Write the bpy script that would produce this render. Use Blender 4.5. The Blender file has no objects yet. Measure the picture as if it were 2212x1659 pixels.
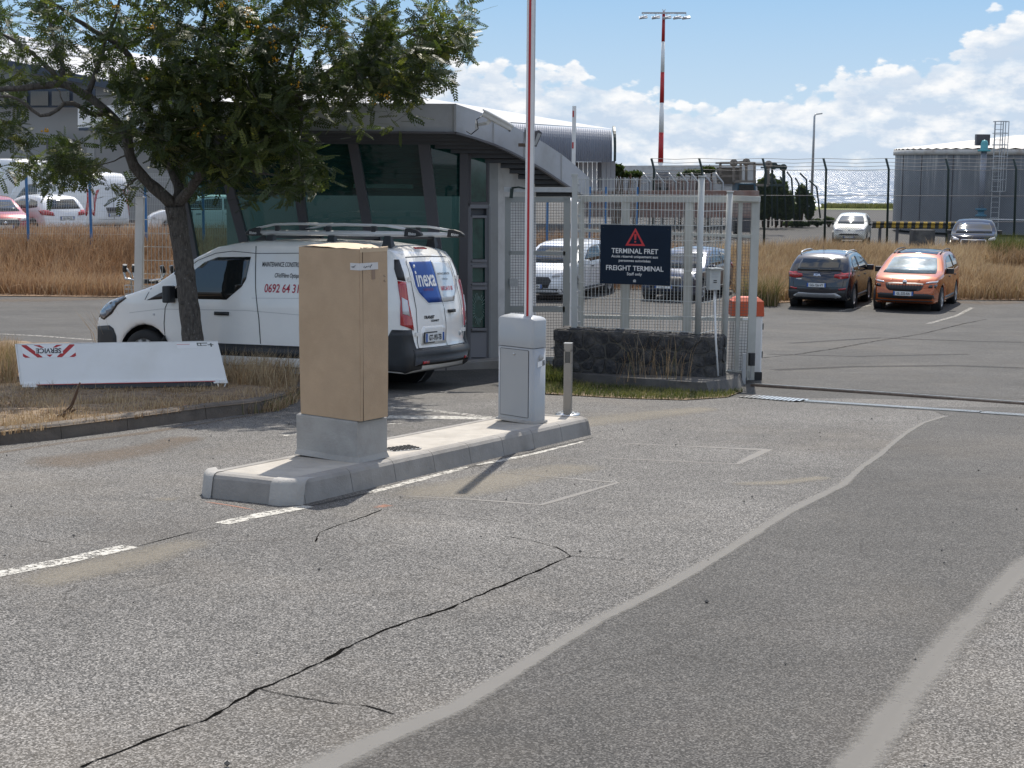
import bpy, bmesh, math, random
import numpy as np
from mathutils import Vector, Matrix, noise
from mathutils.bvhtree import BVHTree
from mathutils.geometry import tessellate_polygon
random.seed(7); np.random.seed(7)
R = math.radians
S = bpy.context.scene
C = S.collection
# ------------------------------------------------------------------ camera
F = 3320.0; CX, CY = 1106.0, 829.5          # the photograph measured on a 2212 x 1659 copy
CAMZ = 2.84
pitch = math.atan(466.5/F); roll = R(0.45)
cam_d = bpy.data.cameras.new('camera'); cam = bpy.data.objects.new('camera', cam_d); C.objects.link(cam)
cam_d.sensor_width = 36.0; cam_d.lens = 36.0*F/2212.0; cam_d.clip_start = .1; cam_d.clip_end = 60000
r0 = Vector((1,0,0)); d0 = Vector((0,math.cos(pitch),-math.sin(pitch))); u0 = Vector((0,math.sin(pitch),math.cos(pitch)))
cr_ = r0*math.cos(roll)+u0*math.sin(roll); cu_ = u0*math.cos(roll)-r0*math.sin(roll)
mw = Matrix.Identity(4)
for i in range(3):
    mw[i][0] = cr_[i]; mw[i][1] = cu_[i]; mw[i][2] = -d0[i]
mw[2][3] = CAMZ
cam.matrix_world = mw
S.camera = cam
S.render.resolution_x = 1024; S.render.resolution_y = 768
# ------------------------------------------------------------------ world and sun
SUN_AZ, SUN_EL = R(8.5), R(54.5)
w = bpy.data.worlds.new('World'); S.world = w; w.use_nodes = True
nt = w.node_tree; nt.nodes.clear()
def N(tree, t, **k):
    n = tree.nodes.new(t)
    for a, v in k.items(): setattr(n, a, v)
    return n
def L(tree, a, b): tree.links.new(a, b)
def math_(tree, op, a, b=None, c=None, clamp=False):
    n = N(tree, 'ShaderNodeMath', operation=op); n.use_clamp = clamp
    for i, v in enumerate((a, b, c)):
        if v is None: continue
        if isinstance(v, (int, float)): n.inputs[i].default_value = v
        else: L(tree, v, n.inputs[i])
    return n.outputs[0]
def mixc(tree, f, a, b, mode='MIX'):
    n = N(tree, 'ShaderNodeMix', data_type='RGBA', blend_type=mode)
    for i, v in ((0, f), (6, a), (7, b)):
        if isinstance(v, (int, float)): n.inputs[i].default_value = v
        elif isinstance(v, tuple): n.inputs[i].default_value = (*v[:3], 1)
        else: L(tree, v, n.inputs[i])
    return n.outputs[2]
def ramp(tree, f, stops, interp='LINEAR'):
    n = N(tree, 'ShaderNodeValToRGB'); n.color_ramp.interpolation = interp
    e = n.color_ramp.elements
    while len(e) < len(stops): e.new(.5)
    for i, (p, c) in enumerate(stops):
        e[i].position = p
        e[i].color = (c, c, c, 1) if isinstance(c, (int, float)) else (*c, 1)
    L(tree, f, n.inputs[0]); return n.outputs[0]
def noise_(tree, vec, scale, detail=4, rough=.55, lac=2.0, dist=0.0):
    n = N(tree, 'ShaderNodeTexNoise'); n.inputs['Scale'].default_value = scale
    n.inputs['Detail'].default_value = detail; n.inputs['Roughness'].default_value = rough
    n.inputs['Lacunarity'].default_value = lac; n.inputs['Distortion'].default_value = dist
    if vec is not None: L(tree, vec, n.inputs['Vector'])
    return n.outputs['Fac']
SKY_STR = 0.15
sky = N(nt, 'ShaderNodeTexSky', sky_type='NISHITA'); sky.sun_disc = False
sky.sun_elevation = SUN_EL; sky.sun_rotation = SUN_AZ
sky.air_density = 1.0; sky.dust_density = .35; sky.ozone_density = 2.0; sky.altitude = 20
geo = N(nt, 'ShaderNodeTexCoord'); sp = N(nt, 'ShaderNodeSeparateXYZ'); L(nt, geo.outputs['Generated'], sp.inputs[0])
az = math_(nt, 'ARCTAN2', sp.outputs[0], sp.outputs[1]); el = math_(nt, 'ARCSINE', sp.outputs[2])
def cvec(du, dv, sx, sy, sz=0.0):
    cb = N(nt, 'ShaderNodeCombineXYZ')
    L(nt, math_(nt, 'MULTIPLY_ADD', az, sx, du), cb.inputs[0]); L(nt, math_(nt, 'MULTIPLY_ADD', el, sy, dv), cb.inputs[1]); cb.inputs[2].default_value = sz
    return cb.outputs[0]
# height of the cumulus bank as it varies along the horizon
EXPO = 0.72
K_ = 1.0/(SKY_STR*2**EXPO)
def kc(r, g, b_): return (r*K_, g*K_, b_*K_)
azn = math_(nt, 'MULTIPLY_ADD', az, 1.25, .5, clamp=True)      # -0.4..0.4 rad -> 0..1
prof = ramp(nt, azn, [(0, .60), (.30, .62), (.40, .72), (.47, .70), (.53, .66), (.58, .58), (.64, .46), (.70, .50), (.745, .58), (.79, .70), (.835, .78), (.87, .98), (.93, 1.0), (1, .72)], 'EASE')
n1 = noise_(nt, cvec(3.1, 1.7, 15, 30), 1.5, 7, .60)
n1b = noise_(nt, cvec(3.1-.05, 1.7+.20, 15, 30), 1.5, 5, .60)
top = math_(nt, 'MULTIPLY', prof, .100)
vr = N(nt, 'ShaderNodeTexVoronoi'); vr.inputs['Scale'].default_value = 1.0; vr.inputs['Detail'].default_value = 1.0
L(nt, cvec(.3, .8, 60, 85), vr.inputs['Vector'])
puff = math_(nt, 'MULTIPLY', math_(nt, 'SUBTRACT', .42, vr.outputs['Distance']), .018)
dd = math_(nt, 'ADD', math_(nt, 'ADD', math_(nt, 'SUBTRACT', top, el), puff), math_(nt, 'MULTIPLY', math_(nt, 'SUBTRACT', n1, .5), .056))
mask = N(nt, 'ShaderNodeMapRange', interpolation_type='SMOOTHSTEP'); mask.inputs[1].default_value = -.001; mask.inputs[2].default_value = .0045; L(nt, dd, mask.inputs[0])
n2 = noise_(nt, cvec(7.7, 4.2, 10, 30), 1.7, 4, .60)
holes = N(nt, 'ShaderNodeMapRange', interpolation_type='SMOOTHSTEP'); holes.inputs[1].default_value = .38; holes.inputs[2].default_value = .52; L(nt, n2, holes.inputs[0])
hl = math_(nt, 'MULTIPLY_ADD', holes.outputs[0], .22, .78)
m1 = math_(nt, 'MULTIPLY', mask.outputs[0], hl, clamp=True)
# unseen brighter clouds overhead, added to raise and whiten the ambient light
sc_ = N(nt, 'ShaderNodeMapping'); sc_.inputs['Scale'].default_value = (1, 1, 2.2); L(nt, geo.outputs['Generated'], sc_.inputs[0])
n3 = noise_(nt, sc_.outputs[0], 3.6, 4, .58)
hi = N(nt, 'ShaderNodeMapRange', interpolation_type='SMOOTHSTEP'); hi.inputs[1].default_value = .46; hi.inputs[2].default_value = .56; L(nt, n3, hi.inputs[0])
hie = N(nt, 'ShaderNodeMapRange', interpolation_type='SMOOTHSTEP'); hie.inputs[1].default_value = .13; hie.inputs[2].default_value = .24; L(nt, el, hie.inputs[0])
m2 = math_(nt, 'MULTIPLY', math_(nt, 'MULTIPLY', hi.outputs[0], hie.outputs[0]), .95)
cm = math_(nt, 'MAXIMUM', m1, m2)
lit = math_(nt, 'MULTIPLY_ADD', math_(nt, 'SUBTRACT', n1, n1b), 4.5, .40, clamp=True)
pl = math_(nt, 'MULTIPLY', math_(nt, 'SUBTRACT', .5, vr.outputs['Distance']), .5)
edge = N(nt, 'ShaderNodeMapRange'); edge.inputs[1].default_value = .0; edge.inputs[2].default_value = .020; edge.inputs[3].default_value = .55; edge.inputs[4].default_value = 0; L(nt, dd, edge.inputs[0])
lit2 = math_(nt, 'ADD', math_(nt, 'ADD', lit, pl), edge.outputs[0], clamp=True)
ccol = mixc(nt, lit2, kc(.60, .71, .85), kc(.98, .99, 1.0))
skyt = mixc(nt, 1.0, sky.outputs[0], (.80, .84, .90), 'MULTIPLY')
# clear air low over the horizon
g1 = N(nt, 'ShaderNodeMapRange'); g1.inputs[1].default_value = 0; g1.inputs[2].default_value = .115; L(nt, el, g1.inputs[0])
low = mixc(nt, g1.outputs[0], kc(.66, .79, .89), kc(.36, .595, .87))
hz = N(nt, 'ShaderNodeMapRange', interpolation_type='SMOOTHSTEP'); hz.inputs[1].default_value = .12; hz.inputs[2].default_value = .55; hz.inputs[3].default_value = 1; hz.inputs[4].default_value = 0; L(nt, el, hz.inputs[0])
skyh = mixc(nt, hz.outputs[0], skyt, low)
ccol2 = mixc(nt, hie.outputs[0], ccol, kc(1.10, 1.07, 1.03))
fin = mixc(nt, cm, skyh, ccol2)
bg = N(nt, 'ShaderNodeBackground'); bg.inputs[1].default_value = SKY_STR; L(nt, fin, bg.inputs[0])
wo = N(nt, 'ShaderNodeOutputWorld'); L(nt, bg.outputs[0], wo.inputs[0])
sd = bpy.data.lights.new('sun', 'SUN'); sd.energy = 3.4; sd.angle = R(.5); sd.color = (1, .94, .85)
sun = bpy.data.objects.new('sun', sd); C.objects.link(sun)
sv = Vector((math.sin(SUN_AZ)*math.cos(SUN_EL), math.cos(SUN_AZ)*math.cos(SUN_EL), math.sin(SUN_EL)))
sun.rotation_euler = sv.to_track_quat('Z', 'Y').to_euler(); sun.location = (10, 30, 40)
S.view_settings.view_transform = 'Standard'; S.view_settings.look = 'None'
S.view_settings.gamma = 1.0; S.view_settings.exposure = EXPO; S.view_settings.use_curve_mapping = False
S.render.engine = 'CYCLES'
w.cycles.sampling_method = 'MANUAL'; w.cycles.sample_map_resolution = 1024
# ------------------------------------------------------------------ terrain and picture measurements
TB = [(-60, 4.96), (20, 0), (40, -.9), (46, -.9), (54, -.5), (70, -.65), (165, -1.0), (400, -1.0)]
def sm(t): t = min(1, max(0, t)); return t*t*(3-2*t)
def gz(x, y):
    z = TB[-1][1]
    for (a, za), (b, zb) in zip(TB, TB[1:]):
        if a <= y <= b: z = za+(zb-za)*(y-a)/(b-a); break
    if y > 45:
        b = sm((7-x)/3.0)*sm((y-45-3*sm((x+3)/3))/(7.0-2*sm((x+3)/3)))
        z = z*(1-b)+.3*b
    return z
def ray(x, y):
    return d0+cr_*((x-CX)/F)+cu_*((CY-y)/F)
def P(x, y, Y):                                     # the point seen at (x, y) that lies Y metres ahead
    d = ray(x, y); t = Y/d.y
    return Vector((0,0,CAMZ))+d*t
def G(x, y, dz=0.0):                                # the point of the ground (raised by dz) seen at (x, y)
    d = ray(x, y); lo = 1.0
    t = lo; prev = lo
    while t < 400:
        p = Vector((0,0,CAMZ))+d*t
        if p.z < gz(p.x, p.y)+dz: break
        prev = t; t *= 1.02
    a, b = prev, t
    for _ in range(30):
        m = (a+b)/2; p = Vector((0,0,CAMZ))+d*m
        if p.z < gz(p.x, p.y)+dz: b = m
        else: a = m
    return Vector((0,0,CAMZ))+d*a
# ------------------------------------------------------------------ materials
MATS = {}
def principled(name):
    m = bpy.data.materials.new(name); m.use_nodes = True
    t = m.node_tree; b = t.nodes['Principled BSDF']; return m, t, b
def mat(name, col, rough=.6, metal=0.0, var=0.0, vscale=6.0, bump=0.0, bscale=60.0, coat=0.0, spec=None, dirt=None, dscale=2.0, island=0.0):
    if name in MATS: return MATS[name]
    m, t, b = principled(name); MATS[name] = m
    b.inputs['Base Color'].default_value = (*col, 1); b.inputs['Roughness'].default_value = rough; b.inputs['Metallic'].default_value = metal
    if coat: b.inputs['Coat Weight'].default_value = coat; b.inputs['Coat Roughness'].default_value = .04
    if spec is not None: b.inputs['Specular IOR Level'].default_value = spec
    out = None
    if var or dirt or bump or island:
        tc = N(t, 'ShaderNodeTexCoord'); v = tc.outputs['Object']
        cur = None
        if var:
            f = noise_(t, v, vscale, 5, .6)
            a = tuple(c*(1-var) for c in col); c2 = tuple(min(1, c*(1+var)) for c in col)
            cur = mixc(t, ramp(t, f, [(.3, 0.0), (.7, 1.0)]), a, c2)
        if island:
            g = N(t, 'ShaderNodeNewGeometry')
            k = math_(t, 'MULTIPLY_ADD', g.outputs['Random Per Island'], 2*island, 1-island)
            cb = N(t, 'ShaderNodeCombineXYZ')
            for i in range(3): L(t, k, cb.inputs[i])
            cur = mixc(t, 1.0, cur if cur is not None else col, cb.outputs[0], 'MULTIPLY')
        if dirt:
            f = noise_(t, v, dscale, 7, .62)
            cur = mixc(t, ramp(t, f, [(.47, 0.0), (.72, 1.0)]), cur if cur is not None else col, dirt)
        if cur is not None: L(t, cur, b.inputs['Base Color'])
        if bump:
            bn = N(t, 'ShaderNodeBump'); bn.inputs['Strength'].default_value = bump; bn.inputs['Distance'].default_value = .02
            L(t, noise_(t, v, bscale, 5, .6), bn.inputs['Height']); L(t, bn.outputs[0], b.inputs['Normal'])
    return m
def glass_mat(name, col, tr=.3, rough=.03):
    if name in MATS: return MATS[name]
    m = bpy.data.materials.new(name); m.use_nodes = True; MATS[name] = m
    t = m.node_tree; t.nodes.clear()
    o = N(t, 'ShaderNodeOutputMaterial'); b = N(t, 'ShaderNodeBsdfPrincipled'); b.inputs['Base Color'].default_value = (*col, 1); b.inputs['Roughness'].default_value = rough
    b.inputs['Specular IOR Level'].default_value = .8
    tp = N(t, 'ShaderNodeBsdfTransparent'); k = max(col); tp.inputs[0].default_value = (min(1, .35+col[0]/k*.45), min(1, .35+col[1]/k*.45), min(1, .35+col[2]/k*.45), 1)
    mx = N(t, 'ShaderNodeMixShader'); mx.inputs[0].default_value = tr; L(t, b.outputs[0], mx.inputs[1]); L(t, tp.outputs[0], mx.inputs[2]); L(t, mx.outputs[0], o.inputs[0])
    return m
# ------------------------------------------------------------------ mesh helpers
class MB:
    def __init__(s): s.v = []; s.f = []; s.sm = []
    def add(s, vs, fs, smooth=False):
        o = len(s.v); s.v += [Vector(v) for v in vs]; s.f += [tuple(i+o for i in f) for f in fs]; s.sm += [smooth]*len(fs); return s
    def box(s, c, size, M_=None, ch=0.0):
        x, y, z = (a/2 for a in size); c = Vector(c)
        if ch:
            vs = []
            for sz in (-1, 1):
                for (px, py) in ((-x+ch,-y),(x-ch,-y),(x,-y+ch),(x,y-ch),(x-ch,y),(-x+ch,y),(-x,y-ch),(-x,-y+ch)): vs.append(Vector((px, py, sz*z)))
            fs = [tuple(range(7,-1,-1)), tuple(range(8,16))]+[(i, (i+1)%8, 8+(i+1)%8, 8+i) for i in range(8)]
        else:
            vs = [Vector((a, b, d)) for d in (-z, z) for (a, b) in ((-x,-y),(x,-y),(x,y),(-x,y))]
            fs = [(3,2,1,0),(4,5,6,7),(0,1,5,4),(1,2,6,5),(2,3,7,6),(3,0,4,7)]
        if M_ is not None: vs = [M_ @ v for v in vs]
        return s.add([v+c for v in vs], fs)
    def bar(s, a, b, w, h=None, up=(0,0,1)):        # rectangular bar between two points
        a = Vector(a); b = Vector(b); h = w if h is None else h
        d = (b-a).normalized(); up = Vector(up)
        if abs(d.dot(up)) > .98: up = Vector((0,1,0)) if abs(d.y) < .9 else Vector((1,0,0))
        x = d.cross(up).normalized()*w/2; y = x.cross(d).normalized()*h/2
        vs = [a-x-y, a+x-y, a+x+y, a-x+y, b-x-y, b+x-y, b+x+y, b-x+y]
        return s.add(vs, [(3,2,1,0),(4,5,6,7),(0,1,5,4),(1,2,6,5),(2,3,7,6),(3,0,4,7)])
    def tube(s, pts, r, n=8, cap=True, smooth=True):
        pts = [Vector(p) for p in pts]; rs = r if isinstance(r, (list, tuple)) else [r]*len(pts)
        vs = []; prev = None
        for i, p in enumerate(pts):
            d = (pts[min(i+1, len(pts)-1)]-pts[max(i-1, 0)]).normalized()
            if prev is None:
                up = Vector((0,0,1)) if abs(d.z) < .9 else Vector((1,0,0)); x = d.cross(up).normalized()
            else:
                x = (prev-d*prev.dot(d)); x = x.normalized() if x.length > 1e-6 else d.orthogonal().normalized()
            prev = x; y = d.cross(x)
            for k in range(n):
                a = 2*math.pi*k/n; vs.append(p+(x*math.cos(a)+y*math.sin(a))*rs[i])
        fs = []
        for i in range(len(pts)-1):
            for k in range(n): fs.append((i*n+k, i*n+(k+1)%n, (i+1)*n+(k+1)%n, (i+1)*n+k))
        s.add(vs, fs, smooth)
        if cap:
            o = len(s.v)-len(vs); s.f += [tuple(o+k for k in range(n-1,-1,-1)), tuple(o+(len(pts)-1)*n+k for k in range(n))]; s.sm += [False, False]
        return s
    def lathe(s, prof, c, axis='z', n=24, smooth=True, M_=None):    # prof: (radius, height)
        vs = []; c = Vector(c)
        for (r, h) in prof:
            for k in range(n):
                a = 2*math.pi*k/n; q = Vector((r*math.cos(a), r*math.sin(a), h))
                if axis == 'y': q = Vector((q.x, q.z, q.y))
                if axis == 'x': q = Vector((q.z, q.x, q.y))
                if M_ is not None: q = M_ @ q
                vs.append(q+c)
        fs = []
        for i in range(len(prof)-1):
            for k in range(n):
                f = (i*n+k, i*n+(k+1)%n, (i+1)*n+(k+1)%n, (i+1)*n+k)
                fs.append(f if axis != 'y' else f[::-1])
        return s.add(vs, fs, smooth)
    def prism(s, poly, vec, flip=False):            # a 3D polygon swept along vec
        poly = [Vector(p) for p in poly]; vec = Vector(vec); n = len(poly)
        vs = poly+[p+vec for p in poly]
        fs = [tuple(range(n-1,-1,-1)), tuple(range(n, 2*n))]+[(i, (i+1)%n, n+(i+1)%n, n+i) for i in range(n)]
        return s.add(vs, fs)
    def poly(s, pts, smooth=False):
        return s.add(pts, [tuple(range(len(pts)))], smooth)
    def build(s, name, m, parent=None, world=True):
        me = bpy.data.meshes.new(name)
        vs = s.v
        if parent is not None and world:
            inv = wm(parent).inverted(); vs = [inv @ v for v in vs]
        elif parent is None and world and len(vs):
            xs = [v.x for v in vs]; ys = [v.y for v in vs]; zs = [v.z for v in vs]
        me.from_pydata([tuple(v) for v in vs], [], s.f)
        me.polygons.foreach_set('use_smooth', s.sm)
        me.update()
        bm = bmesh.new(); bm.from_mesh(me); bmesh.ops.recalc_face_normals(bm, faces=bm.faces); bm.to_mesh(me); bm.free()
        me.materials.append(MATS[m] if isinstance(m, str) else m)
        o = bpy.data.objects.new(name, me); C.objects.link(o)
        if parent is not None: o.parent = parent
        return o
def wm(o):
    m = Matrix.LocRotScale(o.location, o.rotation_euler, o.scale) if o.rotation_mode != 'QUATERNION' else Matrix.LocRotScale(o.location, o.rotation_quaternion, o.scale)
    return wm(o.parent) @ m if o.parent else m
def thing(name, label, cat, loc=(0,0,0), rz=0.0, group=None, rot=None):
    o = bpy.data.objects.new(name, None); C.objects.link(o); o.location = loc
    o.rotation_euler = rot if rot is not None else (0,0,rz); o.empty_display_size = .2
    return tag(o, label, cat, group)
def tag(o, label=None, cat=None, group=None, kind=None):
    if label: o['label'] = label
    if cat: o['category'] = cat
    if group: o['group'] = group
    if kind: o['kind'] = kind
    return o
def copy_tree(o, parent=None):
    c = o.copy(); C.objects.link(c); c.parent = parent
    for ch in [k for k in list(bpy.data.objects) if k.parent == o]: copy_tree(ch, c)
    return c
_tx = {}
def text_mesh(s, size, align='LEFT', shear=0.0, space=1.0, bold=0.0, sx=1.0):
    cu = bpy.data.curves.new('t', 'FONT'); cu.body = s; cu.size = size; cu.align_x = align; cu.shear = shear
    cu.space_character = space; cu.resolution_u = 3; cu.offset = bold
    ob = bpy.data.objects.new('t', cu); C.objects.link(ob)
    dg = bpy.context.evaluated_depsgraph_get(); dg.update()
    me = bpy.data.meshes.new_from_object(ob.evaluated_get(dg))
    vs = [Vector((v.co.x*sx, v.co.y, 0)) for v in me.vertices]; fs = [tuple(p.vertices) for p in me.polygons]
    bpy.data.objects.remove(ob); bpy.data.curves.remove(cu); bpy.data.meshes.remove(me)
    return vs, fs
def text_obj(name, s, size, origin, ax, ay, m, parent, off=.004, align='LEFT', shear=0.0, bvh=None, rd=None, world=True, bold=0.0, sx=1.0, space=1.0):
    vs, fs = text_mesh(s, size, align, shear, space, bold, sx); ax = Vector(ax).normalized(); ay = Vector(ay).normalized(); n = ax.cross(ay).normalized()
    out = []
    for v in vs:
        p = Vector(origin)+ax*v.x+ay*v.y
        if bvh is not None:
            h = bvh.ray_cast(p+n*3, -n)
            if h[0] is not None: p = h[0]
        out.append(p+n*off)
    b = MB(); b.add(out, fs); return b.build(name, m, parent, world)
def subdiv_poly(poly, step):                        # 2D polygon cut on a grid -> bmesh
    bm = bmesh.new(); vs = [bm.verts.new((p[0], p[1], 0)) for p in poly]; bm.faces.new(vs)
    xs = [p[0] for p in poly]; ys = [p[1] for p in poly]
    for ax, lo, hi in ((0, min(xs), max(xs)), (1, min(ys), max(ys))):
        k = lo+step
        while k < hi-step*.2:
            co = Vector((k,0,0)) if ax == 0 else Vector((0,k,0)); no = Vector((1,0,0)) if ax == 0 else Vector((0,1,0))
            bmesh.ops.bisect_plane(bm, geom=bm.verts[:]+bm.edges[:]+bm.faces[:], plane_co=co, plane_no=no); k += step
    return bm
def drape(name, polys, m, dz=.004, step=1.0, parent=None, kind=None, label=None, cat=None):
    """flat sheets that follow the ground, given as lists of (x, y)"""
    b = MB()
    for poly in polys:
        bm = subdiv_poly(poly, step); bm.verts.index_update()
        b.add([(v.co.x, v.co.y, gz(v.co.x, v.co.y)+dz) for v in bm.verts], [tuple(v.index for v in f.verts) for f in bm.faces]); bm.free()
    o = b.build(name, m, parent); return tag(o, label, cat, None, kind)
def ribbon_poly(pts, widths, jag=0.0, sub=.12):
    """(x, y) path -> list of quads with ragged edges"""
    out = []; q = []
    for i in range(len(pts)-1):
        a, b = Vector(pts[i][:2]), Vector(pts[i+1][:2]); n = max(1, int((b-a).length/sub))
        for k in range(n): q.append((a.lerp(b, k/n), widths[i]+(widths[i+1]-widths[i])*k/n))
    q.append((Vector(pts[-1][:2]), widths[-1]))
    L_, R_ = [], []
    for i, (p, wd) in enumerate(q):
        d = (q[min(i+1, len(q)-1)][0]-q[max(i-1, 0)][0]).normalized(); n = Vector((-d.y, d.x))
        L_.append(p+n*(wd/2+jag*random.uniform(-1, 1))); R_.append(p-n*(wd/2+jag*random.uniform(-1, 1)))
    for i in range(len(q)-1): out.append([L_[i], R_[i], R_[i+1], L_[i+1]])
    return out
def strip(name, px, widths, m, dz, jag=.0, sub=.12, wig=0.0, parent=None, **k):
    pts = [G(*p) for p in px]
    if wig:
        q = []
        for i in range(len(pts)-1):
            n = max(1, int((pts[i+1]-pts[i]).length/.07))
            for j in range(n):
                p = pts[i].lerp(pts[i+1], j/n); q.append(Vector((p.x+random.uniform(-wig, wig), p.y+random.uniform(-wig, wig), 0)))
        q.append(pts[-1]); ws = [widths[0]*random.uniform(.45, 1.35) for _ in q]; pts = q; widths = ws
    b = MB()
    for poly in ribbon_poly(pts, widths if isinstance(widths, list) else [widths]*len(pts), jag, sub):
        b.poly([(p.x, p.y, gz(p.x, p.y)+dz) for p in poly])
    o = b.build(name, m, parent); return tag(o, **k)

def soft_strip(name, px, widths, m, dz, cols=7, **k):
    """a film on the ground whose cover fades out towards its edges (attribute 'fade')"""
    pts = [G(*p) for p in px]; q = []
    ws = widths if isinstance(widths, list) else [widths]*len(pts)
    if len(ws) != len(pts): ws = [ws[min(i, len(ws)-1)] for i in range(len(pts))]
    for i in range(len(pts)-1):
        n = max(1, int((pts[i+1]-pts[i]).xy.length/.12))
        for j in range(n): q.append((pts[i].lerp(pts[i+1], j/n), ws[i]+(ws[i+1]-ws[i])*j/n))
    q.append((pts[-1], ws[-1])); vs, fd = [], []; n = len(q)
    for i, (p, w_) in enumerate(q):
        a = q[max(i-1, 0)][0]; c = q[min(i+1, n-1)][0]; d = Vector((c.x-a.x, c.y-a.y, 0)).normalized(); nn = Vector((-d.y, d.x, 0)); run = min(1, min(i, n-1-i)*.12/max(.08, w_*.6))
        for j in range(cols):
            t = -1+2*j/(cols-1); x, y = p.x+nn.x*t*w_*.62, p.y+nn.y*t*w_*.62; vs.append((x, y, gz(x, y)+dz)); fd.append((1-t*t)*run)
    b = MB(); b.add(vs, [(i*cols+j, i*cols+j+1, (i+1)*cols+j+1, (i+1)*cols+j) for i in range(n-1) for j in range(cols-1)])
    o = b.build(name, m); at = o.data.attributes.new('fade', 'FLOAT', 'POINT'); at.data.foreach_set('value', fd); return tag(o, **k)
# ------------------------------------------------------------------ ground materials
def asphalt(name, lo, mid, hi, cell, warm=0.0, bump=.55):
    m, t, b = principled(name); MATS[name] = m
    tc = N(t, 'ShaderNodeTexCoord'); v = tc.outputs['Object']
    vo = N(t, 'ShaderNodeTexVoronoi'); vo.inputs['Scale'].default_value = cell; L(t, v, vo.inputs['Vector'])
    bw = N(t, 'ShaderNodeRGBToBW'); L(t, vo.outputs['Color'], bw.inputs[0])
    st = ramp(t, bw.outputs[0], [(.12, lo), (.5, mid), (.88, hi)])
    f = noise_(t, v, 150, 3, .7); st = mixc(t, .8, st, ramp(t, f, [(.32, .35), (.68, 1.65)]), 'MULTIPLY')
    p1 = noise_(t, v, .55, 7, .62); st = mixc(t, .9, st, ramp(t, p1, [(.3, .74), (.7, 1.24)]), 'MULTIPLY')
    p2 = noise_(t, v, 3.1, 6, .65); st = mixc(t, .75, st, ramp(t, p2, [(.3, .88), (.7, 1.12)]), 'MULTIPLY')
    d = noise_(t, v, .33, 6, .6); sep = N(t, 'ShaderNodeMapping'); sep.inputs['Location'].default_value = (9, 4, 2); L(t, v, sep.inputs[0])
    dn = noise_(t, sep.outputs[0], .42, 7, .65)
    st = mixc(t, math_(t, 'MULTIPLY', ramp(t, dn, [(.50, 0.0), (.72, 1.0)]), .12+warm), st, (.24, .21, .17))
    # thin hairline crazing
    v2 = N(t, 'ShaderNodeTexVoronoi', feature='DISTANCE_TO_EDGE'); v2.inputs['Scale'].default_value = 1.3
    dv = N(t, 'ShaderNodeMix', data_type='VECTOR'); dv.inputs[0].default_value = .12
    nn = N(t, 'ShaderNodeTexNoise'); nn.inputs['Scale'].default_value = 3.0; nn.inputs['Detail'].default_value = 6; L(t, v, nn.inputs['Vector'])
    L(t, v, dv.inputs[4]); L(t, nn.outputs['Color'], dv.inputs[5]); L(t, dv.outputs[1], v2.inputs['Vector'])
    cr = ramp(t, v2.outputs['Distance'], [(.0, 1.0), (.007, 0.0)])
    cm_ = math_(t, 'MULTIPLY', cr, ramp(t, noise_(t, v, .8, 3), [(.52, 0.0), (.62, .8)]))
    st = mixc(t, cm_, st, (.03, .028, .026))
    st = mixc(t, 1.0, st, (.96, .915, .855), 'MULTIPLY')
    L(t, st, b.inputs['Base Color']); b.inputs['Roughness'].default_value = .88; b.inputs['Specular IOR Level'].default_value = .35
    bn = N(t, 'ShaderNodeBump'); bn.inputs['Strength'].default_value = bump; bn.inputs['Distance'].default_value = .006
    hh = math_(t, 'ADD', vo.outputs['Distance'], math_(t, 'MULTIPLY', f, .8)); L(t, hh, bn.inputs['Height']); L(t, bn.outputs[0], b.inputs['Normal'])
    return m
asphalt('asphalt_coarse', .028, .088, .30, 150, .1)
asphalt('asphalt_smooth', .026, .060, .16, 150, 0.0, .45)
asphalt('asphalt_far', .045, .062, .098, 60, 0.0, .4)
mat('sealant', (.175, .168, .158), .85, var=.28, vscale=8, bump=.25, bscale=70, dirt=(.13, .125, .12), dscale=1.6)
mat('dust', (.30, .27, .235), .95, var=.2, vscale=5)
mat('crack', (.007, .0065, .006), 1.0, spec=0)
mat('dust_line', (.36, .345, .32), .95, var=.2, vscale=9)
mat('orange_mark', (.48, .16, .10), .9, var=.35, vscale=25)
mat('concrete', (.27, .255, .235), .85, var=.10, vscale=4, bump=.25, bscale=50, dirt=(.185, .172, .155), dscale=2.3)
mat('concrete_top', (.40, .37, .325), .85, var=.10, vscale=7, bump=.35, bscale=40, dirt=(.31, .285, .245), dscale=2.6)
mat('concrete_pale', (.36, .345, .32), .85, var=.08, vscale=5, bump=.3, bscale=45, dirt=(.27, .255, .235), dscale=3)
mat('kerb_dark', (.105, .088, .072), .9, var=.25, vscale=5, bump=.4, bscale=40, dirt=(.16, .13, .105), dscale=2)
mat('slab_dark', (.085, .082, .078), .9, var=.2, vscale=4, bump=.35, bscale=40, dirt=(.15, .14, .125), dscale=2)
mat('soil', (.17, .12, .078), .95, var=.35, vscale=6, bump=.8, bscale=18, dirt=(.25, .18, .11), dscale=3)
mat('soil_far', (.21, .135, .08), .95, var=.3, vscale=2, bump=.6, bscale=10)
mat('white_metal', (.72, .72, .71), .4, var=.04, vscale=3, dirt=(.60, .59, .56), dscale=1.4)
mat('grey_metal', (.42, .43, .43), .45, var=.05, vscale=3)
mat('galv', (.40, .41, .42), .38, metal=.55, var=.10, vscale=14)
mat('steel', (.55, .55, .54), .28, metal=1.0, var=.15, vscale=20)
mat('rust_steel', (.20, .15, .12), .6, metal=.5, var=.3, vscale=9)
mat('black_plastic', (.022, .023, .025), .45, var=.15, vscale=8)
mat('rubber', (.02, .02, .02), .8, bump=.2, bscale=80)
mat('car_glass', (.012, .015, .016), .03, spec=.9)
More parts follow.
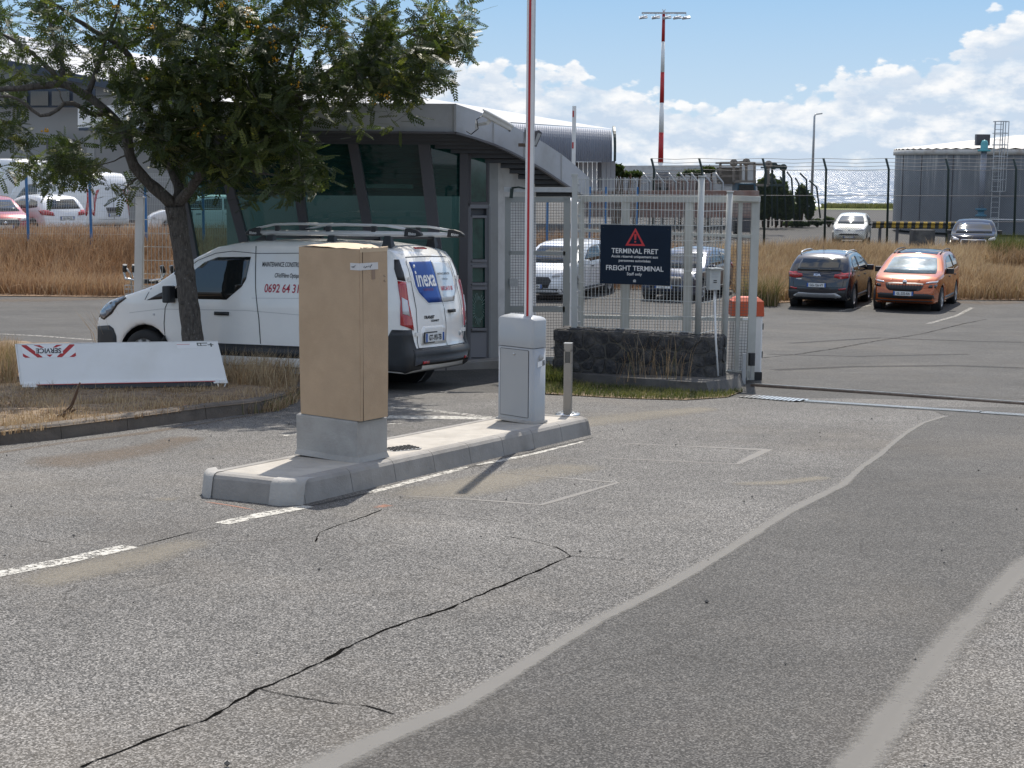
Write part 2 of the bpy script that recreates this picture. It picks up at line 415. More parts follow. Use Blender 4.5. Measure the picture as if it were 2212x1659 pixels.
mat('red', (.42, .02, .022), .4); mat('red_lamp', (.38, .01, .015), .12, coat=1.0); mat('clear_lamp', (.62, .62, .64), .1, coat=1.0)
mat('blue_sign', (.012, .065, .30), .35); mat('navy', (.006, .016, .034), .6, var=.1, vscale=6, spec=.25)
mat('white_print', (.80, .80, .79), .6); mat('black_print', (.03, .03, .035), .6); mat('red_print', (.45, .02, .05), .5); mat('sign_red', (.60, .04, .045), .45)
mat('plate_white', (.70, .71, .70), .4); mat('plate_blue', (.02, .10, .38), .4)
mat('chrome', (.62, .62, .63), .16, metal=1.0)
mat('cabinet_paint', (.36, .37, .375), .36, var=.03, vscale=2, coat=.3)
mat('orange_paint', (.52, .085, .028), .5, var=.12, vscale=3)
mat('green_dark', (.015, .032, .028), .5); mat('blue_post', (.035, .14, .32), .45, var=.1, vscale=5)
mat('dark_frame', (.085, .08, .088), .42, var=.05, vscale=2)
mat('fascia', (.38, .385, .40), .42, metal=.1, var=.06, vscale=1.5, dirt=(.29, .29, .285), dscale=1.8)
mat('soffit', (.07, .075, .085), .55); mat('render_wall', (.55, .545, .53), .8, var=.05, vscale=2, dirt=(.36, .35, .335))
# painted line: broken white paint over the asphalt
def paint_mat(name, cover):
    m = bpy.data.materials.new(name); m.use_nodes = True; MATS[name] = m
    t = m.node_tree; b = t.nodes['Principled BSDF']; b.inputs['Roughness'].default_value = .8
    tc = N(t, 'ShaderNodeTexCoord'); v = tc.outputs['Object']
    b.inputs['Base Color'].default_value = (.66, .64, .58, 1)
    L(t, mixc(t, ramp(t, noise_(t, v, 12, 5), [(.4, 0.0), (.7, 1.0)]), (.50, .48, .43), (.34, .325, .29)), b.inputs['Base Color'])
    f = math_(t, 'ADD', math_(t, 'MULTIPLY', noise_(t, v, 22, 6, .75), .65), math_(t, 'MULTIPLY', noise_(t, v, 70, 3, .6), .35))
    a = ramp(t, f, [(cover, 0.0), (cover+.03, 1.0)])
    tr = N(t, 'ShaderNodeBsdfTransparent'); mx = N(t, 'ShaderNodeMixShader'); L(t, a, mx.inputs[0]); L(t, tr.outputs[0], mx.inputs[1]); L(t, b.outputs[0], mx.inputs[2])
    L(t, mx.outputs[0], t.nodes['Material Output'].inputs[0]); return m
paint_mat('line_paint', .455); paint_mat('line_paint_worn', .50)
def faint(name, col, cover, amount, soft=True):
    m = bpy.data.materials.new(name); m.use_nodes = True; MATS[name] = m
    t = m.node_tree; b = t.nodes['Principled BSDF']; b.inputs['Roughness'].default_value = .95; b.inputs['Base Color'].default_value = (*col, 1)
    v = N(t, 'ShaderNodeTexCoord').outputs['Object']
    nz_ = math_(t, 'ADD', math_(t, 'MULTIPLY', noise_(t, v, 1.6, 8, .7), .5), math_(t, 'MULTIPLY', noise_(t, v, 40, 4, .7), .5))
    fa = N(t, 'ShaderNodeAttribute', attribute_name='fade').outputs['Fac'] if soft else 1.0
    th = math_(t, 'ADD', nz_, math_(t, 'MULTIPLY', math_(t, 'SUBTRACT', fa, .55) if soft else 0.0, .5))
    a = math_(t, 'MULTIPLY', ramp(t, th, [(cover-.06, 0.0), (cover+(.22 if soft else .12), 1.0)]), amount)
    tr = N(t, 'ShaderNodeBsdfTransparent'); mx = N(t, 'ShaderNodeMixShader'); L(t, a, mx.inputs[0]); L(t, tr.outputs[0], mx.inputs[1]); L(t, b.outputs[0], mx.inputs[2])
    L(t, mx.outputs[0], t.nodes['Material Output'].inputs[0]); return m
faint('joint_film', (.215, .205, .188), .43, .66); faint('dust_film', (.27, .24, .19), .49, .5); faint('loop_film', (.27, .255, .235), .34, .7); faint('orange_film', (.42, .20, .13), .42, .6); faint('soil_film', (.16, .12, .085), .53, .5)
# ------------------------------------------------------------------ ground sheet
xs = [-900, -500, -300, -180, -120, -80, -60]+[x for x in range(-48, 49, 1)]+[60, 80, 120, 180, 300, 500, 900]
ys = [-60, -20]+[y*1.0 for y in range(-5, 80, 1)]+[85, 95, 110, 130, 150, 165]
b = MB(); vs = [(x, y, gz(x, y)) for y in ys for x in xs]; nx = len(xs)
b.add(vs, [(j*nx+i, j*nx+i+1, (j+1)*nx+i+1, (j+1)*nx+i) for j in range(len(ys)-1) for i in range(nx-1)], True)
# the land's seaward edge drops to the water
e = [(x, 165, gz(x, 165)) for x in xs]; e2 = [(x, 175, -10.0) for x in xs]; b.add(e+e2, [(i, i+1, nx+i+1, nx+i) for i in range(nx-1)])
tag(b.build('ground', 'asphalt_far'), kind='structure')
# sea
m, t, bs = principled('sea'); MATS['sea'] = m
bs.inputs['Base Color'].default_value = (.03, .075, .14, 1); bs.inputs['Roughness'].default_value = .28; bs.inputs['Specular IOR Level'].default_value = .6
v = N(t, 'ShaderNodeTexCoord').outputs['Object']
mp = N(t, 'ShaderNodeMapping'); mp.inputs['Scale'].default_value = (1, .16, 1); L(t, v, mp.inputs[0])
nn = N(t, 'ShaderNodeTexNoise'); nn.inputs['Scale'].default_value = .22; nn.inputs['Detail'].default_value = 9; nn.inputs['Roughness'].default_value = .88; L(t, mp.outputs[0], nn.inputs['Vector'])
vm = N(t, 'ShaderNodeVectorMath', operation='SUBTRACT'); L(t, nn.outputs['Color'], vm.inputs[0]); vm.inputs[1].default_value = (.5, .5, .5)
vs_ = N(t, 'ShaderNodeVectorMath', operation='MULTIPLY'); L(t, vm.outputs[0], vs_.inputs[0]); vs_.inputs[1].default_value = (1.6, 3.2, 0)
va = N(t, 'ShaderNodeVectorMath', operation='ADD'); L(t, vs_.outputs[0], va.inputs[0]); va.inputs[1].default_value = (0, -.24, 1)
vn = N(t, 'ShaderNodeVectorMath', operation='NORMALIZE'); L(t, va.outputs[0], vn.inputs[0]); L(t, vn.outputs[0], bs.inputs['Normal'])
b = MB(); b.poly([(-30000, 160, -9), (30000, 160, -9), (30000, 45000, -9), (-30000, 45000, -9)]); tag(b.build('sea', 'sea'), kind='structure')
# near road surface (coarse), with the smoother resurfaced lane and its sealed joints
edge1 = [(2045,900),(1995,915),(1960,935),(1925,962),(1900,985),(1860,1012),(1820,1050),(1700,1110),(1650,1142),(1560,1200),(1440,1270),(1290,1345),(1150,1430),(990,1530),(800,1610),(700,1659),(560,1740)]
edge2 = [(2250,1200),(2212,1222),(2140,1300),(2060,1380),(1990,1470),(1920,1560),(1850,1659),(1790,1750)]
near = [(-14, 2.0), (13, 2.0), (13, 18.05), (.5, 18.6), (-2, 19.5), (-14, 19.5)]
drape('road_surface', [near], 'asphalt_coarse', .004, 1.0, kind='structure')
e1 = [G(*p) for p in edge1]; e2 = [G(*p) for p in edge2]
lane = [(p.x, p.y) for p in e1]+[(p.x, p.y) for p in reversed(e2)]
lane2 = lane+[(10.5, 12.0), (10.5, 17.6), (6.2, 17.6)]
lane_p = [(p.x, p.y) for p in e1]+[(e1[-1].x, 2.2), (e2[-1].x, 2.2)]+[(p.x, p.y) for p in reversed(e2)]+[(12.5, e2[0].y+2.5), (12.5, 17.6), (e1[0].x+.05, 17.4)]
drape('resurfaced_lane', [lane_p], 'asphalt_smooth', .008, 1.0, kind='structure')
strip('sealed_joint', edge1, [.04, .04, .05, .05, .06, .05, .06, .06, .05, .06, .06, .05, .06, .07, .09, .10, .11], 'sealant', .0100, jag=.004, sub=.05, kind='structure')
soft_strip('sealed_joint_edge', edge1, [.07]*6+[.10]*7+[.13,.17,.20,.22], 'joint_film', .0104, kind='structure')
soft_strip('sealed_joint', edge2, [.17]*len(edge2), 'joint_film', .0105, kind='structure')
for i, (c, wd, wg) in enumerate([
    ([(170,1662),(350,1592),(440,1558),(560,1492),(650,1455),(760,1395),(880,1345),(960,1320),(1040,1285),(1150,1240),(1232,1203)], .021, .024),
    ([(560,1492),(640,1508),(720,1522),(790,1528),(850,1546)], .010, .01), ([(1232,1203),(1205,1185),(1150,1170),(1090,1160)], .011, .012),
    ([(1232,1203),(1290,1207),(1345,1212)], .007, .01), ([(826,1102),(790,1117),(735,1135),(690,1152),(682,1172)], .013, .014),
    ([(826,1102),(900,1108),(1000,1118),(1110,1132)], .006, .012), ([(480,1138),(400,1155),(290,1184)], .010, .012), ([(1830,1040),(1740,1090),(1700,1105)], .008, .01),
    ([(0,1150),(40,1160),(110,1175)], .005, .01), ([(1250,1640),(1400,1600),(1480,1590)], .004, .01),
    ([(1641,774),(1720,766),(1800,754),(1900,736),(1990,722),(2080,700),(2130,690)], .035, .01), ([(1660,838),(1800,842),(1960,850),(2212,862)], .022, .01)]):
    strip('asphalt_crack', c, [wd*.62], 'crack', .0066, jag=wd*.2, sub=.04, wig=wg*.34, kind='structure')
# painted lines
strip('road_line', [(-60,1254),(120,1218),(283,1182)], [.13, .13, .13], 'line_paint', .0066, jag=.008, kind='structure')
strip('road_line', [(478,1133),(570,1113),(668,1095)], [.11, .12, .12], 'line_paint', .0066, jag=.008, kind='structure')
strip('road_line', [(800,1066),(905,1038),(1010,1010)], [.07, .09, .05], 'line_paint', .0066, jag=.01, kind='structure')
strip('road_line', [(1030,1006),(1080,997),(1150,982),(1260,955)], [.03, .08, .07, .03], 'line_paint', .0066, jag=.01, kind='structure')
strip('road_line', [(838,880),(950,890),(1072,904)], [.16, .16, .14], 'line_paint_worn', .0066, jag=.02, kind='structure')
strip('road_line', [(838,902),(960,903),(1060,905)], [.34, .36, .16], 'line_paint', .0068, jag=.03, kind='structure')
strip('road_line', [(610,942),(700,935),(860,915)], [.10, .10, .10], 'line_paint_worn', .0066, jag=.02, kind='structure')
soft_strip('loop_cut', [(850,1072),(1010,1080),(1170,1092),(1335,1044),(1190,1032),(1100,1024)], [.05]*6, 'loop_film', .0062, kind='structure')
soft_strip('loop_cut', [(1290,990),(1450,997),(1592,1004),(1656,973),(1480,965),(1330,958)], [.05, .05, .05, .14, .06, .05], 'loop_film', .0062, kind='structure')
soft_strip('survey_mark', [(428,1083),(500,1094),(560,1105)], [.03, .03, .02], 'orange_film', .0062, kind='structure')
soft_strip('survey_mark', [(805,1100),(835,1093),(858,1096)], [.08, .10, .04], 'orange_film', .0062, kind='structure')
soft_strip('survey_mark', [(840,1100),(870,1090)], [.04, .03], 'orange_film', .0062, kind='structure')
soft_strip('dust_patch', [(780,1085),(980,1060),(1150,1025),(1300,1000)], [.7, .75, .7, .5], 'dust_film', .0062, kind='structure')
soft_strip('dust_patch', [(1150,925),(1330,905),(1560,880)], [.8, .9, .4], 'dust_film', .0062, kind='structure')
soft_strip('dust_patch', [(1560,1048),(1680,1045),(1800,1030)], [.25, .25, .2], 'dust_film', .0062, kind='structure')
soft_strip('dust_patch', [(-60,1010),(120,1000),(300,975),(430,940)], [.9, 1.0, .7, .4], 'soil_film', .0062, kind='structure')
soft_strip('dust_patch', [(0,1280),(280,1210),(460,1160)], [.4, .5, .3], 'dust_film', .0062, kind='structure')
soft_strip('dust_patch', [(290,1085),(360,1080),(420,1072)], [.1, .22, .1], 'dust_film', .0062, kind='structure')
faint('tyre_film', (.035, .033, .032), .42, .45)
for c, wd in (([(1660,800),(1850,792),(2060,790),(2230,796)], .30), ([(1700,742),(1900,730),(2120,738),(2230,740)], .25), ([(1650,765),(1850,770),(2100,765)], .2)):
    soft_strip('tyre_mark', c, [wd]*len(c), 'tyre_film', .0018, kind='structure')
soft_strip('kerb_dirt', [(-40,985),(134,958),(300,938),(450,914),(600,888)], [.16,.14,.2,.1,.12], 'soil_film', .0062, kind='structure')
soft_strip('kerb_dirt', [(640,1102),(800,1066),(1000,1014),(1287,945)], [.05,.05,.05,.05], 'tyre_film', .0062, kind='structure')
soft_strip('edge_dirt', [(-60,649),(80,648),(190,646),(290,640)], [1.3,1.6,1.2,1.5], 'soil_film', .0022, kind='structure')
soft_strip('edge_dirt', [(1640,654),(1760,652),(1880,648),(2000,650),(2120,655),(2230,650)], [.8,1.2,.8,1.2,1.4,1.2], 'soil_film', .0022, kind='structure')
# yard lines by the far cars
for c in ([(1642,657),(1690,651),(1712,645)], [(1812,673),(1890,658)], [(2005,700),(2040,690),(2100,665)], [(1642,700),(1640,690)]):
    strip('road_line', c, [.12]*len(c), 'line_paint_worn', .008, kind='structure')
# line on the road left of the van
strip('road_line', [(0,722),(80,726),(200,735)], [.16, .16, .16], 'line_paint_worn', .008, kind='structure')
# ------------------------------------------------------------------ loose litter: pebbles and clinker on the road
b = MB()
for _ in range(130):
    x = random.uniform(-4.5, 5); y = random.uniform(4.5, 16); s = random.choice([.006, .008, .01, .013]) * random.uniform(.6, 1.2)
    c = Vector((x, y, gz(x, y)+.012+s*.3)); vs = [c+Vector((random.uniform(.7, 1.2)*s*a, random.uniform(.7, 1.2)*s*bb, random.uniform(.5, .9)*s*d)) for a, bb, d in ((1,0,0),(-1,0,0),(0,1,0),(0,-1,0),(0,0,1),(0,0,-1))]
    b.add(vs, [(0,2,4),(2,1,4),(1,3,4),(3,0,4),(2,0,5),(1,2,5),(3,1,5),(0,3,5)])
tag(b.build('loose_gravel', 'slab_dark'), kind='stuff', label='dark loose gravel crumbs scattered over the near road', cat='gravel')
# ------------------------------------------------------------------ barrier island
A, B_, C_ = G(412,1072), G(632,1097), G(1287,938)
ax = (C_-B_); Lk = ax.xy.length; ax = Vector((ax.x, ax.y, 0)).normalized(); ay = Vector((-ax.y, ax.x, 0))
wI = (A-B_).xy.length*.97
def isl(u, v, z):
    p = Vector((B_.x, B_.y, 0))+ax*u+ay*v; return Vector((p.x, p.y, gz(p.x, p.y)+z))
ISH = .17
isle = thing('traffic_island', 'long narrow pale concrete kerbed island carrying the boxed machine, barrier and bollard', 'traffic island', isl(Lk/2, wI/2, 0))
skew = (A-B_).dot(ax)*1.0
def sq(u, v):     # ends follow the slanted near face
    return u+skew*(v/wI)*(1-u/Lk)
nseg = 8; kw = .11
def kerb_piece(u0_, u1, side):
    b = MB(); n = 4; vs = []
    for i in range(n+1):
        u = u0_+(u1-u0_)*i/n
        # cross-section: outer foot, outer upper edge (rounded), inner top, inner foot
        secs = [(0, 0), (.03, ISH-.035), (.045, ISH-.012), (.07, ISH), (kw+.02, ISH-.001), (kw+.02, 0)]
        for (o, z) in secs:
            v = o if side == 0 else wI-o
            vs.append(isl(sq(u, v), v, z-.02 if z == 0 else z))
    k = 6; fs = [(i*k+j, i*k+(j+1)%k, (i+1)*k+(j+1)%k, (i+1)*k+j) for i in range(n) for j in range(k)]
    fs += [tuple(range(k)), tuple(n*k+j for j in range(k-1,-1,-1))]
    b.add(vs, fs); return b
us = [.16+(Lk-.32)*i/nseg for i in range(nseg+1)]
for side in (0, 1):
    for i in range(nseg): kerb_piece(us[i]+.003, us[i+1]-.003, side).build('kerb_stone', 'concrete', isle)
# end blocks with chamfered corners
def end_block(u_out, u_in, name, m):
    b = MB(); s_ = 1 if u_in > u_out else -1; ch = .10
    def ring(ins, z):
        o = ins
        pts = [(u_in, o), (u_out+s_*(ch+o*.4), o), (u_out+s_*o, ch+o*.4), (u_out+s_*o, wI-ch-o*.4), (u_out+s_*(ch+o*.4), wI-o), (u_in, wI-o)]
        return [isl(sq(u, v), v, z) for (u, v) in pts]
    rs = [ring(0, -.02), ring(.03, ISH-.035), ring(.045, ISH-.012), ring(.07, ISH+.0005)]
    vs = sum(rs, []); n = 6; fs = [(i*n+j, i*n+(j+1)%n, (i+1)*n+(j+1)%n, (i+1)*n+j) for i in range(3) for j in range(n)]
    fs.append(tuple(3*n+j for j in range(n))); b.add(vs, fs); return b.build(name, m, isle)
end_block(0, .157, 'kerb_end', 'concrete'); end_block(Lk, Lk-.157, 'kerb_end', 'concrete')
# pale mortar repairs at the corners of the near end
for (v0, v1) in ((-.012, .20), (wI-.16, wI+.012)):
    b = MB(); vs = []
    for (o, z) in ((-.010, -.01), (.022, ISH-.03), (.040, ISH-.006), (.07, ISH+.006), (.16, ISH+.004)):
        for k in range(7):
            v = v0+(v1-v0)*k/6; cc = max(0, (.10-v)) if v0 < 0.1 else max(0, v-(wI-.10))
            vs.append(isl(sq(o+cc*1.0+random.uniform(-.002, .002), v), v, z))
    b.add(vs, [(i*7+j, i*7+j+1, (i+1)*7+j+1, (i+1)*7+j) for i in range(4) for j in range(6)], True)
    b.build('mortar_repair', 'concrete_pale', isle)
b = MB(); n = 20
vs = [isl(sq(.157+(Lk-.314)*i/n, v), v, ISH-.004) for i in range(n+1) for v in (kw+.02, wI-kw-.02)]
b.add(vs, [(i*2, i*2+2, i*2+3, i*2+1) for i in range(n)]); b.build('paving', 'concrete_top', isle)
def on_isle(px, py): return G(px, py, ISH)
yaw_i = math.atan2(ax.y, ax.x)
# cast floor plate with raised buttons
pc = on_isle(868, 970); pl = thing('floor_plate', 'small dark chequered metal cover in the island paving', 'cover', pc, yaw_i-R(25))
b = MB(); b.box((0,0,.003), (.26, .16, .008)); b.build('plate', 'galv', pl, False)
b = MB()
for i in range(7):
    for j in range(4): b.box((-.11+i*.036, -.06+j*.04, .010), (.02, .022, .008))
tag(b.build('button', 'rubber', pl, False), kind='stuff')
# ------------------------------------------------------------------ plinth, cardboard box, barrier, bollard
mat('cardboard', (.45, .32, .205), .85, var=.07, vscale=5, bump=.15, bscale=70, dirt=(.40, .28, .175), dscale=3)
mat('cardboard_light', (.58, .45, .31), .85, var=.06, vscale=5)
mat('tape_white', (.60, .58, .56), .5)
def footprint(L_, F_, R_):
    a = (L_-F_); a.z = 0; la = a.length; a.normalize(); p = Vector((a.y, -a.x, 0))
    if p.dot(R_-F_) < 0: p = -p
    lb = (R_-F_).dot(p); return a, la, p, lb
Lp, Fp, Rp = on_isle(641,984), on_isle(772,998.5), on_isle(836.4,989)
a_, la, p_, lb = footprint(Lp, Fp, Rp)
print('plinth', la, lb, Fp)
hp = (998.5-908)/F*Fp.y
def rect(o, a, la, p, lb, z, inset=0, taper=0):
    return [Vector((o.x, o.y, z))+a*u+p*v for (u, v) in ((inset, inset), (la-inset, inset), (la-inset, lb-inset), (inset, lb-inset))]
zt = Fp.z
plinth = None
b = MB(); rings = [rect(Fp, a_, la, p_, lb, zt-.01, -.012), rect(Fp, a_, la, p_, lb, zt+.03, .001), rect(Fp, a_, la, p_, lb, zt+hp-.012, .0), rect(Fp, a_, la, p_, lb, zt+hp, .012)]
vs = sum(rings, []); b.add(vs, [(i*4+j, i*4+(j+1)%4, (i+1)*4+(j+1)%4, (i+1)*4+j) for i in range(3) for j in range(4)]+[(12,13,14,15)])
tag(b.build('concrete_plinth', 'concrete_pale'), 'pale cast concrete block under the tall cardboard box', 'plinth')
bx = thing('cardboard_box', 'tall brown cardboard carton standing upright on the concrete block, its top flap lifting', 'box', Vector((Fp.x, Fp.y, zt+hp))+a_*la/2+p_*lb/2)
Fb = Vector((Fp.x, Fp.y, zt+hp+.003))+a_*(-.0)+p_*(-.0)
lab = la*(783-651)/(772-641)*.965; lbb = lb*.90; ob = Fb+a_*(la-lab)*.5-a_*.035+p_*.006
hb = (904.6-532)/F*Fb.y*1.005
def bw(u, v, z):  # slight bow of the walls
    s = math.sin(math.pi*z/hb); return ob+a_*(u+(.004*s if u > lab/2 else -.003*s))+p_*(v-(.004*s if v < lbb/2 else -.004*s))+Vector((0,0,z))
def wall(c0, c1, name, m):
    b = MB(); n, k = 10, 6; vs = []
    for i in range(n+1):
        for j in range(k+1):
            u = c0[0]+(c1[0]-c0[0])*j/k; v = c0[1]+(c1[1]-c0[1])*j/k; p = bw(u, v, hb*i/n)
            vs.append(p)
    b.add(vs, [(i*(k+1)+j, i*(k+1)+j+1, (i+1)*(k+1)+j+1, (i+1)*(k+1)+j) for i in range(n) for j in range(k)], False)
    o = b.build(name, m, bx); md = o.modifiers.new('t', 'SOLIDIFY'); md.thickness = .005; md.offset = 0; return o
wall((0,0), (lab,0), 'side_panel', 'cardboard'); wall((0,0), (0,lbb), 'side_panel', 'cardboard'); wall((lab,0), (lab,lbb), 'side_panel', 'cardboard'); wall((0,lbb), (lab,lbb), 'side_panel', 'cardboard')
# seam beside the corner, top flaps
b = MB(); b.bar(bw(.0,.028,0)-p_*0-a_*.004, bw(.0,.028,hb)-a_*.004, .003, .003); b.build('folded_seam', 'crack', bx)
b = MB(); n = 8; vs = []
for i in range(n+1):
    for j in range(5):
        u = lab*i/n; v = lbb*j/4; lift = .010+.022*math.sin(math.pi*min(1, (1-i/n)*1.2)) * (j/4) + .006*random.uniform(-1,1)
        vs.append(bw(u, v, hb)+Vector((0,0,lift)))
b.add(vs, [(i*5+j, i*5+j+1, (i+1)*5+j+1, (i+1)*5+j) for i in range(n) for j in range(4)]); o = b.build('top_flap', 'cardboard_light', bx); md = o.modifiers.new('t', 'SOLIDIFY'); md.thickness = .004
b = MB()
for k in range(9):
    v0 = lbb*k/9; v1 = lbb*(k+1)/9; h0 = random.uniform(-.006, .008); h1 = random.uniform(-.006, .008)
    b.add([bw(-.004,v0,hb-.02), bw(-.004,v1,hb-.02), bw(-.012,v1,hb+h1+.01), bw(-.012,v0,hb+h0+.01)], [(0,1,2,3)])
o = b.build('torn_edge', 'cardboard_light', bx); md = o.modifiers.new('t', 'SOLIDIFY'); md.thickness = .004
b = MB(); z0, z1 = hb-.145, hb-.095
b.add([bw(.085,-.004,z0), bw(.085,-.004,z1), bw(-.006,-.004,z1), bw(-.006,-.004,z0), bw(-.006,lbb*.64,z0), bw(-.006,lbb*.64,z1)], [(0,1,2,3),(3,2,5,4)]); b.build('tape', 'tape_white', bx)
b = MB()
for (s0, s1, zc) in ((.08, .045, .12), (-.1, -.8, 0)):
    pass
for (u, v, n_, sz) in ((.07, None, 5, .010), (None, .05, 9, .013)):
    for k in range(n_):
        if v is None: q0 = bw(.075-.008*k,-.0055,z0+.02+.006*random.uniform(-1,1)); q1 = bw(.075-.008*(k+1),-.0055,z0+.03+.010*random.uniform(-1,1))
        else: q0 = bw(-.0075,.035+.010*k,z0+.022+.008*random.uniform(-1,1)); q1 = bw(-.0075,.035+.010*(k+1),z0+.028+.009*random.uniform(-1,1))
        b.bar(q0, q1, .003, .0015)
tag(b.build('handwriting', 'black_print', bx), kind='stuff')
b = MB(); b.add([bw(-.0045,lbb*.42,z0-.07), bw(-.0045,lbb*.54,z0-.07), bw(-.0045,lbb*.54,z0), bw(-.0045,lbb*.42,z0)], [(0,1,2,3)]); b.build('tape', mat('tape_brown', (.27,.18,.12), .4), bx)
b = MB()
for z_ in (z0-.05, z0-.09):
    for k in range(5):
        q0 = bw(-.0045, lbb*.84+.004*k, z_+random.uniform(-.006,.006)); b.bar(q0, q0+Vector((0,0,random.uniform(-.012,.012)))+p_*.006, .002, .001)
tag(b.build('handwriting', 'black_print', bx), kind='stuff')
# --- barrier
Lc, Fc, Rc = on_isle(1073.5,908), on_isle(1150.5,915.8), on_isle(1168,911.5)
ca, cla, cp, clb = footprint(Lc, Fc, Rc); 
print('cab', cla, clb, Fc)
ch_ = (915.4-690)/F*Fc.y      # height of the straight corner
bar_ = thing('barrier', 'grey raised parking barrier on the island, its white and red arm pointing straight up', 'barrier', Fc+ca*cla/2+cp*clb/2)
def crect(ins, z, rr=.03, n=4, top=None):
    pts = []
    for (cu_i, cv_i, a0) in ((ins+rr, ins+rr, 180), (cla-ins-rr, ins+rr, 270), (cla-ins-rr, clb-ins-rr, 0), (ins+rr, clb-ins-rr, 90)):
        for k in range(n+1):
            a = R(a0+90*k/n); u, v = cu_i+rr*math.cos(a), cv_i+rr*math.sin(a)
            zz = z if top is None else z+top*(1-((u-cla/2)/(cla/2))**2)
            pts.append(Vector((Fc.x, Fc.y, Fc.z+zz))+ca*u+cp*v)
    return pts
def stack(rs, cap=True):
    b = MB(); n = len(rs[0]); b.add(sum(rs, []), [(i*n+j, i*n+(j+1)%n, (i+1)*n+(j+1)%n, (i+1)*n+j) for i in range(len(rs)-1) for j in range(n)], True)
    if cap: o = len(rs)-1; b.f.append(tuple(o*n+j for j in range(n))); b.sm.append(True)
    return b
zs = ch_*.735
stack([crect(0, 0), crect(0, zs-.004), crect(.006, zs-.004)]).build('housing', 'cabinet_paint', bar_)
tp = .055
h = stack([crect(-.002, zs+.002), crect(-.002, ch_-.003, top=tp), crect(.004, ch_+.004, top=tp), crect(.03, ch_+.007, top=tp), crect(clb*.28, ch_+.008, .01, top=tp), crect(clb*.47, ch_+.008, .002, top=tp)])
h.build('hood', 'cabinet_paint', bar_)
b = MB(); b.add([p for p in crect(-.018, -.004)+crect(-.018, .014)+crect(.001, .022)], [(i*20+j, i*20+(j+1)%20, (i+1)*20+(j+1)%20, (i+1)*20+j) for i in range(2) for j in range(20)], True); b.build('mortar_bed', 'concrete_pale', bar_)
def cf(u, v, z): return Vector((Fc.x, Fc.y, Fc.z+z))+ca*u+cp*v
d = MB(); u0_, u1_ = cla*.13, cla*.90; z0, z1 = .05, zs-.025
d.add([cf(u0_,-.004,z0), cf(u1_,-.004,z0), cf(u1_,-.004,z1), cf(u0_,-.004,z1), cf(u0_,.002,z0), cf(u1_,.002,z0), cf(u1_,.002,z1), cf(u0_,.002,z1)], [(0,1,2,3),(0,4,5,1),(1,5,6,2),(2,6,7,3),(3,7,4,0)])
dr = d.build('door', 'cabinet_paint', bar_)
g_ = MB()
for (p0, p1) in (((u0_-.003,z0),(u0_-.003,z1)), ((u1_+.003,z0),(u1_+.003,z1)), ((u0_,z1+.003),(u1_,z1+.003)), ((u0_,z0-.003),(u1_,z0-.003))):
    g_.bar(cf(p0[0],-.001,p0[1]), cf(p1[0],-.001,p1[1]), .005, .003)
g_.build('door_gap', 'black_plastic', dr)
k_ = MB(); rot = Matrix.Rotation(math.atan2(cp.y, cp.x)-R(90), 3, 'Z'); k_.lathe([(0,-.012),(.008,-.012),(.012,-.006),(.012,.002)], cf(cla*.52,-.004,zs-.065), 'y', 14, True, rot); k_.build('lock', 'steel', dr)
k_ = MB(); rot2 = Matrix.Rotation(math.atan2(ca.y, ca.x), 3, 'Z'); k_.lathe([(0,-.02),(.02,-.018),(.028,-.004),(.028,.004)], cf(0,clb*.55,zs-.085), 'x', 18, True, rot2); k_.build('knob', 'cabinet_paint', bar_)
k_ = MB(); k_.add([cf(-.004,clb*.30,zs-.175), cf(-.004,clb*.62,zs-.165), cf(-.004,clb*.62,zs-.115), cf(-.004,clb*.30,zs-.125)], [(0,1,2,3)]); k_.build('label_plate', 'white_print', bar_)
k_ = MB()
for i in range(4): z_ = zs-.118-.012*i; k_.add([cf(-.004,clb*.66,z_-.008), cf(-.004,clb*.84,z_-.006), cf(-.004,clb*.84,z_+.002), cf(-.004,clb*.66,z_)], [(0,1,2,3)])
k_.build('barcode', 'navy', bar_)
ac = cf(cla*.30, clb*.42, ch_+.02); aw = 19.5/F*Fc.y*.97; ad = .045; AL = 3.75
arm = MB(); arm.box((0,0,0), (aw, ad, AL), None, .008)
arm.v = [Vector((Fc.x,Fc.y,0))*0+ac+Vector((v.x, v.y, v.z+AL/2)) for v in arm.v]
armo = arm.build('arm', 'white_metal', bar_)
st = MB(); fy = ac.y-ad/2-.0015
st.box((ac.x-aw*.13, fy, ac.z+AL/2), (aw*.25, .003, AL-.02)); st.build('red_stripe', 'red', armo)
st = MB(); st.box((ac.x+aw*.43, fy, ac.z+AL/2), (aw*.035, .004, AL-.02)); st.box((ac.x-aw*.05, fy+.0006, ac.z+AL/2), (aw*.03, .003, AL-.02)); st.build('groove', 'galv', armo)
# --- bollard
bc = on_isle(1226, 894.5); bo = thing('reader_bollard', 'slim square bronze-grey steel bollard with a dark window on a round foot plate', 'bollard', bc, yaw_i*0-R(14))
s_ = .074; hh_ = (894.5-739)/F*bc.y
b = MB()
b.box((0,0,hh_*.36+.008), (s_, s_*.8, hh_*.72)); b.box((0,0,hh_*.945), (s_, s_*.8, hh_*.11))
b.box((-s_*.42,0,hh_*.82), (s_*.16, s_*.8, hh_*.20)); b.box((s_*.42,0,hh_*.82), (s_*.16, s_*.8, hh_*.20)); b.box((0,s_*.2,hh_*.82), (s_*.7, s_*.3, hh_*.20))
bm_ = mat('bronze_steel', (.26,.245,.225), .42, metal=.6, var=.06, vscale=5); b.build('post', bm_, bo, False)
b = MB(); b.box((0,-s_*.32,hh_*.82), (s_*.62, .004, hh_*.17)); b.build('window', 'car_glass', bo, False)
b = MB(); b.box((0,0,hh_+.0035), (s_+.004, s_*.8+.004, .006)); b.build('cap', 'steel', bo, False)
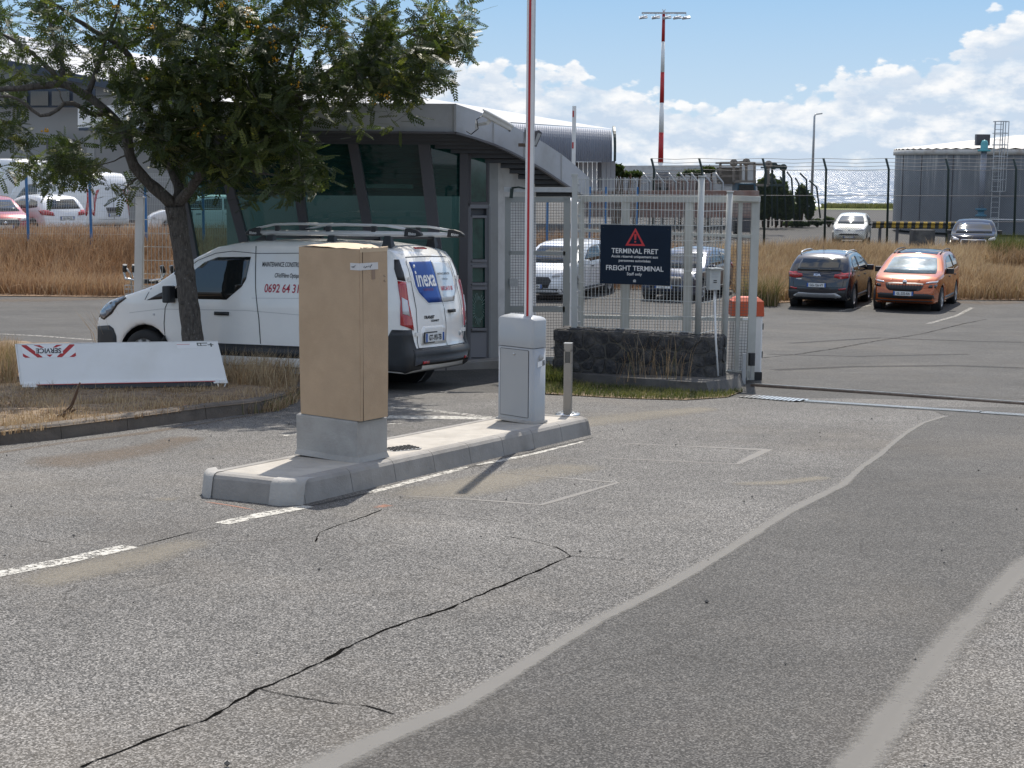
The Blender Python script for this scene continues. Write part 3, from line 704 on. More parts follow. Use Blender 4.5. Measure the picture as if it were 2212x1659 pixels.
b = MB(); b.lathe([(0,.010),(.115,.010),(.12,.006),(.12,-.004)], (0,0,0), 'z', 28); b.build('foot_plate', 'steel', bo, False)
for k in range(4):
    b = MB(); a = R(45+90*k); b.lathe([(0,.022),(.009,.022),(.009,.008)], (.095*math.cos(a), .095*math.sin(a), 0), 'z', 6, False); b.build('bolt', 'steel', bo, False)
# ------------------------------------------------------------------ verge on the left
VH = .12
kb = [(-110,992),(-40,974),(0,963),(134,949),(277,930),(446,906),(557,893),(612,878)]
kp = [G(*p) for p in kb]
endp = [G(648,858), G(690,835)]
back = [G(640,818), G(560,806), G(430,785), G(200,762), G(100,756), G(-80,752)]
vpoly = [(p.x, p.y) for p in kp]+[(p.x, p.y) for p in endp]+[(p.x, p.y) for p in back]
def noise2(x, y, s): return noise.noise(Vector((x*s, y*s, 3.7)))
bm = subdiv_poly(vpoly, .22); bm.verts.index_update(); bnd = {v.index for e in bm.edges if e.is_boundary for v in e.verts}
b = MB(); b.add([(v.co.x, v.co.y, gz(v.co.x, v.co.y)+VH+(.0 if v.index in bnd else .012+.03*noise2(v.co.x, v.co.y, 1.7)+.015*noise2(v.co.x, v.co.y, 5))) for v in bm.verts], [tuple(v.index for v in f.verts) for f in bm.faces], True); bm.free()
tag(b.build('verge_soil', 'soil'), kind='structure')
kt = thing('verge_kerb', 'dark stained concrete kerb along the front of the dry grass verge', 'kerb', kp[3])
def kerb_along(pts, parent, m, hgt, width, seg=1.0):
    out = []
    for i in range(len(pts)-1):
        a, b2 = pts[i], pts[i+1]; n = max(1, round((b2-a).xy.length/seg))
        for k in range(n): out.append((a.lerp(b2, k/n), a.lerp(b2, (k+1)/n)))
    for (a, b2) in out:
        d = (b2-a); d.z = 0; d.normalize(); nrm = Vector((-d.y, d.x, 0)); a = a+d*.004; b2 = b2-d*.004
        q = MB(); vs = []
        for p in (a, b2):
            g0 = gz(p.x, p.y)
            for (o, z) in ((0,-.02),(.012,hgt-.02),(.03,hgt),(width,hgt+.006),(width,-.02)): c = p+nrm*o; vs.append((c.x, c.y, g0+z))
        q.add(vs, [(j, (j+1)%5, 5+(j+1)%5, 5+j) for j in range(5)]+[(4,3,2,1,0),(5,6,7,8,9)]); q.build('kerb_stone', m, parent)
kerb_along(kp, kt, 'kerb_dark', .14, .14)
kt2 = thing('verge_kerb', 'low kerb rounding the right end of the dry grass verge behind the carton', 'kerb', endp[0])
kerb_along([kp[-1], endp[0], endp[1], back[0]], kt2, 'kerb_dark', .13, .12, .6)
kt3 = thing('verge_kerb', 'kerb along the back of the verge beside the white van', 'kerb', back[2]); kerb_along(back, kt3, 'kerb_dark', .13, .12, 1.2)
soft_strip('paint_dab', [(383,903.5),(423,909)], [.05,.05], 'orange_film', VH+.03, kind='structure')
# --- cast-off white panel
mat('panel_white', (.74,.75,.74), .35, var=.03, vscale=2, dirt=(.66,.66,.63), dscale=1.2, coat=.2)
bl = G(47,842,VH); br = G(491,838,VH); pn_d = Vector(((br-bl).x, (br-bl).y, 0)); pw = pn_d.length; pn_d.normalize(); pn_n = Vector((pn_d.y, -pn_d.x, 0))
lean = Vector((0,0,1))*math.cos(R(16))-pn_n*math.sin(R(16))
po = Vector((bl.x, bl.y, min(gz(bl.x,bl.y),gz(br.x,br.y))+VH+.09)); hpn = (829-742)/F*bl.y*1.03
pan = thing('service_panel', 'long white metal panel with an upside-down SERVICE sticker leaning on legs in the dry grass', 'panel', po)
def pp(u, h, o=0.0):
    k = h/hpn; x0 = -.055*k; x1 = pw-.10*k
    return po+pn_d*(x0+(x1-x0)*u)+lean*h+(pn_n*math.cos(R(16))+Vector((0,0,1))*math.sin(R(16)))*o
def pbox(b, u0, u1, h0, h1, o0, o1):
    b.add([pp(u0,h0,o0),pp(u1,h0,o0),pp(u1,h1,o0),pp(u0,h1,o0),pp(u0,h0,o1),pp(u1,h0,o1),pp(u1,h1,o1),pp(u0,h1,o1)], [(3,2,1,0),(4,5,6,7),(0,1,5,4),(1,2,6,5),(2,3,7,6),(3,0,4,7)])
b = MB(); pbox(b, 0, 1, .01, hpn, -.035, 0); pbox(b, 0, 1, -.012, .012, -.03, .022); pbox(b, 0, 1, hpn-.004, hpn+.004, -.05, .004); pb = b.build('sheet', 'panel_white', pan)
md = pb.modifiers.new('b', 'BEVEL'); md.width = .004; md.segments = 2
b = MB(); pbox(b, -.006, .0, 0, hpn, -.045, .012); b.build('edge_flange', 'panel_white', pan)
b = MB(); pbox(b, .07, .945, -.062, -.013, -.03, .014); b.build('rubber_skirt', 'black_plastic', pan)
b = MB(); pbox(b, .07, .94, -.014, -.006, .023, .026); b.build('red_line', 'red', pan)
for (ua, ub) in ((.0, .075), (.93, 1.0)):
    b = MB(); pbox(b, ua, ub, -.035, -.012, -.03, .024); pbox(b, ua+.015, ua+.022, -.10, -.03, -.02, .016)
    q0, q1 = pp(ua+.045, -.09, .01), pp(ua+.06, -.03, .01); b.bar(q0, q1, .012, .012); b.build('leg', 'panel_white', pan)
# SERVICE sticker, upside down
st = thing_ = MB(); pbox(st, .025, .282, hpn*.66, hpn*.975, .0005, .002); stk = st.build('sticker', 'white_print', pan)
def stp(s, t): return pp(.025+.257*s, hpn*(.66+.315*t), .0028)
def quad(b, pts): b.poly([stp(*p) for p in pts])
b = MB()
for pts in ([(.0,.92),(.0,1),(.09,1),(.36,.06),(.36,0),(.27,0)], [(1,.92),(1,1),(.91,1),(.64,.06),(.64,0),(.73,0)], [(.0,.35),(.13,0),(.04,0),(0,.1)], [(1,.35),(.87,0),(.96,0),(1,.1)],
            [(.22,.98),(.34,.98),(.42,.76),(.36,.76)], [(.78,.98),(.66,.98),(.58,.76),(.64,.76)], [(.44,.22),(.56,.22),(.5,.02)]): quad(b, pts)
b.build('chevron', 'red', stk)
b = MB(); b.poly([stp(*p)+pn_n*.0006 for p in ((.24,.30),(.76,.30),(.76,.76),(.24,.76))]); b.build('band', 'white_print', stk)
text_obj('lettering', 'SERVICE', .078, stp(.5,.70)+pn_n*.0012, -pn_d, -lean, 'black_print', stk, .001, 'CENTER', bold=.0022)
b = MB(); pbox(b, .79, .888, hpn*.83, hpn*.97, .0005, .002); s2 = b.build('sticker', 'white_print', pan)
b = MB(); pbox(b, .79, .855, hpn*.925, hpn*.935, .002, .003); b.build('stripe', 'red_print', s2)
b = MB()
for (u0_, u1_, h0, h1) in ((.892,.945,.945,.965),(.892,.898,.89,.965),(.908,.913,.89,.96),(.922,.940,.89,.905),(.945,.975,.90,.92),(.958,.966,.86,.95),(.895,.92,.885,.90)): pbox(b, u0_, u1_, hpn*h0, hpn*h1, .0005, .002)
b.build('worn_logo', mat('logo_grey', (.12,.13,.12), .6), pan)
# broken stick on the verge
s0 = G(122,905,VH+.0); b = MB()
s0.y += .15; s0.z = gz(s0.x, s0.y)+VH
b.tube([s0, s0+Vector((.09,.03,.10)), s0+Vector((.13,.04,.20)), s0+Vector((.18,.03,.33))], [.022,.018,.014,.008], 7); b.tube([s0+Vector((-.02,-.02,.01)), s0+Vector((.08,-.04,.05)), s0+Vector((.16,-.05,.09))], [.02,.016,.008], 7)
tag(b.build('broken_stick', 'rust_bark' if 'rust_bark' in MATS else mat('rust_bark', (.085,.05,.03), .95, var=.35, vscale=20, bump=.5)), 'dark broken forked stick lying on the verge by the kerb', 'stick')
# ------------------------------------------------------------------ vehicles
class Car:
    def __init__(s, outline, w0, belt, ztop, tumble, xf, xr, tf=.14, tr=.08, crown=.10, rcrown=.035, barrel=.02, r=.05, cut=.16, K=10, arch=None):
        s.w0, s.belt, s.ztop, s.tumble, s.xf, s.xr, s.tf, s.tr, s.barrel = w0, belt, ztop, tumble, xf, xr, tf, tr, barrel
        s.xmax = max(p[0] for p in outline); s.xmin = min(p[0] for p in outline)
        bm = bmesh.new(); vs = [bm.verts.new((x, 0, z)) for x, z in outline]; f = bm.faces.new(vs)
        bm.normal_update()
        depth = {}
        cur = f; tot = 0
        for v in f.verts: depth[v] = 0.0
        for th in (r*.15, r*.3, r*.55):
            before = set(bm.verts)
            bmesh.ops.inset_individual(bm, faces=[cur], thickness=th, use_even_offset=True); tot += th
            for v in set(bm.verts)-before: depth[v] = tot
        for v in cur.verts: depth[v] = r
        inner = [cur]
        for axis, lo, hi in ((0, s.xmin, s.xmax), (2, 0.0, ztop+.1)):
            k = lo+cut*.77
            while k < hi:
                co = Vector((k,0,0)) if axis == 0 else Vector((0,0,k)); no = Vector((1,0,0)) if axis == 0 else Vector((0,0,1))
                gg = set(inner); ee = {e for q in inner for e in q.edges}; vv = {v for q in inner for v in q.verts}
                res = bmesh.ops.bisect_plane(bm, geom=list(vv)+list(ee)+list(gg), plane_co=co, plane_no=no)
                inner = [q for q in set(inner)|{g for g in res['geom'] if isinstance(g, bmesh.types.BMFace)} if q.is_valid]
                k += cut
        bm.verts.index_update()
        bm.verts.ensure_lookup_table()
        def W(x, z, d):
            w = s.half(x, z)
            if d < r: w -= r-math.sqrt(max(0, r*r-(r-d)**2))
            return max(w, .02)
        dd = {v.index: depth.get(v, r) for v in bm.verts}
        V = [(v.co.x, v.co.z) for v in bm.verts]; Fs = [tuple(v.index for v in q.verts) for q in bm.faces]
        loop = []           # boundary loop in order
        be = [e for e in bm.edges if e.is_boundary]; adj = {}
        for e in be:
            a, b2 = e.verts[0].index, e.verts[1].index; adj.setdefault(a, []).append(b2); adj.setdefault(b2, []).append(a)
        st_ = be[0].verts[0].index; loop = [st_]; prev = None
        while True:
            nx_ = [q for q in adj[loop[-1]] if q != prev][0]
            prev = loop[-1]
            if nx_ == st_: break
            loop.append(nx_)
        bm.free()
        area = sum(V[loop[i]][0]*V[loop[(i+1)%len(loop)]][1]-V[loop[(i+1)%len(loop)]][0]*V[loop[i]][1] for i in range(len(loop)))
        if area < 0: loop.reverse()
        b = MB(); nV = len(V)
        b.add([(x, W(x, z, dd[i]), z) for i, (x, z) in enumerate(V)], [q for q in Fs], True)
        b.add([(x, -W(x, z, dd[i]), z) for i, (x, z) in enumerate(V)], [q[::-1] for q in Fs], True)
        rows = []
        nL = len(loop)
        for i, li in enumerate(loop):
            x, z = V[li]; (xa, za), (xb, zb) = V[loop[i-1]], V[loop[(i+1)%nL]]
            tx, tz = xb-xa, zb-za; l = math.hypot(tx, tz) or 1; nx_, nz_ = tz/l, -tx/l
            wv = W(x, z, 0); row = [nV+li]
            isarch = z < .75 and abs(nx_) > 0 and s.xmin+.12 < x < s.xmax-.12
            for k in range(1, K):
                t = -1+2*k/K; cr = 0 if (isarch or z < .3) else 1
                px = x+cr*nx_*crown*(1-t*t)*(1 if z < belt+.1 else .55); pz = z+cr*max(0, nz_)*rcrown*(1-t*t)
                b.v.append(Vector((px, t*wv, pz))); row.append(len(b.v)-1)
            row.append(li); rows.append(row)
        for i in range(nL):
            a, c = rows[i], rows[(i+1)%nL]
            for k in range(K): b.f.append((a[k], c[k], c[k+1], a[k+1])); b.sm.append(True)
        s.mb = b
        tris = b.f
        s.bvh = BVHTree.FromPolygons([tuple(v) for v in b.v], b.f)
    def half(s, x, z):
        w = s.w0
        if x > s.xf: w *= 1-s.tf*((x-s.xf)/(s.xmax-s.xf))**2.2
        if x < s.xr: w *= 1-s.tr*((s.xr-x)/(s.xr-s.xmin))**2.2
        if z > s.belt: w -= s.tumble*((z-s.belt)/(s.ztop-s.belt))**1.35
        else: w -= s.barrel*((s.belt-z)/s.belt)**2
        return w
    def hit(s, q, dr):
        h = s.bvh.ray_cast(Vector(q), Vector(dr))
        return (h[0], h[1]) if h[0] is not None else (None, None)
    def patch(s, name, poly, face, m, parent, off=.006, step=.12, thick=0.0, smooth=True):
        """a panel laid on the body: face = 'l' 'r' (poly x,z), 'f' 'b' (poly y,z), 't' (poly x,y)"""
        if isinstance(face, tuple):
            bm = subdiv_poly([(p[0]/60, p[1]) for p in poly], .07)
            for v in bm.verts: v.co.x *= 60
        else: bm = subdiv_poly(poly, step)
        bm.verts.index_update(); vs = []
        for v in bm.verts:
            a, c = v.co.x, v.co.y
            if isinstance(face, tuple):
                fx, ax0, ay0, sx, sy_ = face; ca_, sa_ = math.cos(R(a))*sx, math.sin(R(a))*sy_
                q, dr = (ax0+ca_*3, ay0+sa_*3, c), (-ca_, -sa_, 0)
            else: q, dr = {'l': ((a, 5, c), (0,-1,0)), 'r': ((a, -5, c), (0,1,0)), 'f': ((9, a, c), (-1,0,0)), 'b': ((-9, a, c), (1,0,0)), 't': ((a, c, 6), (0,0,-1))}[face]
            h, n = s.hit(q, dr)
            if h is None and isinstance(face, tuple): g = s.bvh.find_nearest(Vector((ax0+ca_*.5, ay0+sa_*.5, c))); h = g[0]; n = -Vector(dr)
            elif h is None:
                g = s.bvh.find_nearest(Vector(q)-Vector(dr)*(-5)); h = g[0]; n = -Vector(dr)
            if n.dot(Vector(dr)) > 0: n = -n
            n = (n-Vector(dr)*.6).normalized()
            vs.append(h+n*off)
        fs = [tuple(v.index for v in f.verts) for f in bm.faces]
        bnd = [(e.verts[0].index, e.verts[1].index) for e in bm.edges if e.is_boundary]; bm.free()
        b = MB(); b.add(vs, fs, smooth)
        o = len(vs)
        if isinstance(face, tuple): inn = -Vector((face[3]*.6, face[4]*.8, 0))*(off+.012)
        else: inn = -Vector({'l': (0,1,0), 'r': (0,-1,0), 'f': (1,0,0), 'b': (-1,0,0), 't': (0,0,1)}[face])*(off+.012)
        b.v += [v+inn for v in vs]
        for (i, j) in bnd: b.f.append((i, j, o+j, o+i)); b.sm.append(False)
        return b.build(name, m, parent, False)
    def line(s, name, pts, face, m, parent, width=.009, off=.0035, closed=False):
        b = MB(); q = []
        if closed: pts = pts+[pts[0]]
        for i in range(len(pts)-1):
            a, c = Vector(pts[i]), Vector(pts[i+1]); n = max(1, int((c-a).length/.07))
            for k in range(n): q.append(a.lerp(c, k/n))
        q.append(Vector(pts[-1])); vs = []
        for i, p in enumerate(q):
            d = (q[min(i+1, len(q)-1)]-q[max(i-1, 0)]).normalized(); n = Vector((-d.y, d.x))*width/2
            for sg in (1, -1):
                a, c = (p+n*sg)[:]
                o_, dr = {'l': ((a, 5, c), (0,-1,0)), 'r': ((a, -5, c), (0,1,0)), 'f': ((9, a, c), (-1,0,0)), 'b': ((-9, a, c), (1,0,0)), 't': ((a, c, 6), (0,0,-1))}[face]
                h, nn = s.hit(o_, dr)
                if h is None: h = Vector(o_)+Vector(dr)*4; nn = -Vector(dr)
                vs.append(h-Vector(dr)*off)
        b.add(vs, [(2*i, 2*i+1, 2*i+3, 2*i+2) for i in range(len(q)-1)]); return b.build(name, m, parent, False)
def arch_pts(cx, r, zc, zb, n=12):
    a0 = math.asin(max(-1, min(1, (zb-zc)/r))); pts = []
    for k in range(n+1):
        a = math.pi-a0-(math.pi-2*a0)*k/n; pts.append((cx+r*math.cos(a), zc+r*math.sin(a)))
    return pts          # from rear side to front side over the top
def outline(top, bottom_z, rw, fw, ar, zc):
    """top: rear-bottom ... over the roof ... front-bottom (x increasing overall)"""
    pts = list(top)
    fr = arch_pts(fw, ar, zc, bottom_z)[::-1]; rr = arch_pts(rw, ar, zc, bottom_z)[::-1]
    return pts+fr+rr
_wheel = {}
def wheel(parent, x, y, r, wd, kind, spokes=5, rimcol='galv'):
    side = 1 if y > 0 else -1
    wl = bpy.data.objects.new('wheel', None); C.objects.link(wl); wl.parent = parent; wl.location = (x, y, r); wl.rotation_euler = (0, 0, 0 if side > 0 else math.pi); wl.empty_display_size = .1
    key = (r, wd, kind)
    if key not in _wheel:
        t = MB(); t.lathe([(r*.66,wd*.5),(r*.74,wd*.53),(r*.93,wd*.47),(r*.99,wd*.36),(r,wd*.1),(r,-wd*.2),(r*.97,-wd*.42),(r*.8,-wd*.5),(r*.5,-wd*.45)], (0,0,0), 'y', 28)
        to = t.build('tyre', 'rubber', wl, False)
        m_ = MB(); m_.lathe([(r*.67,wd*.5),(r*.64,wd*.42),(r*.60,wd*.18),(r*.2,wd*.12),(0,wd*.12)], (0,0,0), 'y', 28)
        for k in range(spokes):
            a = 2*math.pi*k/spokes; ca_, sa_ = math.cos(a), math.sin(a)
            m_.bar((r*.1*ca_, wd*.36, r*.1*sa_), (r*.63*ca_, wd*.42, r*.63*sa_), r*.15, wd*.12, up=(0,1,0))
        m_.lathe([(0,wd*.44),(r*.14,wd*.44),(r*.17,wd*.34)], (0,0,0), 'y', 16)
        ro = m_.build('rim', rimcol, wl, False); _wheel[key] = (to.data, ro.data)
    else:
        for nm, me in zip(('tyre', 'rim'), _wheel[key]):
            o = bpy.data.objects.new(nm, me); C.objects.link(o); o.parent = wl
    return wl
def place(loc, heading, label, name, cat, group=None):
    """heading = (hx, hy); the vehicle stands on the slope of the ground"""
    h = Vector((heading[0], heading[1])).normalized(); e = .8
    zf = gz(loc[0]+h.x*e, loc[1]+h.y*e); zb = gz(loc[0]-h.x*e, loc[1]-h.y*e)
    s_ = Vector((-h.y, h.x)); zl = gz(loc[0]+s_.x*e, loc[1]+s_.y*e); zr = gz(loc[0]-s_.x*e, loc[1]-s_.y*e)
    X = Vector((h.x*2*e, h.y*2*e, zf-zb)).normalized(); Y = Vector((s_.x*2*e, s_.y*2*e, zl-zr)).normalized(); Z = X.cross(Y).normalized(); Y = Z.cross(X)
    m3 = Matrix((X, Y, Z)).transposed()
    return thing(name, label, cat, (loc[0], loc[1], gz(loc[0], loc[1])), 0, group, rot=m3.to_euler())
def plate(car, parent, face, cy, cz, txt, wd=.52, ht=.11, tilt=0):
    n = Vector((-1,0,0)) if face == 'b' else Vector((1,0,0))
    q, dr = ((-9,cy,cz),(1,0,0)) if face == 'b' else ((9,cy,cz),(-1,0,0))
    h, nn = car.hit(q, dr); ax_ = Vector((0,-1,0)) if face == 'b' else Vector((0,1,0))
    c = h+n*.014
    b = MB(); b.box(c, (.012, wd, ht)); pl_ = b.build('number_plate', 'plate_white', parent, False)
    for sg in (-1, 1):
        b = MB(); b.box(c+n*.004+ax_*sg*(wd/2-.022), (.008, .042, ht-.006)); b.build('blue_band', 'plate_blue', pl_, False)
    if txt.strip(): text_obj('lettering', txt, ht*.86, c+n*.009-Vector((0,0,ht*.31)), ax_, (0,0,1), 'black_print', pl_, .001, 'CENTER', world=False, bold=.002, sx=.80 if wd > .4 else .7)
    b = MB(); b.box(h+n*.004, (.012, wd+.03, ht+.03)); b.build('plate_holder', 'black_plastic', parent, False)
def paint(name, col, metal=0.0, rough=.28): return mat(name, col, rough, metal=metal, coat=.9, var=.03, vscale=3)
def mirror(parent, x, z, w, m, car, size=(.11,.10,.15)):
    for sd_ in (1, -1):
        b = MB(); c = Vector((x, sd_*(w+size[1]), z))
        b.box(c, (size[0], size[1]*2, size[2]), None, .025); b.bar((x, sd_*(w-.05), z-size[2]*.4), (x, sd_*(w+.06), z-size[2]*.35), .05, .04)
        o = b.build('wing_mirror', m, parent, False); md = o.modifiers.new('b', 'BEVEL'); md.width = .02; md.segments = 3
# ---------------- the white van
paint('van_white', (.88,.865,.825), 0, .3); mat('van_crease_shade', (.62,.61,.585), .4); mat('headlamp', (.20,.24,.30), .1, metal=.3, coat=1.0, var=.5, vscale=14)  # crease lines: shade along the body folds, put into the colour
VT = [(-2.30,.25),(-2.37,.30),(-2.40,.40),(-2.405,.50),(-2.37,.56),(-2.345,.62),(-2.345,.80),(-2.325,1.05),(-2.285,1.30),(-2.235,1.50),(-2.17,1.66),(-2.09,1.755),(-1.97,1.80),(-1.6,1.85),(-.9,1.875),(-.2,1.875),(.15,1.85),(.48,1.79),(.75,1.67),(1.08,1.48),(1.38,1.295),(1.58,1.225),(1.83,1.155),(2.05,1.10),(2.23,1.03),(2.37,.92),(2.45,.76),(2.47,.54),(2.455,.34),(2.38,.24)]
vo = outline(VT, .27, -1.50, 1.56, .415, .34)
van_c = Car(vo, .905, 1.08, 1.88, .135, 1.15, -1.9, .19, .03, .10, .035, .02, .055, .15, 12)
VPSI = R(23)
vh = Vector((-math.cos(VPSI), math.sin(VPSI))); vr = Vector((vh.y, -vh.x))
VRL = Vector((-1.275, 18.75)); vcen = VRL+vh*2.36+vr*.86
van = place((vcen.x, vcen.y), vh, 'white panel van with blue sign on its rear door, parked beside the grey booth', 'panel_van', 'van')
van_c.mb.build('body', 'van_white', van, False)
GT = .005
# side glass, quarter light, seams
for fc in ('l', 'r'):
    van_c.patch('window', [(-0.070,1.670),(0.430,1.660),(0.620,1.595),(0.930,1.375),(1.070,1.245),(1.090,1.115),(0.250,1.115),(0.030,1.285),(-0.030,1.385)], fc, 'car_glass', van, .006, .1)
    van_c.patch('quarter_light', [(1.110,1.235),(1.110,1.115),(1.500,1.080),(1.290,1.175)], fc, 'black_plastic', van, .006, .1)
    van_c.line('seam', [(-0.130,1.810),(-0.180,1.285),(-0.240,0.885),(-0.260,0.565)], fc, 'black_plastic', van, .012)
    van_c.line('seam', [(1.130,1.115),(1.200,0.985),(1.220,0.785),(1.210,0.545)], fc, 'black_plastic', van, .012)
    van_c.line('seam', [(1.050,1.395),(0.730,1.615),(0.470,1.710),(0.220,1.740),(-0.150,1.715),(-1.130,1.730),(-1.950,1.720)], fc, 'black_plastic', van, .008)
    van_c.line('seam', [(1.530,1.085),(1.430,1.245)], fc, 'black_plastic', van, .009)
    van_c.line('crease', [(1.800,0.905),(1.270,0.970),(-0.030,0.985),(-1.900,0.900)], fc, 'van_crease_shade', van, .010, .002)
    van_c.line('crease', [(-0.130,1.145),(-1.030,1.160),(-2.000,1.060)], fc, 'van_crease_shade', van, .008, .002)
    van_c.patch('sill', [(-1.050,0.270),(-1.030,0.550),(1.230,0.550),(1.250,0.270)], fc, 'black_plastic', van, .010, .15)
    van_c.patch('front_bumper', [(2.030,0.250),(2.050,0.585),(2.100,0.685),(2.180,0.725),(2.410,0.705),(2.430,0.340),(2.360,0.250)], fc, 'black_plastic', van, .010, .1)
    van_c.patch('rear_bumper', [(-1.800,0.235),(-1.820,0.460),(-1.960,0.530),(-2.090,0.660),(-2.090,0.235)], fc, 'black_plastic', van, .010, .1)
    van_c.patch('door_handle', [(0.210,0.915),(0.210,0.960),(0.420,0.960),(0.420,0.915)], fc, 'black_plastic', van, .030, .1)
    van_c.patch('side_lamp', [(1.370,0.885),(1.370,0.910),(1.395,0.910),(1.395,0.885)], fc, 'clear_lamp', van, .012, .1)
    van_c.patch('headlight', [(2.400,0.845),(2.300,0.965),(2.160,1.055),(1.900,1.115),(1.880,1.095),(2.030,1.015),(2.140,0.905),(2.280,0.815)], fc, 'headlamp', van, .010, .06)
    van_c.patch('headlight_surround', [(2.415,0.835),(2.310,0.975),(2.170,1.070),(1.900,1.130),(1.850,1.095),(2.010,1.005),(2.120,0.885),(2.280,0.795)], fc, 'black_plastic', van, .006, .06)
for wx in (-1.50, 1.56):
    for sy in (1, -1): wheel(van, wx, sy*.79, .345, .20, 'van', 10, 'grey_metal')
for wx in (-1.50, 1.56):        # dark wheel housings
    for sy in (1, -1):
        b = MB(); b.lathe([(.408,-.13),(.412,.10)], (wx, sy*.76, .34), 'y', 24); b.lathe([(.0,-.12*sy),(.405,-.12*sy)], (wx, sy*.76, .34), 'y', 24); b.build('wheel_arch', 'black_plastic', van, False)
b = MB()
for sy in (.80,): b.box((-.06, sy, .235), (1.75, .06, .085), None, .015)
b.build('side_step', 'grey_metal', van, False)
# front
van_c.patch('windscreen', [(-.74,1.30),(.74,1.30),(.63,1.72),(.3,1.76),(-.3,1.76),(-.63,1.72)], 'f', 'car_glass', van, .008, .1)
van_c.patch('grille', [(-.55,.60),(.55,.60),(.48,.80),(-.48,.80)], 'f', 'black_plastic', van, .008, .1)
van_c.patch('front_bumper', [(-.8,.30),(.8,.30),(.8,.56),(-.8,.56)], 'f', 'black_plastic', van, .010, .12)
# rear
van_c.patch('rear_bumper', [(-.80,.235),(.80,.235),(.80,.545),(-.80,.545)], 'b', 'black_plastic', van, .022, .12)
for sy in (1, -1):
    yy = lambda a: sorted([sy*a[0], sy*a[1]])
    fw_ = ('w', -1.95, sy*.52, -1, sy)
    van_c.patch('rear_bumper', [(12,.235),(75,.235),(75,.62),(62,.80),(33,.80),(24,.56),(12,.56)], fw_, 'black_plastic', van, .012)
    van_c.patch('tail_lamp', [(28,.79),(50,.86),(50,1.15),(53,1.40),(38,1.385),(36,1.1),(31,.95)], fw_, 'red_lamp', van, .014)
    van_c.patch('reversing_lamp', [(37,.97),(47,1.0),(48,1.20),(40,1.16)], fw_, 'clear_lamp', van, .020)
    van_c.patch('corner_trim', [(38,1.395),(53,1.41),(58,1.55),(58,1.66),(47,1.66),(41,1.5)], fw_, 'black_plastic', van, .008)
    for z_ in (1.42, .74):
        b = MB(); h, n = van_c.hit((-9, sy*.68, z_), (1,0,0)); b.box(h+Vector((-.012,0,0)), (.03, .075, .05), None, .008); b.build('hinge', 'van_white', van, False)
    van_c.patch('bumper_reflector', [(sy*.52,.375),(sy*.64,.375),(sy*.64,.405),(sy*.52,.405)][::sy], 'b', 'red_lamp', van, .030, .1)
van_c.line('seam', [(.665,.565),(.665,.9),(.655,1.3),(.63,1.62),(.58,1.69),(0,1.70),(-.58,1.69),(-.63,1.62),(-.655,1.3),(-.665,.9),(-.665,.565)], 'b', 'black_plastic', van, .012)
van_c.line('seam', [(0,1.70),(0,1.12),(-.03,.86),(-.02,.56)], 'b', 'black_plastic', van, .012)
van_c.line('seam', [(.665,.562),(-.665,.562)], 'b', 'black_plastic', van, .014)
sg = van_c.patch('blue_sign', [(.56,1.63),(.56,1.33),(.52,1.25),(.36,1.12),(.012,1.12),(.012,1.635)], 'b', 'blue_sign', van, .006, .07)
van_c.patch('door_window', [(-.012,1.63),(-.57,1.63),(-.60,1.33),(-.55,1.25),(-.38,1.12),(-.012,1.12)], 'b', paint('van_white_film', (.70,.72,.73), 0, .12), van, .005, .07)
van_c.line('crease', [(.60,1.66),(.60,1.33),(.55,1.24),(.38,1.105),(-.38,1.105),(-.55,1.24),(-.60,1.33),(-.60,1.66)], 'b', 'van_crease_shade', van, .008, .003)
text_obj('lettering', 'inexa', .29, (-2.6,.535,1.33), (0,-1,0), (0,0,1), 'white_print', sg, .010, bvh=van_c.bvh, world=False, bold=.006, sx=.80)
b = MB()
h, n = van_c.hit((-9,.50,1.575),(1,0,0)); b.lathe([(0,-.004),(.022,-.004),(.022,.004)], h+Vector((-.011,0,0)), 'x', 14); b.build('logo_dot', 'white_print', sg, False)
text_obj('lettering', 'CONSTRUCTION', .042, (-2.6,.42,1.27), (0,-1,0), (0,0,1), mat('faded_red', (.22,.03,.06), .6), sg, .010, bvh=van_c.bvh, world=False, sx=.8)
text_obj('lettering', 'MAINTENANCE CONSTRUCTION', .036, (-2.6,-.06,1.465), (0,-1,0), (0,0,1), 'black_print', van, .009, bvh=van_c.bvh, world=False, sx=.72, bold=.0006)
text_obj('lettering', 'CF/cf/Fibre Optique', .032, (-2.6,-.16,1.40), (0,-1,0), (0,0,1), 'black_print', van, .009, bvh=van_c.bvh, world=False, sx=.72)
text_obj('lettering', '0692 64 31 00', .075, (-2.6,-.07,1.265), (0,-1,0), (0,0,1), 'red_print', van, .009, bvh=van_c.bvh, world=False, bold=.0015, sx=.86)
text_obj('badge', 'TRANSIT', .052, (-2.6,.52,.925), (0,-1,0), (0,0,1), 'black_print', van, .006, bvh=van_c.bvh, world=False, bold=.0025, sx=1.15, shear=.25)
text_obj('badge', 'CONNECT', .033, (-2.6,.36,.885), (0,-1,0), (0,0,1), 'black_print', van, .006, bvh=van_c.bvh, world=False, bold=.002, sx=1.2, shear=.25)
van_c.patch('plate_recess', [(.60,.60),(.60,.78),(.55,.83),(.05,.83),(-.01,.78),(-.01,.60)], 'b', 'van_white', van, .004, .1)
plate(van_c, van, 'b', .30, .69, 'GT-193-TB')
for y_ in (.44, .16): b = MB(); b.box((-2.375,y_,.80), (.03,.09,.025), None, .008); b.build('plate_lamp', 'black_plastic', van, False)
van_c.patch('door_handle', [(-.11,.98),(-.32,.98),(-.32,1.02),(-.11,1.02)][::-1], 'b', 'black_plastic', van, .03, .1)
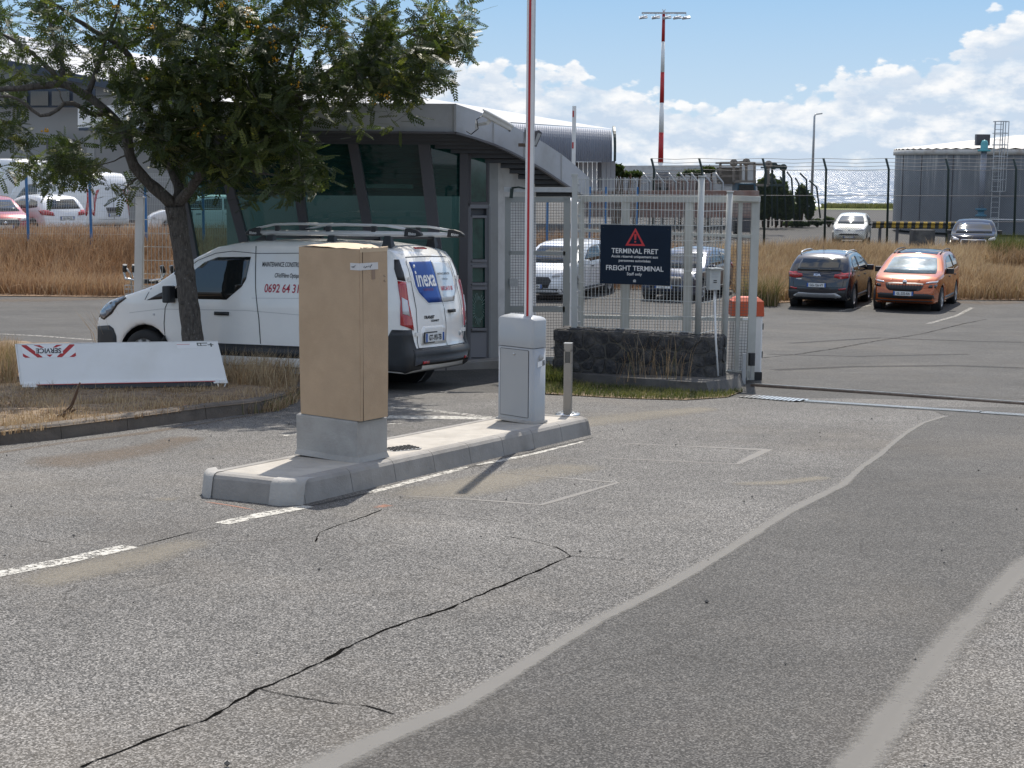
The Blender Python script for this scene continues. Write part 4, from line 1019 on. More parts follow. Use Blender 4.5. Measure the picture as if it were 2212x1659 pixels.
b = MB(); h, n = van_c.hit((-9,-.52,.70),(1,0,0)); b.lathe([(0,-.012),(.028,-.012),(.034,0)], h, 'x', 18); b.build('fuel_lock', 'grey_metal', van, False)
van_c.patch('high_stop_lamp', [(-2.10,-.16),(-2.10,.16),(-2.06,.15),(-2.06,-.15)], 't', 'red_lamp', van, .012, .08)
# side lettering
txs = [('MAINTENANCE CONSTRUCTION', .105, (-.25, 1.55), 'black_print', .54), ('CF/cf/Fibre Optique', .095, (-.45, 1.415), 'black_print', .60), ('0692 64 31 00', .185, (-.31, 1.225), 'red_print', .76)]
for s_, sz_, (x_, z_), m_, sx_ in txs:
    text_obj('lettering', s_, sz_*.82, (x_, 2, z_), (-1,0,0), (0,0,1), m_, van, .006, bvh=van_c.bvh, world=False, shear=.12, sx=sx_, bold=.0018 if m_ == 'red_print' else .0008)
mirror(van, 1.08, 1.17, .90, 'black_plastic', van_c, (.12,.09,.22))
# aerial fin and roof rack
b = MB(); b.add([(.45,.02,1.85),(.45,-.02,1.85),(.20,-.03,1.85),(.20,.03,1.85),(.22,0,1.95),(.27,0,1.95)], [(0,1,5),(1,2,4,5),(2,3,4),(3,0,5,4)]); b.build('aerial', 'black_plastic', van, False)
rk = thing('roof_rack', 'silver tubular roof rack with black end caps on top of the white van', 'roof rack')
rk.location = van.location; rk.rotation_euler = van.rotation_euler
for sy in (1, -1):
    yy = sy*.62; x0, x1 = -2.42, .12
    b = MB(); b.tube([(x0+.12,yy,1.975),(x1-.12,yy,1.985)], .034, 12); b.build('side_tube', mat('alu', (.62,.62,.61), .35, metal=.15), rk, False)
    b = MB(); b.tube([(x0+.18,yy,2.03),(x0+.50,yy,2.078),(x0+.95,yy,2.09),(x1-.75,yy,2.098),(x1-.42,yy,2.088),(x1-.15,yy,2.035)], .016, 8)
    b.build('upper_rail', 'white_metal', rk, False)
    for (xe, dx, t_) in ((x0, 1, 'Rhino'), (x1, -1, 'Rhino')):
        b = MB(); pr = [(xe,1.955),(xe,1.985),(xe+dx*.05,2.02),(xe+dx*.14,2.045),(xe+dx*.22,2.05),(xe+dx*.24,1.945),(xe+dx*.10,1.938)]
        b.prism([(x_, yy-.036, z_) for x_, z_ in pr], (0,.072,0)); o = b.build('end_cap', 'black_plastic', rk, False); md = o.modifiers.new('b', 'BEVEL'); md.width = .012; md.segments = 3
        text_obj('lettering', t_, .05, (xe+dx*.12+.055, yy+.036, 1.962), (-1,0,0), (0,0,1), 'white_print', o, .003, world=False, shear=.1, bold=.001, sx=.9)
    for x_ in (-.35, -1.1, -1.75):
        b = MB(); b.box((x_,yy,2.025), (.07,.05,.09), None, .01); b.build('bracket', 'black_plastic', rk, False)
for x_ in (-.25, -1.15, -1.95):
    for sy in (1, -1):
        b = MB(); b.add([(x_-.07,sy*.62-.05,1.83),(x_+.07,sy*.62-.05,1.83),(x_+.07,sy*.62+.05,1.80),(x_-.07,sy*.62+.05,1.80),(x_-.04,sy*.62-.03,1.95),(x_+.04,sy*.62-.03,1.95),(x_+.04,sy*.62+.03,1.95),(x_-.04,sy*.62+.03,1.95)], [(3,2,1,0),(4,5,6,7),(0,1,5,4),(1,2,6,5),(2,3,7,6),(3,0,4,7)]); b.build('foot', 'black_plastic', rk, False)
    b = MB(); b.bar((x_,-.64,1.93), (x_,.64,1.93), .06, .03); b.build('cross_bar', 'black_plastic', rk, False)
# ---------------- the smaller cars
def hatch(L_, H, w0, kind='suv'):
    h = L_/2
    if kind == 'suv':
        top = [(-h+.10,.24),(-h+.02,.32),(-h,.46),(-h+.01,.62),(-h+.05,.80),(-h+.10,.97),(-h+.17,H*.70),(-h+.30,H*.80),(-h+.47,H*.90),(-h+.62,H*.955),(-h+1.0,H*.985),(-h+1.6,H),(-h+2.15,H*.985),(-h+2.5,H*.945),(-h+2.85,H*.83),(-h+3.18,H*.705),(-h+3.35,H*.665),(h-.45,H*.62),(h-.22,H*.56),(h-.07,H*.47),(h-.01,.55),(h,.42),(h-.03,.30),(h-.12,.22)]
    elif kind == 'hatch':
        top = [(-h+.08,.22),(-h+.02,.30),(-h,.45),(-h+.02,.58),(-h+.06,.78),(-h+.10,.92),(-h+.22,H*.76),(-h+.36,H*.88),(-h+.52,H*.955),(-h+.9,H*.99),(-h+1.4,H),(-h+1.85,H*.98),(-h+2.2,H*.92),(-h+2.55,H*.79),(-h+2.85,H*.67),(h-.62,H*.63),(h-.30,H*.57),(h-.12,H*.48),(h-.03,.50),(h,.38),(h-.04,.26),(h-.12,.20)]
    else:
        top = [(-h+.05,.30),(-h,.45),(-h+.02,.62),(-h+.04,H*.5),(-h+.08,H*.8),(-h+.16,H*.93),(-h+.35,H*.985),(-h+1.5,H),(-h+2.8,H),(-h+3.6,H*.97),(-h+4.0,H*.90),(-h+4.5,H*.68),(-h+4.75,H*.53),(h-.45,H*.47),(h-.15,H*.42),(h-.03,H*.30),(h,.5),(h-.02,.34),(h-.10,.26)]
    return top
def make_car(name, label, cat, loc, heading, pcol, L_=4.15, H=1.50, w0=.88, kind='suv', group=None, wr=.325, tumble=.235, roof=None):
    top = hatch(L_, H, w0, kind); rw, fw = -L_/2+.80, L_/2-.86
    if kind == 'bigvan': rw, fw = -L_/2+1.0, L_/2-1.0
    c = Car(outline(top, .22, rw, fw, wr+.055, wr-.01), w0, H*.62, H, tumble if kind != 'bigvan' else .10, L_/2-1.0, -L_/2+.7, .16, .09, .12, .04, .03, .06, .22, 8)
    rt = place(loc, heading, label, name, cat, group)
    rt['_k'] = 0; del rt['_k']
    c.mb.build('body', pcol, rt, False)
    for wx in (rw, fw):
        for sy in (1, -1):
            wheel(rt, wx, sy*(w0-.12), wr, .20, name+kind+str(wr), 5, 'galv')
            b = MB(); b.lathe([(.0,-.10*sy),(wr+.05,-.10*sy)], (wx, sy*(w0-.12), wr), 'y', 20); b.lathe([(wr+.048,-.13),(wr+.052,.09)], (wx, sy*(w0-.12), wr-.01), 'y', 20); b.build('wheel_arch', 'black_plastic', rt, False)
    return c, rt
def side_glass(c, rt, L_, H, kind='suv'):
    h = L_/2
    for fc in ('l', 'r'):
        if kind == 'suv':
            c.patch('rear_window', [(-h+.62,H*.70),(-h+.70,H*.84),(-h+.95,H*.915),(-h+1.42,H*.93),(-h+1.42,H*.675)], fc, 'car_glass', rt, .006, .12)
            c.patch('front_window', [(-h+1.49,H*.672),(-h+1.49,H*.93),(-h+2.0,H*.915),(-h+2.42,H*.86),(-h+2.88,H*.70),(-h+2.90,H*.66)], fc, 'car_glass', rt, .006, .12)
            for x in (1.455, 2.50): c.line('seam', [(-h+x,H*.66),(-h+x+.02,H*.45),(-h+x,.34)], fc, 'black_plastic', rt, .014)
            c.patch('sill', [(-h+1.20,.24),(-h+1.20,.36),(h-1.26,.36),(h-1.26,.24)], fc, 'black_plastic', rt, .01, .2)
            for x in (1.20, 2.22): c.patch('door_handle', [(-h+x,H*.56),(-h+x,H*.58),(-h+x+.17,H*.58),(-h+x+.17,H*.56)], fc, 'black_plastic', rt, .02, .3)
        elif kind == 'hatch':
            c.patch('rear_window', [(-h+.50,H*.72),(-h+.62,H*.86),(-h+1.18,H*.915),(-h+1.2,H*.68)], fc, 'car_glass', rt, .006, .12)
            c.patch('front_window', [(-h+1.26,H*.675),(-h+1.26,H*.92),(-h+1.75,H*.905),(-h+2.12,H*.85),(-h+2.62,H*.66)], fc, 'car_glass', rt, .006, .12)
            c.line('seam', [(-h+1.23,H*.66),(-h+1.25,H*.45),(-h+1.22,.32)], fc, 'black_plastic', rt, .014); c.line('seam', [(h-1.35,H*.62),(h-1.33,H*.45),(h-1.36,.32)], fc, 'black_plastic', rt, .014)
        else:
            c.patch('front_window', [(h-2.35,H*.56),(h-2.35,H*.80),(h-1.85,H*.79),(h-1.55,H*.72),(h-1.05,H*.52),(h-1.3,H*.5),(h-1.8,H*.53)], fc, 'car_glass', rt, .006, .15)
            c.line('seam', [(h-2.45,H*.9),(h-2.45,.4)], fc, 'black_plastic', rt, .016); c.line('seam', [(h-3.6,H*.9),(h-3.6,.4)], fc, 'black_plastic', rt, .016)
            c.patch('side_trim', [(-L_/2+1.6,.52),(-L_/2+1.6,.62),(h-1.6,.62),(h-1.6,.52)], fc, 'black_plastic', rt, .012, .3)
def roof_rails(c, rt, L_, H, w, m='black_plastic'):
    h = L_/2
    for sy in (1, -1):
        y = sy*(w-.27); b = MB(); b.tube([(-h+.62,y,H*.955),(-h+.75,y,H*.985+.04),(-h+1.3,y,H+.045),(-h+1.9,y,H+.035),(-h+2.3,y,H*.985+.01),(-h+2.42,y,H*.955)], .018, 7); b.build('roof_rail', m, rt, False)
SUVS = 'cars parked in the yard beyond the gate'
# dark grey crossover, tail towards the camera
paint('grey_paint', (.014,.016,.024), .2, .22); paint('orange_car', (.40,.085,.012), .3, .25); paint('white_pearl', (.66,.65,.58), .1, .3); mat('dark_blue_car', (.008,.010,.016), .07, spec=.35); paint('car_white', (.76,.77,.78), 0, .3); paint('car_red', (.30,.015,.02), .2, .3); paint('car_blue', (.02,.035,.08), .2, .3)
def hd(a): return (math.sin(R(a)), math.cos(R(a)))
def foot(px, py, back, head):      # centre of a car whose near end stands at pixel (px, py)
    g = G(px, py); return (g.x+head[0]*back, g.y+head[1]*back)
h1 = hd(22); l1 = foot(1766, 667, 2.0, h1)
c, kia = make_car('parked_car', 'dark grey crossover parked tail first towards the gate, left of the orange car', 'car', l1, h1, 'grey_paint', 4.14, 1.50, .88, 'suv', SUVS)
side_glass(c, kia, 4.14, 1.50)
hb_ = 4.14/2
c.patch('rear_window_glass', [(-.60,1.03),(.60,1.03),(.57,1.22),(.50,1.36),(-.50,1.36),(-.57,1.22)], 'b', 'car_glass', kia, .01, .1)
c.patch('rear_bumper', [(-.82,.26),(.82,.26),(.82,.50),(.58,.52),(.45,.46),(-.45,.46),(-.58,.52),(-.82,.50)], 'b', 'black_plastic', kia, .012, .1)
c.patch('skid_plate', [(-.66,.36),(-.50,.455),(-.2,.44),(.2,.44),(.50,.455),(.66,.36),(.60,.325),(-.60,.325)], 'b', 'galv', kia, .024, .1)
for sy in (1, -1):
    c.patch('tail_lamp', [(sy*.80,1.0),(sy*.44,.95),(sy*.42,.88),(sy*.60,.83),(sy*.79,.86)][::sy], 'b', 'red_lamp', kia, .012, .1)
    c.patch('lamp_lens', [(sy*.74,.96),(sy*.54,.93),(sy*.56,.90),(sy*.72,.885)][::sy], 'b', mat('lamp_pale', (.45,.10,.10), .2, coat=1.0), kia, .018, .1)
    c.patch('bumper_reflector', [(sy*.76,.60),(sy*.55,.57),(sy*.58,.53),(sy*.74,.55)][::sy], 'b', 'red_lamp', kia, .014, .1)
    c.patch('tail_lamp', [(-hb_+.08,.86),(-hb_+.08,1.0),(-hb_+.34,1.0),(-hb_+.20,.88)], 'l' if sy > 0 else 'r', 'red_lamp', kia, .01, .1)
c.line('seam', [(.72,1.02),(.70,.86),(.66,.60),(-.66,.60),(-.70,.86),(-.72,1.02)], 'b', 'black_plastic', kia, .012)
b = MB(); b.bar((-hb_+.02,.02,1.06), (-hb_+.02,-.34,1.07), .03, .03); b.build('wiper', 'black_plastic', kia, False)
plate(c, kia, 'b', .02, .66, 'GG-126-VY'); text_obj('badge', 'KIA', .085, (-2.4,.12,.905), (0,-1,0), (0,0,1), 'chrome', kia, .008, bvh=c.bvh, world=False, bold=.004, sx=1.4)
text_obj('badge', 'STONIC', .035, (-2.4,.60,.80), (0,-1,0), (0,0,1), 'chrome', kia, .008, bvh=c.bvh, world=False, bold=.001, sx=1.3)
roof_rails(c, kia, 4.14, 1.50, .88, 'galv'); mirror(kia, .62, 1.02, .86, 'grey_paint', c)
b = MB(); b.tube([(-hb_+.75,0,1.47),(-hb_+.60,0,1.68)], .006, 5); b.build('aerial', 'black_plastic', kia, False)
b = MB(); b.lathe([(0,-.03),(.045,-.03),(.045,.05)], (-hb_-.005,-.50,.34), 'x', 14); b.build('exhaust', 'steel', kia, False)
# orange crossover facing the camera
h2 = hd(24); hn = (-h2[0], -h2[1]); l2 = foot(1952, 673, 2.05, h2)
c, sk = make_car('parked_car', 'copper orange crossover parked nose first towards the gate, sunshade behind its windscreen', 'car', l2, hn, 'orange_car', 4.24, 1.53, .895, 'suv', SUVS)
side_glass(c, sk, 4.24, 1.53)
hb_ = 2.12
c.patch('windscreen', [(-.70,1.00),(.70,1.00),(.66,1.18),(.58,1.38),(.3,1.41),(-.3,1.41),(-.58,1.38),(-.66,1.18)], 'f', mat('sunshade_glass', (.30,.36,.36), .08, coat=1.0, var=.6, vscale=2.2), sk, .01, .1)
c.patch('roof_panel', [(-1.5,-.55),(.35,-.55),(.35,.55),(-1.5,.55)], 't', 'dark_blue_car', sk, .006, .2)
c.patch('grille', [(-.52,.76),(-.46,.62),(-.38,.57),(.38,.57),(.46,.62),(.52,.76),(.3,.78),(-.3,.78)], 'f', 'black_plastic', sk, .012, .1)
for k in range(12):
    y_ = -.42+.84*k/11; c.line('grille_slat', [(y_,.60),(y_,.745)], 'f', 'rubber', sk, .018, .022)
c.patch('lower_intake', [(-.78,.36),(.78,.36),(.76,.47),(.60,.50),(-.60,.50),(-.76,.47)], 'f', 'black_plastic', sk, .012, .1)
c.patch('splitter', [(-.74,.29),(.74,.29),(.74,.32),(-.74,.32)], 'f', 'black_plastic', sk, .015, .1)
for sy in (1, -1):
    c.patch('headlight', [(sy*.54,.765),(sy*.56,.80),(sy*.83,.84),(sy*.82,.79)][::sy], 'f', 'clear_lamp', sk, .014, .08)
    c.patch('fog_lamp', [(sy*.62,.66),(sy*.64,.73),(sy*.82,.74),(sy*.80,.66)][::sy], 'f', 'car_glass', sk, .014, .08)
    c.line('crease', [(.3*sy,.80),(.42*sy,.92),(.5*sy,1.0)], 'f', 'orange_car', sk, .03, .012)
b = MB(); h, n = c.hit((9,0,.80),(-1,0,0)); b.lathe([(0,.03),(.05,.03),(.06,.0)], h, 'x', 18); b.build('badge', 'chrome', sk, False)
plate(c, sk, 'f', .0, .50, 'GL-232-RA'); roof_rails(c, sk, 4.24, 1.53, .895); mirror(sk, .66, 1.04, .87, 'black_plastic', c)
# cream hatchback further back
h3 = hd(17); hn = (-h3[0], -h3[1]); l3 = foot(1833, 527, 1.9, h3)
l3 = (l3[0], l3[1])
c, pg = make_car('parked_car', 'cream white rounded hatchback facing the camera beside the chain-link fence', 'car', l3, hn, 'white_pearl', 3.85, 1.43, .826, 'hatch', SUVS, .29)
print('206 at', l3); side_glass(c, pg, 3.85, 1.43, 'hatch')
c.patch('windscreen', [(-.64,.95),(.64,.95),(.58,1.20),(.50,1.32),(-.50,1.32),(-.58,1.20)], 'f', mat('glare_glass', (.10,.11,.11), .05, coat=1.0), pg, .01, .1)
c.patch('grille', [(-.50,.42),(.50,.42),(.40,.50),(-.40,.50)], 'f', 'black_plastic', pg, .012, .1)
for sy in (1, -1):
    c.patch('headlight', [(sy*.30,.66),(sy*.34,.62),(sy*.68,.62),(sy*.76,.72),(sy*.76,.80),(sy*.55,.72)][::sy], 'f', 'clear_lamp', pg, .014, .08)
c.line('bumper_line', [(-.74,.56),(0,.55),(.74,.56)], 'f', 'grey_metal', pg, .02, .008)
b = MB(); h, n = c.hit((9,0,.66),(-1,0,0)); b.lathe([(0,.03),(.04,.03),(.05,.0)], h, 'x', 14); b.build('badge', 'chrome', pg, False)
plate(c, pg, 'f', 0, .34, ' ', .5, .1); mirror(pg, .45, .92, .80, 'black_plastic', c, (.09,.08,.11))
# dark crossover half sunk in the grass
h4 = hd(17.5); hn = (-h4[0], -h4[1]); l4 = foot(2101, 558, 2.0, h4); print('audi', l4)
c, au = make_car('parked_car', 'dark navy crossover with big framed grille half hidden in tall dry grass', 'car', l4, hn, 'dark_blue_car', 4.20, 1.50, .90, 'suv', SUVS)
side_glass(c, au, 4.2, 1.5)
c.patch('windscreen', [(-.70,.98),(.70,.98),(.66,1.16),(.58,1.35),(.3,1.385),(-.3,1.385),(-.58,1.35),(-.66,1.16)], 'f', 'car_glass', au, .01, .1)
c.patch('grille', [(-.46,.74),(-.48,.66),(-.40,.46),(.40,.46),(.48,.66),(.46,.74)], 'f', 'black_plastic', au, .012, .1)
c.line('grille_frame', [(-.46,.74),(-.48,.66),(-.40,.46),(.40,.46),(.48,.66),(.46,.74)], 'f', 'chrome', au, .028, .02, True)
for sy in (1, -1): c.patch('headlight', [(sy*.55,.70),(sy*.56,.76),(sy*.80,.86),(sy*.84,.80),(sy*.80,.72)][::sy], 'f', 'clear_lamp', au, .014, .08)
for k in range(4):
    b = MB(); h, n = c.hit((9,-.09+.06*k,.67),(-1,0,0)); pr = [(h.x+.02, h.y+.045*math.cos(a), h.z+.045*math.sin(a)) for a in [2*math.pi*i/14 for i in range(15)]]; b.tube(pr, .006, 5); b.build('badge_ring', 'chrome', au, False)
mirror(au, .64, 1.0, .88, 'black_plastic', c)
# ------------------------------------------------------------------ guard booth
glass_mat('booth_glass', (.014,.062,.055), .42, .02)
booth = thing('guard_booth', 'grey guard booth with slanted dark mullions, teal glass and a curved overhanging roof', 'booth', (-2.5, 23.5, gz(-2.5, 23.5)))
CV = [(983,224,285,21.5),(1025,238,297,21.85),(1066,253,311,22.2),(1100,268,326,22.55),(1133,285,343,22.9),(1175,308,367,23.35),(1213,333,393,23.8),(1245,359,414,24.25),(1272,383,430,24.6)]
XL = -4.9
tops = [P(x, yt, Y) for x, yt, yb, Y in CV]; bots = [P(x, yb, Y) for x, yt, yb, Y in CV]; n = len(CV)
b = MB()
for i in range(n-1):     # gable fascia seen along the curve
    b.add([bots[i], bots[i+1], tops[i+1], tops[i]], [(0,1,2,3)]); q = Vector((-.03,.0,0)); 
b.build('side_fascia', 'fascia', booth)
for i in (2, 4, 6):
    m_ = MB(); d_ = (tops[i]-bots[i]); m_.bar(bots[i]+Vector((.004,-.012,0)), tops[i]+Vector((.004,-.012,0)), .014, .01); m_.build('fascia_joint', 'grey_metal', booth)
b = MB(); f0, f1 = Vector((XL, 21.5, bots[0].z)), Vector((XL, 21.5, tops[0].z))
b.add([f0, bots[0], tops[0], f1], [(0,1,2,3)]); b.build('front_fascia', 'fascia', booth)
b = MB(); b.bar(bots[0]+Vector((.0,-.012,0)), tops[0]+Vector((.0,-.012,0)), .035, .02); b.build('corner_trim', 'fascia', booth)
b = MB(); b.bar(Vector((XL,21.46,bots[0].z-.012)), bots[0]+Vector((.0,-.04,-.012)), .05, .03); 
for i in range(n-1): b.bar(bots[i]+Vector((0,-.02,-.012)), bots[i+1]+Vector((0,-.02,-.012)), .05, .03)
b.build('drip_edge', 'dark_frame', booth)
b = MB()
for i in range(n-1):
    b.add([tops[i], tops[i+1], Vector((XL, tops[i+1].y, tops[i+1].z)), Vector((XL, tops[i].y, tops[i].z))], [(0,1,2,3)])
b.build('roof', 'grey_metal', booth)
b = MB()
for i in range(n-1):
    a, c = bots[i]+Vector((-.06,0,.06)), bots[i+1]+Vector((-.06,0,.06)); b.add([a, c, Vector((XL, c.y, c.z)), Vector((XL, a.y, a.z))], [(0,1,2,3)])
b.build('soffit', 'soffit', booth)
def curve_at(Y):
    for i in range(n-1):
        if bots[i].y <= Y <= bots[i+1].y: return bots[i].lerp(bots[i+1], (Y-bots[i].y)/(bots[i+1].y-bots[i].y))
    return bots[-1]
for k in range(15):
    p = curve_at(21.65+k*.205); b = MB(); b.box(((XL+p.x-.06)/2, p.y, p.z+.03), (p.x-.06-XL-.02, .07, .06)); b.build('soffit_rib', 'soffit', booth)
# front glazing, mullions leaning sideways
ML = [(371,445,.13),(465,576,.13),(629,686,.13),(759,832,.14),(914,960,.17)]
YF = 22.35
def mp_(k, y): x0, x1, w_ = ML[k]; return x0+(x1-x0)*(y-305)/395
for k, (x0, x1, w_) in enumerate(ML):
    b = MB(); b.bar(P(x0-.0,289,YF), P(mp_(k,712),712,YF), w_, .16, up=(0,1,0)); b.build('mullion', 'dark_frame', booth)
for k in range(4):
    b = MB(); b.add([P(mp_(k,303),303,YF+.05), P(mp_(k+1,303),303,YF+.05), P(mp_(k+1,705),705,YF+.05), P(mp_(k,705),705,YF+.05)], [(3,2,1,0)]); b.build('pane', 'booth_glass', booth)
b = MB(); b.bar(P(365,296,YF), P(930,296,YF), .11, .14, up=(0,1,0)); b.build('head_rail', 'dark_frame', booth)
b = MB(); q = [P(445,700,YF), P(965,700,YF)]; g0 = gz(0,YF)
b.add([q[0], q[1], Vector((q[1].x,YF,g0)), Vector((q[0].x,YF,g0))], [(0,1,2,3)]); b.build('plinth_wall', 'dark_frame', booth)
def w2(x, y, dy=0): return P(x, y, 22.4+(x-940)/116*.7+dy)
b = MB(); b.add([w2(926,303,.04), w2(996,303,.04), w2(996,790,.04), w2(955,790,.04)], [(3,2,1,0)]); b.build('pane', 'booth_glass', booth)
b = MB(); b.bar(w2(1003,296), w2(1000,792), .125, .12, up=(0,1,0)); b.build('mullion', 'dark_frame', booth)
def frame(px0, py0, px1, py1, w_, name='frame', m='dark_frame', par=booth, dy=0, parent2=None):
    b = MB(); pts = [w2(px0,py0,dy), w2(px1,py0,dy), w2(px1,py1,dy), w2(px0,py1,dy)]
    for i in range(4): b.bar(pts[i], pts[(i+1)%4], w_, .05, up=(0,1,0))
    return b.build(name, m, par)
mat('door_grey', (.20,.20,.215), .45, var=.04, vscale=2)
b = MB(); b.add([w2(1010,318,.06), w2(1057,325,.06), w2(1057,782,.06), w2(1010,790,.06)], [(3,2,1,0)]); 
dr = frame(1013,446,1055,778,.055,'door','door_grey')
b.build('door_backing', 'soffit', booth)
for (y0, y1) in ((472,559),(579,609),(627,707)):
    f_ = frame(1018,y0-4,1050,y1+4,.035,'window_frame','door_grey',dr,-.03)
    b = MB(); b.add([w2(1018,y0,-.01), w2(1050,y0,-.01), w2(1050,y1,-.01), w2(1018,y1,-.01)], [(3,2,1,0)]); b.build('pane', mat('door_glass', (.02,.075,.062), .06, spec=.9, var=.4, vscale=5), dr)
for (y0, y1) in ((563,575),(613,623),(711,716),(718,772)):
    b = MB(); b.add([w2(1017,y0,-.02), w2(1051,y0,-.02), w2(1051,y1,-.02), w2(1017,y1,-.02)], [(3,2,1,0)]); b.build('door_panel', 'door_grey', dr)
b = MB(); b.add([w2(1015,335,.0), w2(1053,345,.0), w2(1053,436,.0), w2(1015,436,.0)], [(3,2,1,0)]); b.build('pane', 'door_glass', booth)
frame(1014,332,1054,440,.05)
b = MB()      # crazed glass in the lower light
rd = random.Random(4)
for k in range(26):
    a = k/26*6.3; cx, cy = 1034, 667; r1, r2 = 9, rd.uniform(12, 17)
    b.bar(w2(cx+r1*math.cos(a),cy+2.2*r1*math.sin(a),-.02), w2(min(1049,max(1019,cx+r2*math.cos(a+.1))),cy+2.2*r2*math.sin(a+.1),-.02), .006, .003)
b.build('glass_cracks', mat('glass_white', (.35,.48,.44), .4), dr)
b = MB(); b.add([w2(1056,338,-.04), w2(1076,352,-.06), w2(1076,787,-.06), w2(1056,789,-.04)], [(3,2,1,0)]); c_ = [w2(1056,338,.2), w2(1056,789,.2)]
b.build('corner_column', mat('column_grey', (.31,.315,.31), .7, var=.05, vscale=2, dirt=(.25,.25,.24)), booth)
b = MB(); k0, k1 = P(1076,350,23.2), P(1158,400,24.1); b.add([k0, k1, P(1158,775,24.1), P(1076,787,23.2)], [(3,2,1,0)]); b.build('side_wall', 'render_wall', booth)
b = MB(); b.add([P(1076,768,23.17), P(1158,757,24.07), P(1158,775,24.07), P(1076,787,23.17)], [(3,2,1,0)]); b.build('skirting', 'column_grey', booth)
# room behind the glass
b = MB(); g0 = gz(-2.5,24)
b.add([(-4.75,25.6,g0),(-.9,25.6,g0),(-.9,25.6,3.1),(-4.75,25.6,3.1)], [(0,1,2,3)]); b.add([(-4.75,22.45,g0),(-4.75,25.6,g0),(-4.75,25.6,g0+.9),(-4.75,22.45,g0+.9)], [(0,1,2,3)]); b.build('inner_wall', mat('inner_wall', (.30,.31,.30), .8), booth)
b = MB(); b.add([(-4.75,22.4,g0+.06),(-1,22.4,g0+.06),(-.9,25.6,g0+.06),(-4.75,25.6,g0+.06)], [(0,1,2,3)]); b.build('floor', 'inner_wall', booth)
b = MB(); b.box((-2.9,23.2,g0+1.0), (2.6,.7,.06)); b.box((-2.9,23.5,g0+.5), (2.4,.06,1.0)); b.build('counter', 'render_wall', booth)
b = MB(); b.box((-2.6,24.4,g0+1.15), (.9,.5,.7)); b.box((-3.6,24.6,g0+.9), (.5,.5,1.5)); b.build('cabinet', 'render_wall', booth)
b = MB(); b.box((-2.0,23.8,2.55), (.9,.18,.06)); b.build('ceiling_fitting', 'white_metal', booth)
b = MB(); g = gz(-.5,22.8); b.add([(x,y,g+.12) for x,y in ((-1.6,22.05),(-.15,22.75),(.1,23.6),(-1.6,23.6))]+[(x,y,g-.05) for x,y in ((-1.6,22.05),(-.15,22.75),(.1,23.6),(-1.6,23.6))], [(0,1,2,3),(4,5,1,0),(5,6,2,1),(6,7,3,2)]); b.build('step', 'concrete', booth)
# surveillance camera, floodlight
cm = thing('surveillance_camera', 'white surveillance camera on a bracket at the booth roof corner', 'camera', P(1068,258,21.6))
Yc = 21.35
b = MB(); b.bar(P(1044,243,Yc), P(1107,277,Yc), .13, .105); o = b.build('housing', 'white_metal', cm); md = o.modifiers.new('b','BEVEL'); md.width=.025; md.segments=3
b = MB(); b.bar(P(1043,237,Yc), P(1110,274,Yc), .16, .018); b.build('sun_hood', 'white_metal', cm)
b = MB(); b.bar(P(1100,278,Yc-.01), P(1104,279.5,Yc-.01), .09, .07); b.build('lens', 'black_plastic', cm)
b = MB(); b.bar(P(1030,270,Yc+.15), P(1052,266,Yc), .04, .035); b.bar(P(1052,267,Yc), P(1060,258,Yc), .045, .05); b.box(P(1029,270,Yc+.2), (.03,.06,.13)); b.build('bracket', 'white_metal', cm)
b = MB(); b.tube([P(1043,250,Yc), P(1030,258,Yc-.05), P(1033,278,Yc), P(1018,290,Yc+.1), P(1008,284,Yc+.2)], .008, 5); b.build('cable', 'black_plastic', cm)
fl = thing('floodlight', 'dark grey floodlight with glass front on a brown arm beside the barrier arm', 'floodlight', P(1158,298,22.3))
b = MB(); Yl = 22.3
b.prism([P(1138,289,Yl), P(1164,281,Yl), P(1171,287,Yl), P(1159,317,Yl), P(1140,310,Yl)], (0,.28,0)); b.build('housing', 'dark_frame', fl)
b = MB(); b.add([P(1162,287,Yl-.012), P(1169,289,Yl-.012), P(1158,314,Yl-.012), P(1152,313,Yl-.012)], [(0,1,2,3)]); b.build('glass', mat('lamp_glass', (.35,.36,.36), .1), fl)
b = MB(); b.bar(P(1122,313,Yl+.1), P(1146,314,Yl), .06, .05); b.build('arm', 'rust_steel', fl)
for i in range(5):
    b = MB(); b.bar(P(1134,289+4*i,Yl), P(1142,288+4*i,Yl), .012, .16); b.build('cooling_fin', 'grey_metal', fl)
# ------------------------------------------------------------------ pedestrian gate
def mesh_grid(P00, P10, P11, P01, nx_, ny_, r_, m, parent, name='wire_mesh'):
    b = MB()
    for i in range(nx_+1):
        t = i/nx_; b.bar(P00.lerp(P10, t), P01.lerp(P11, t), r_, r_)
    for j in range(ny_+1):
        t = j/ny_; o_ = Vector((0, r_*1.02, 0)); b.bar(P00.lerp(P01, t)+o_, P10.lerp(P11, t)+o_, r_, r_)
    return tag(b.build(name, m, parent), kind='stuff')
mat('fence_grey', (.46,.475,.46), .42, var=.05, vscale=3, dirt=(.38,.385,.37), dscale=2)
mat('gate_frame', (.33,.345,.335), .5, var=.05, vscale=3); mat('wire_dark', (.10,.10,.105), .6); mat('wire_pale', (.52,.53,.51), .4, metal=.2)
YG = 22.6
pg_ = thing('pedestrian_gate', 'grey framed pedestrian gate with square wire mesh, between the booth and the fence', 'gate', (P(1160,775,YG).x, YG, gz(.4, YG)))
def gb(b, x0, y0, x1, y1, w_, dpt=.05, dy=0): b.bar(P(x0,y0,YG+dy), P(x1,y1,YG+dy), w_, dpt, up=(0,1,0))
for args in ((1097,425,1096,778,.085),(1225,425,1222,776,.10)): b = MB(); gb(b, *args); b.build('stile', 'gate_frame', pg_)
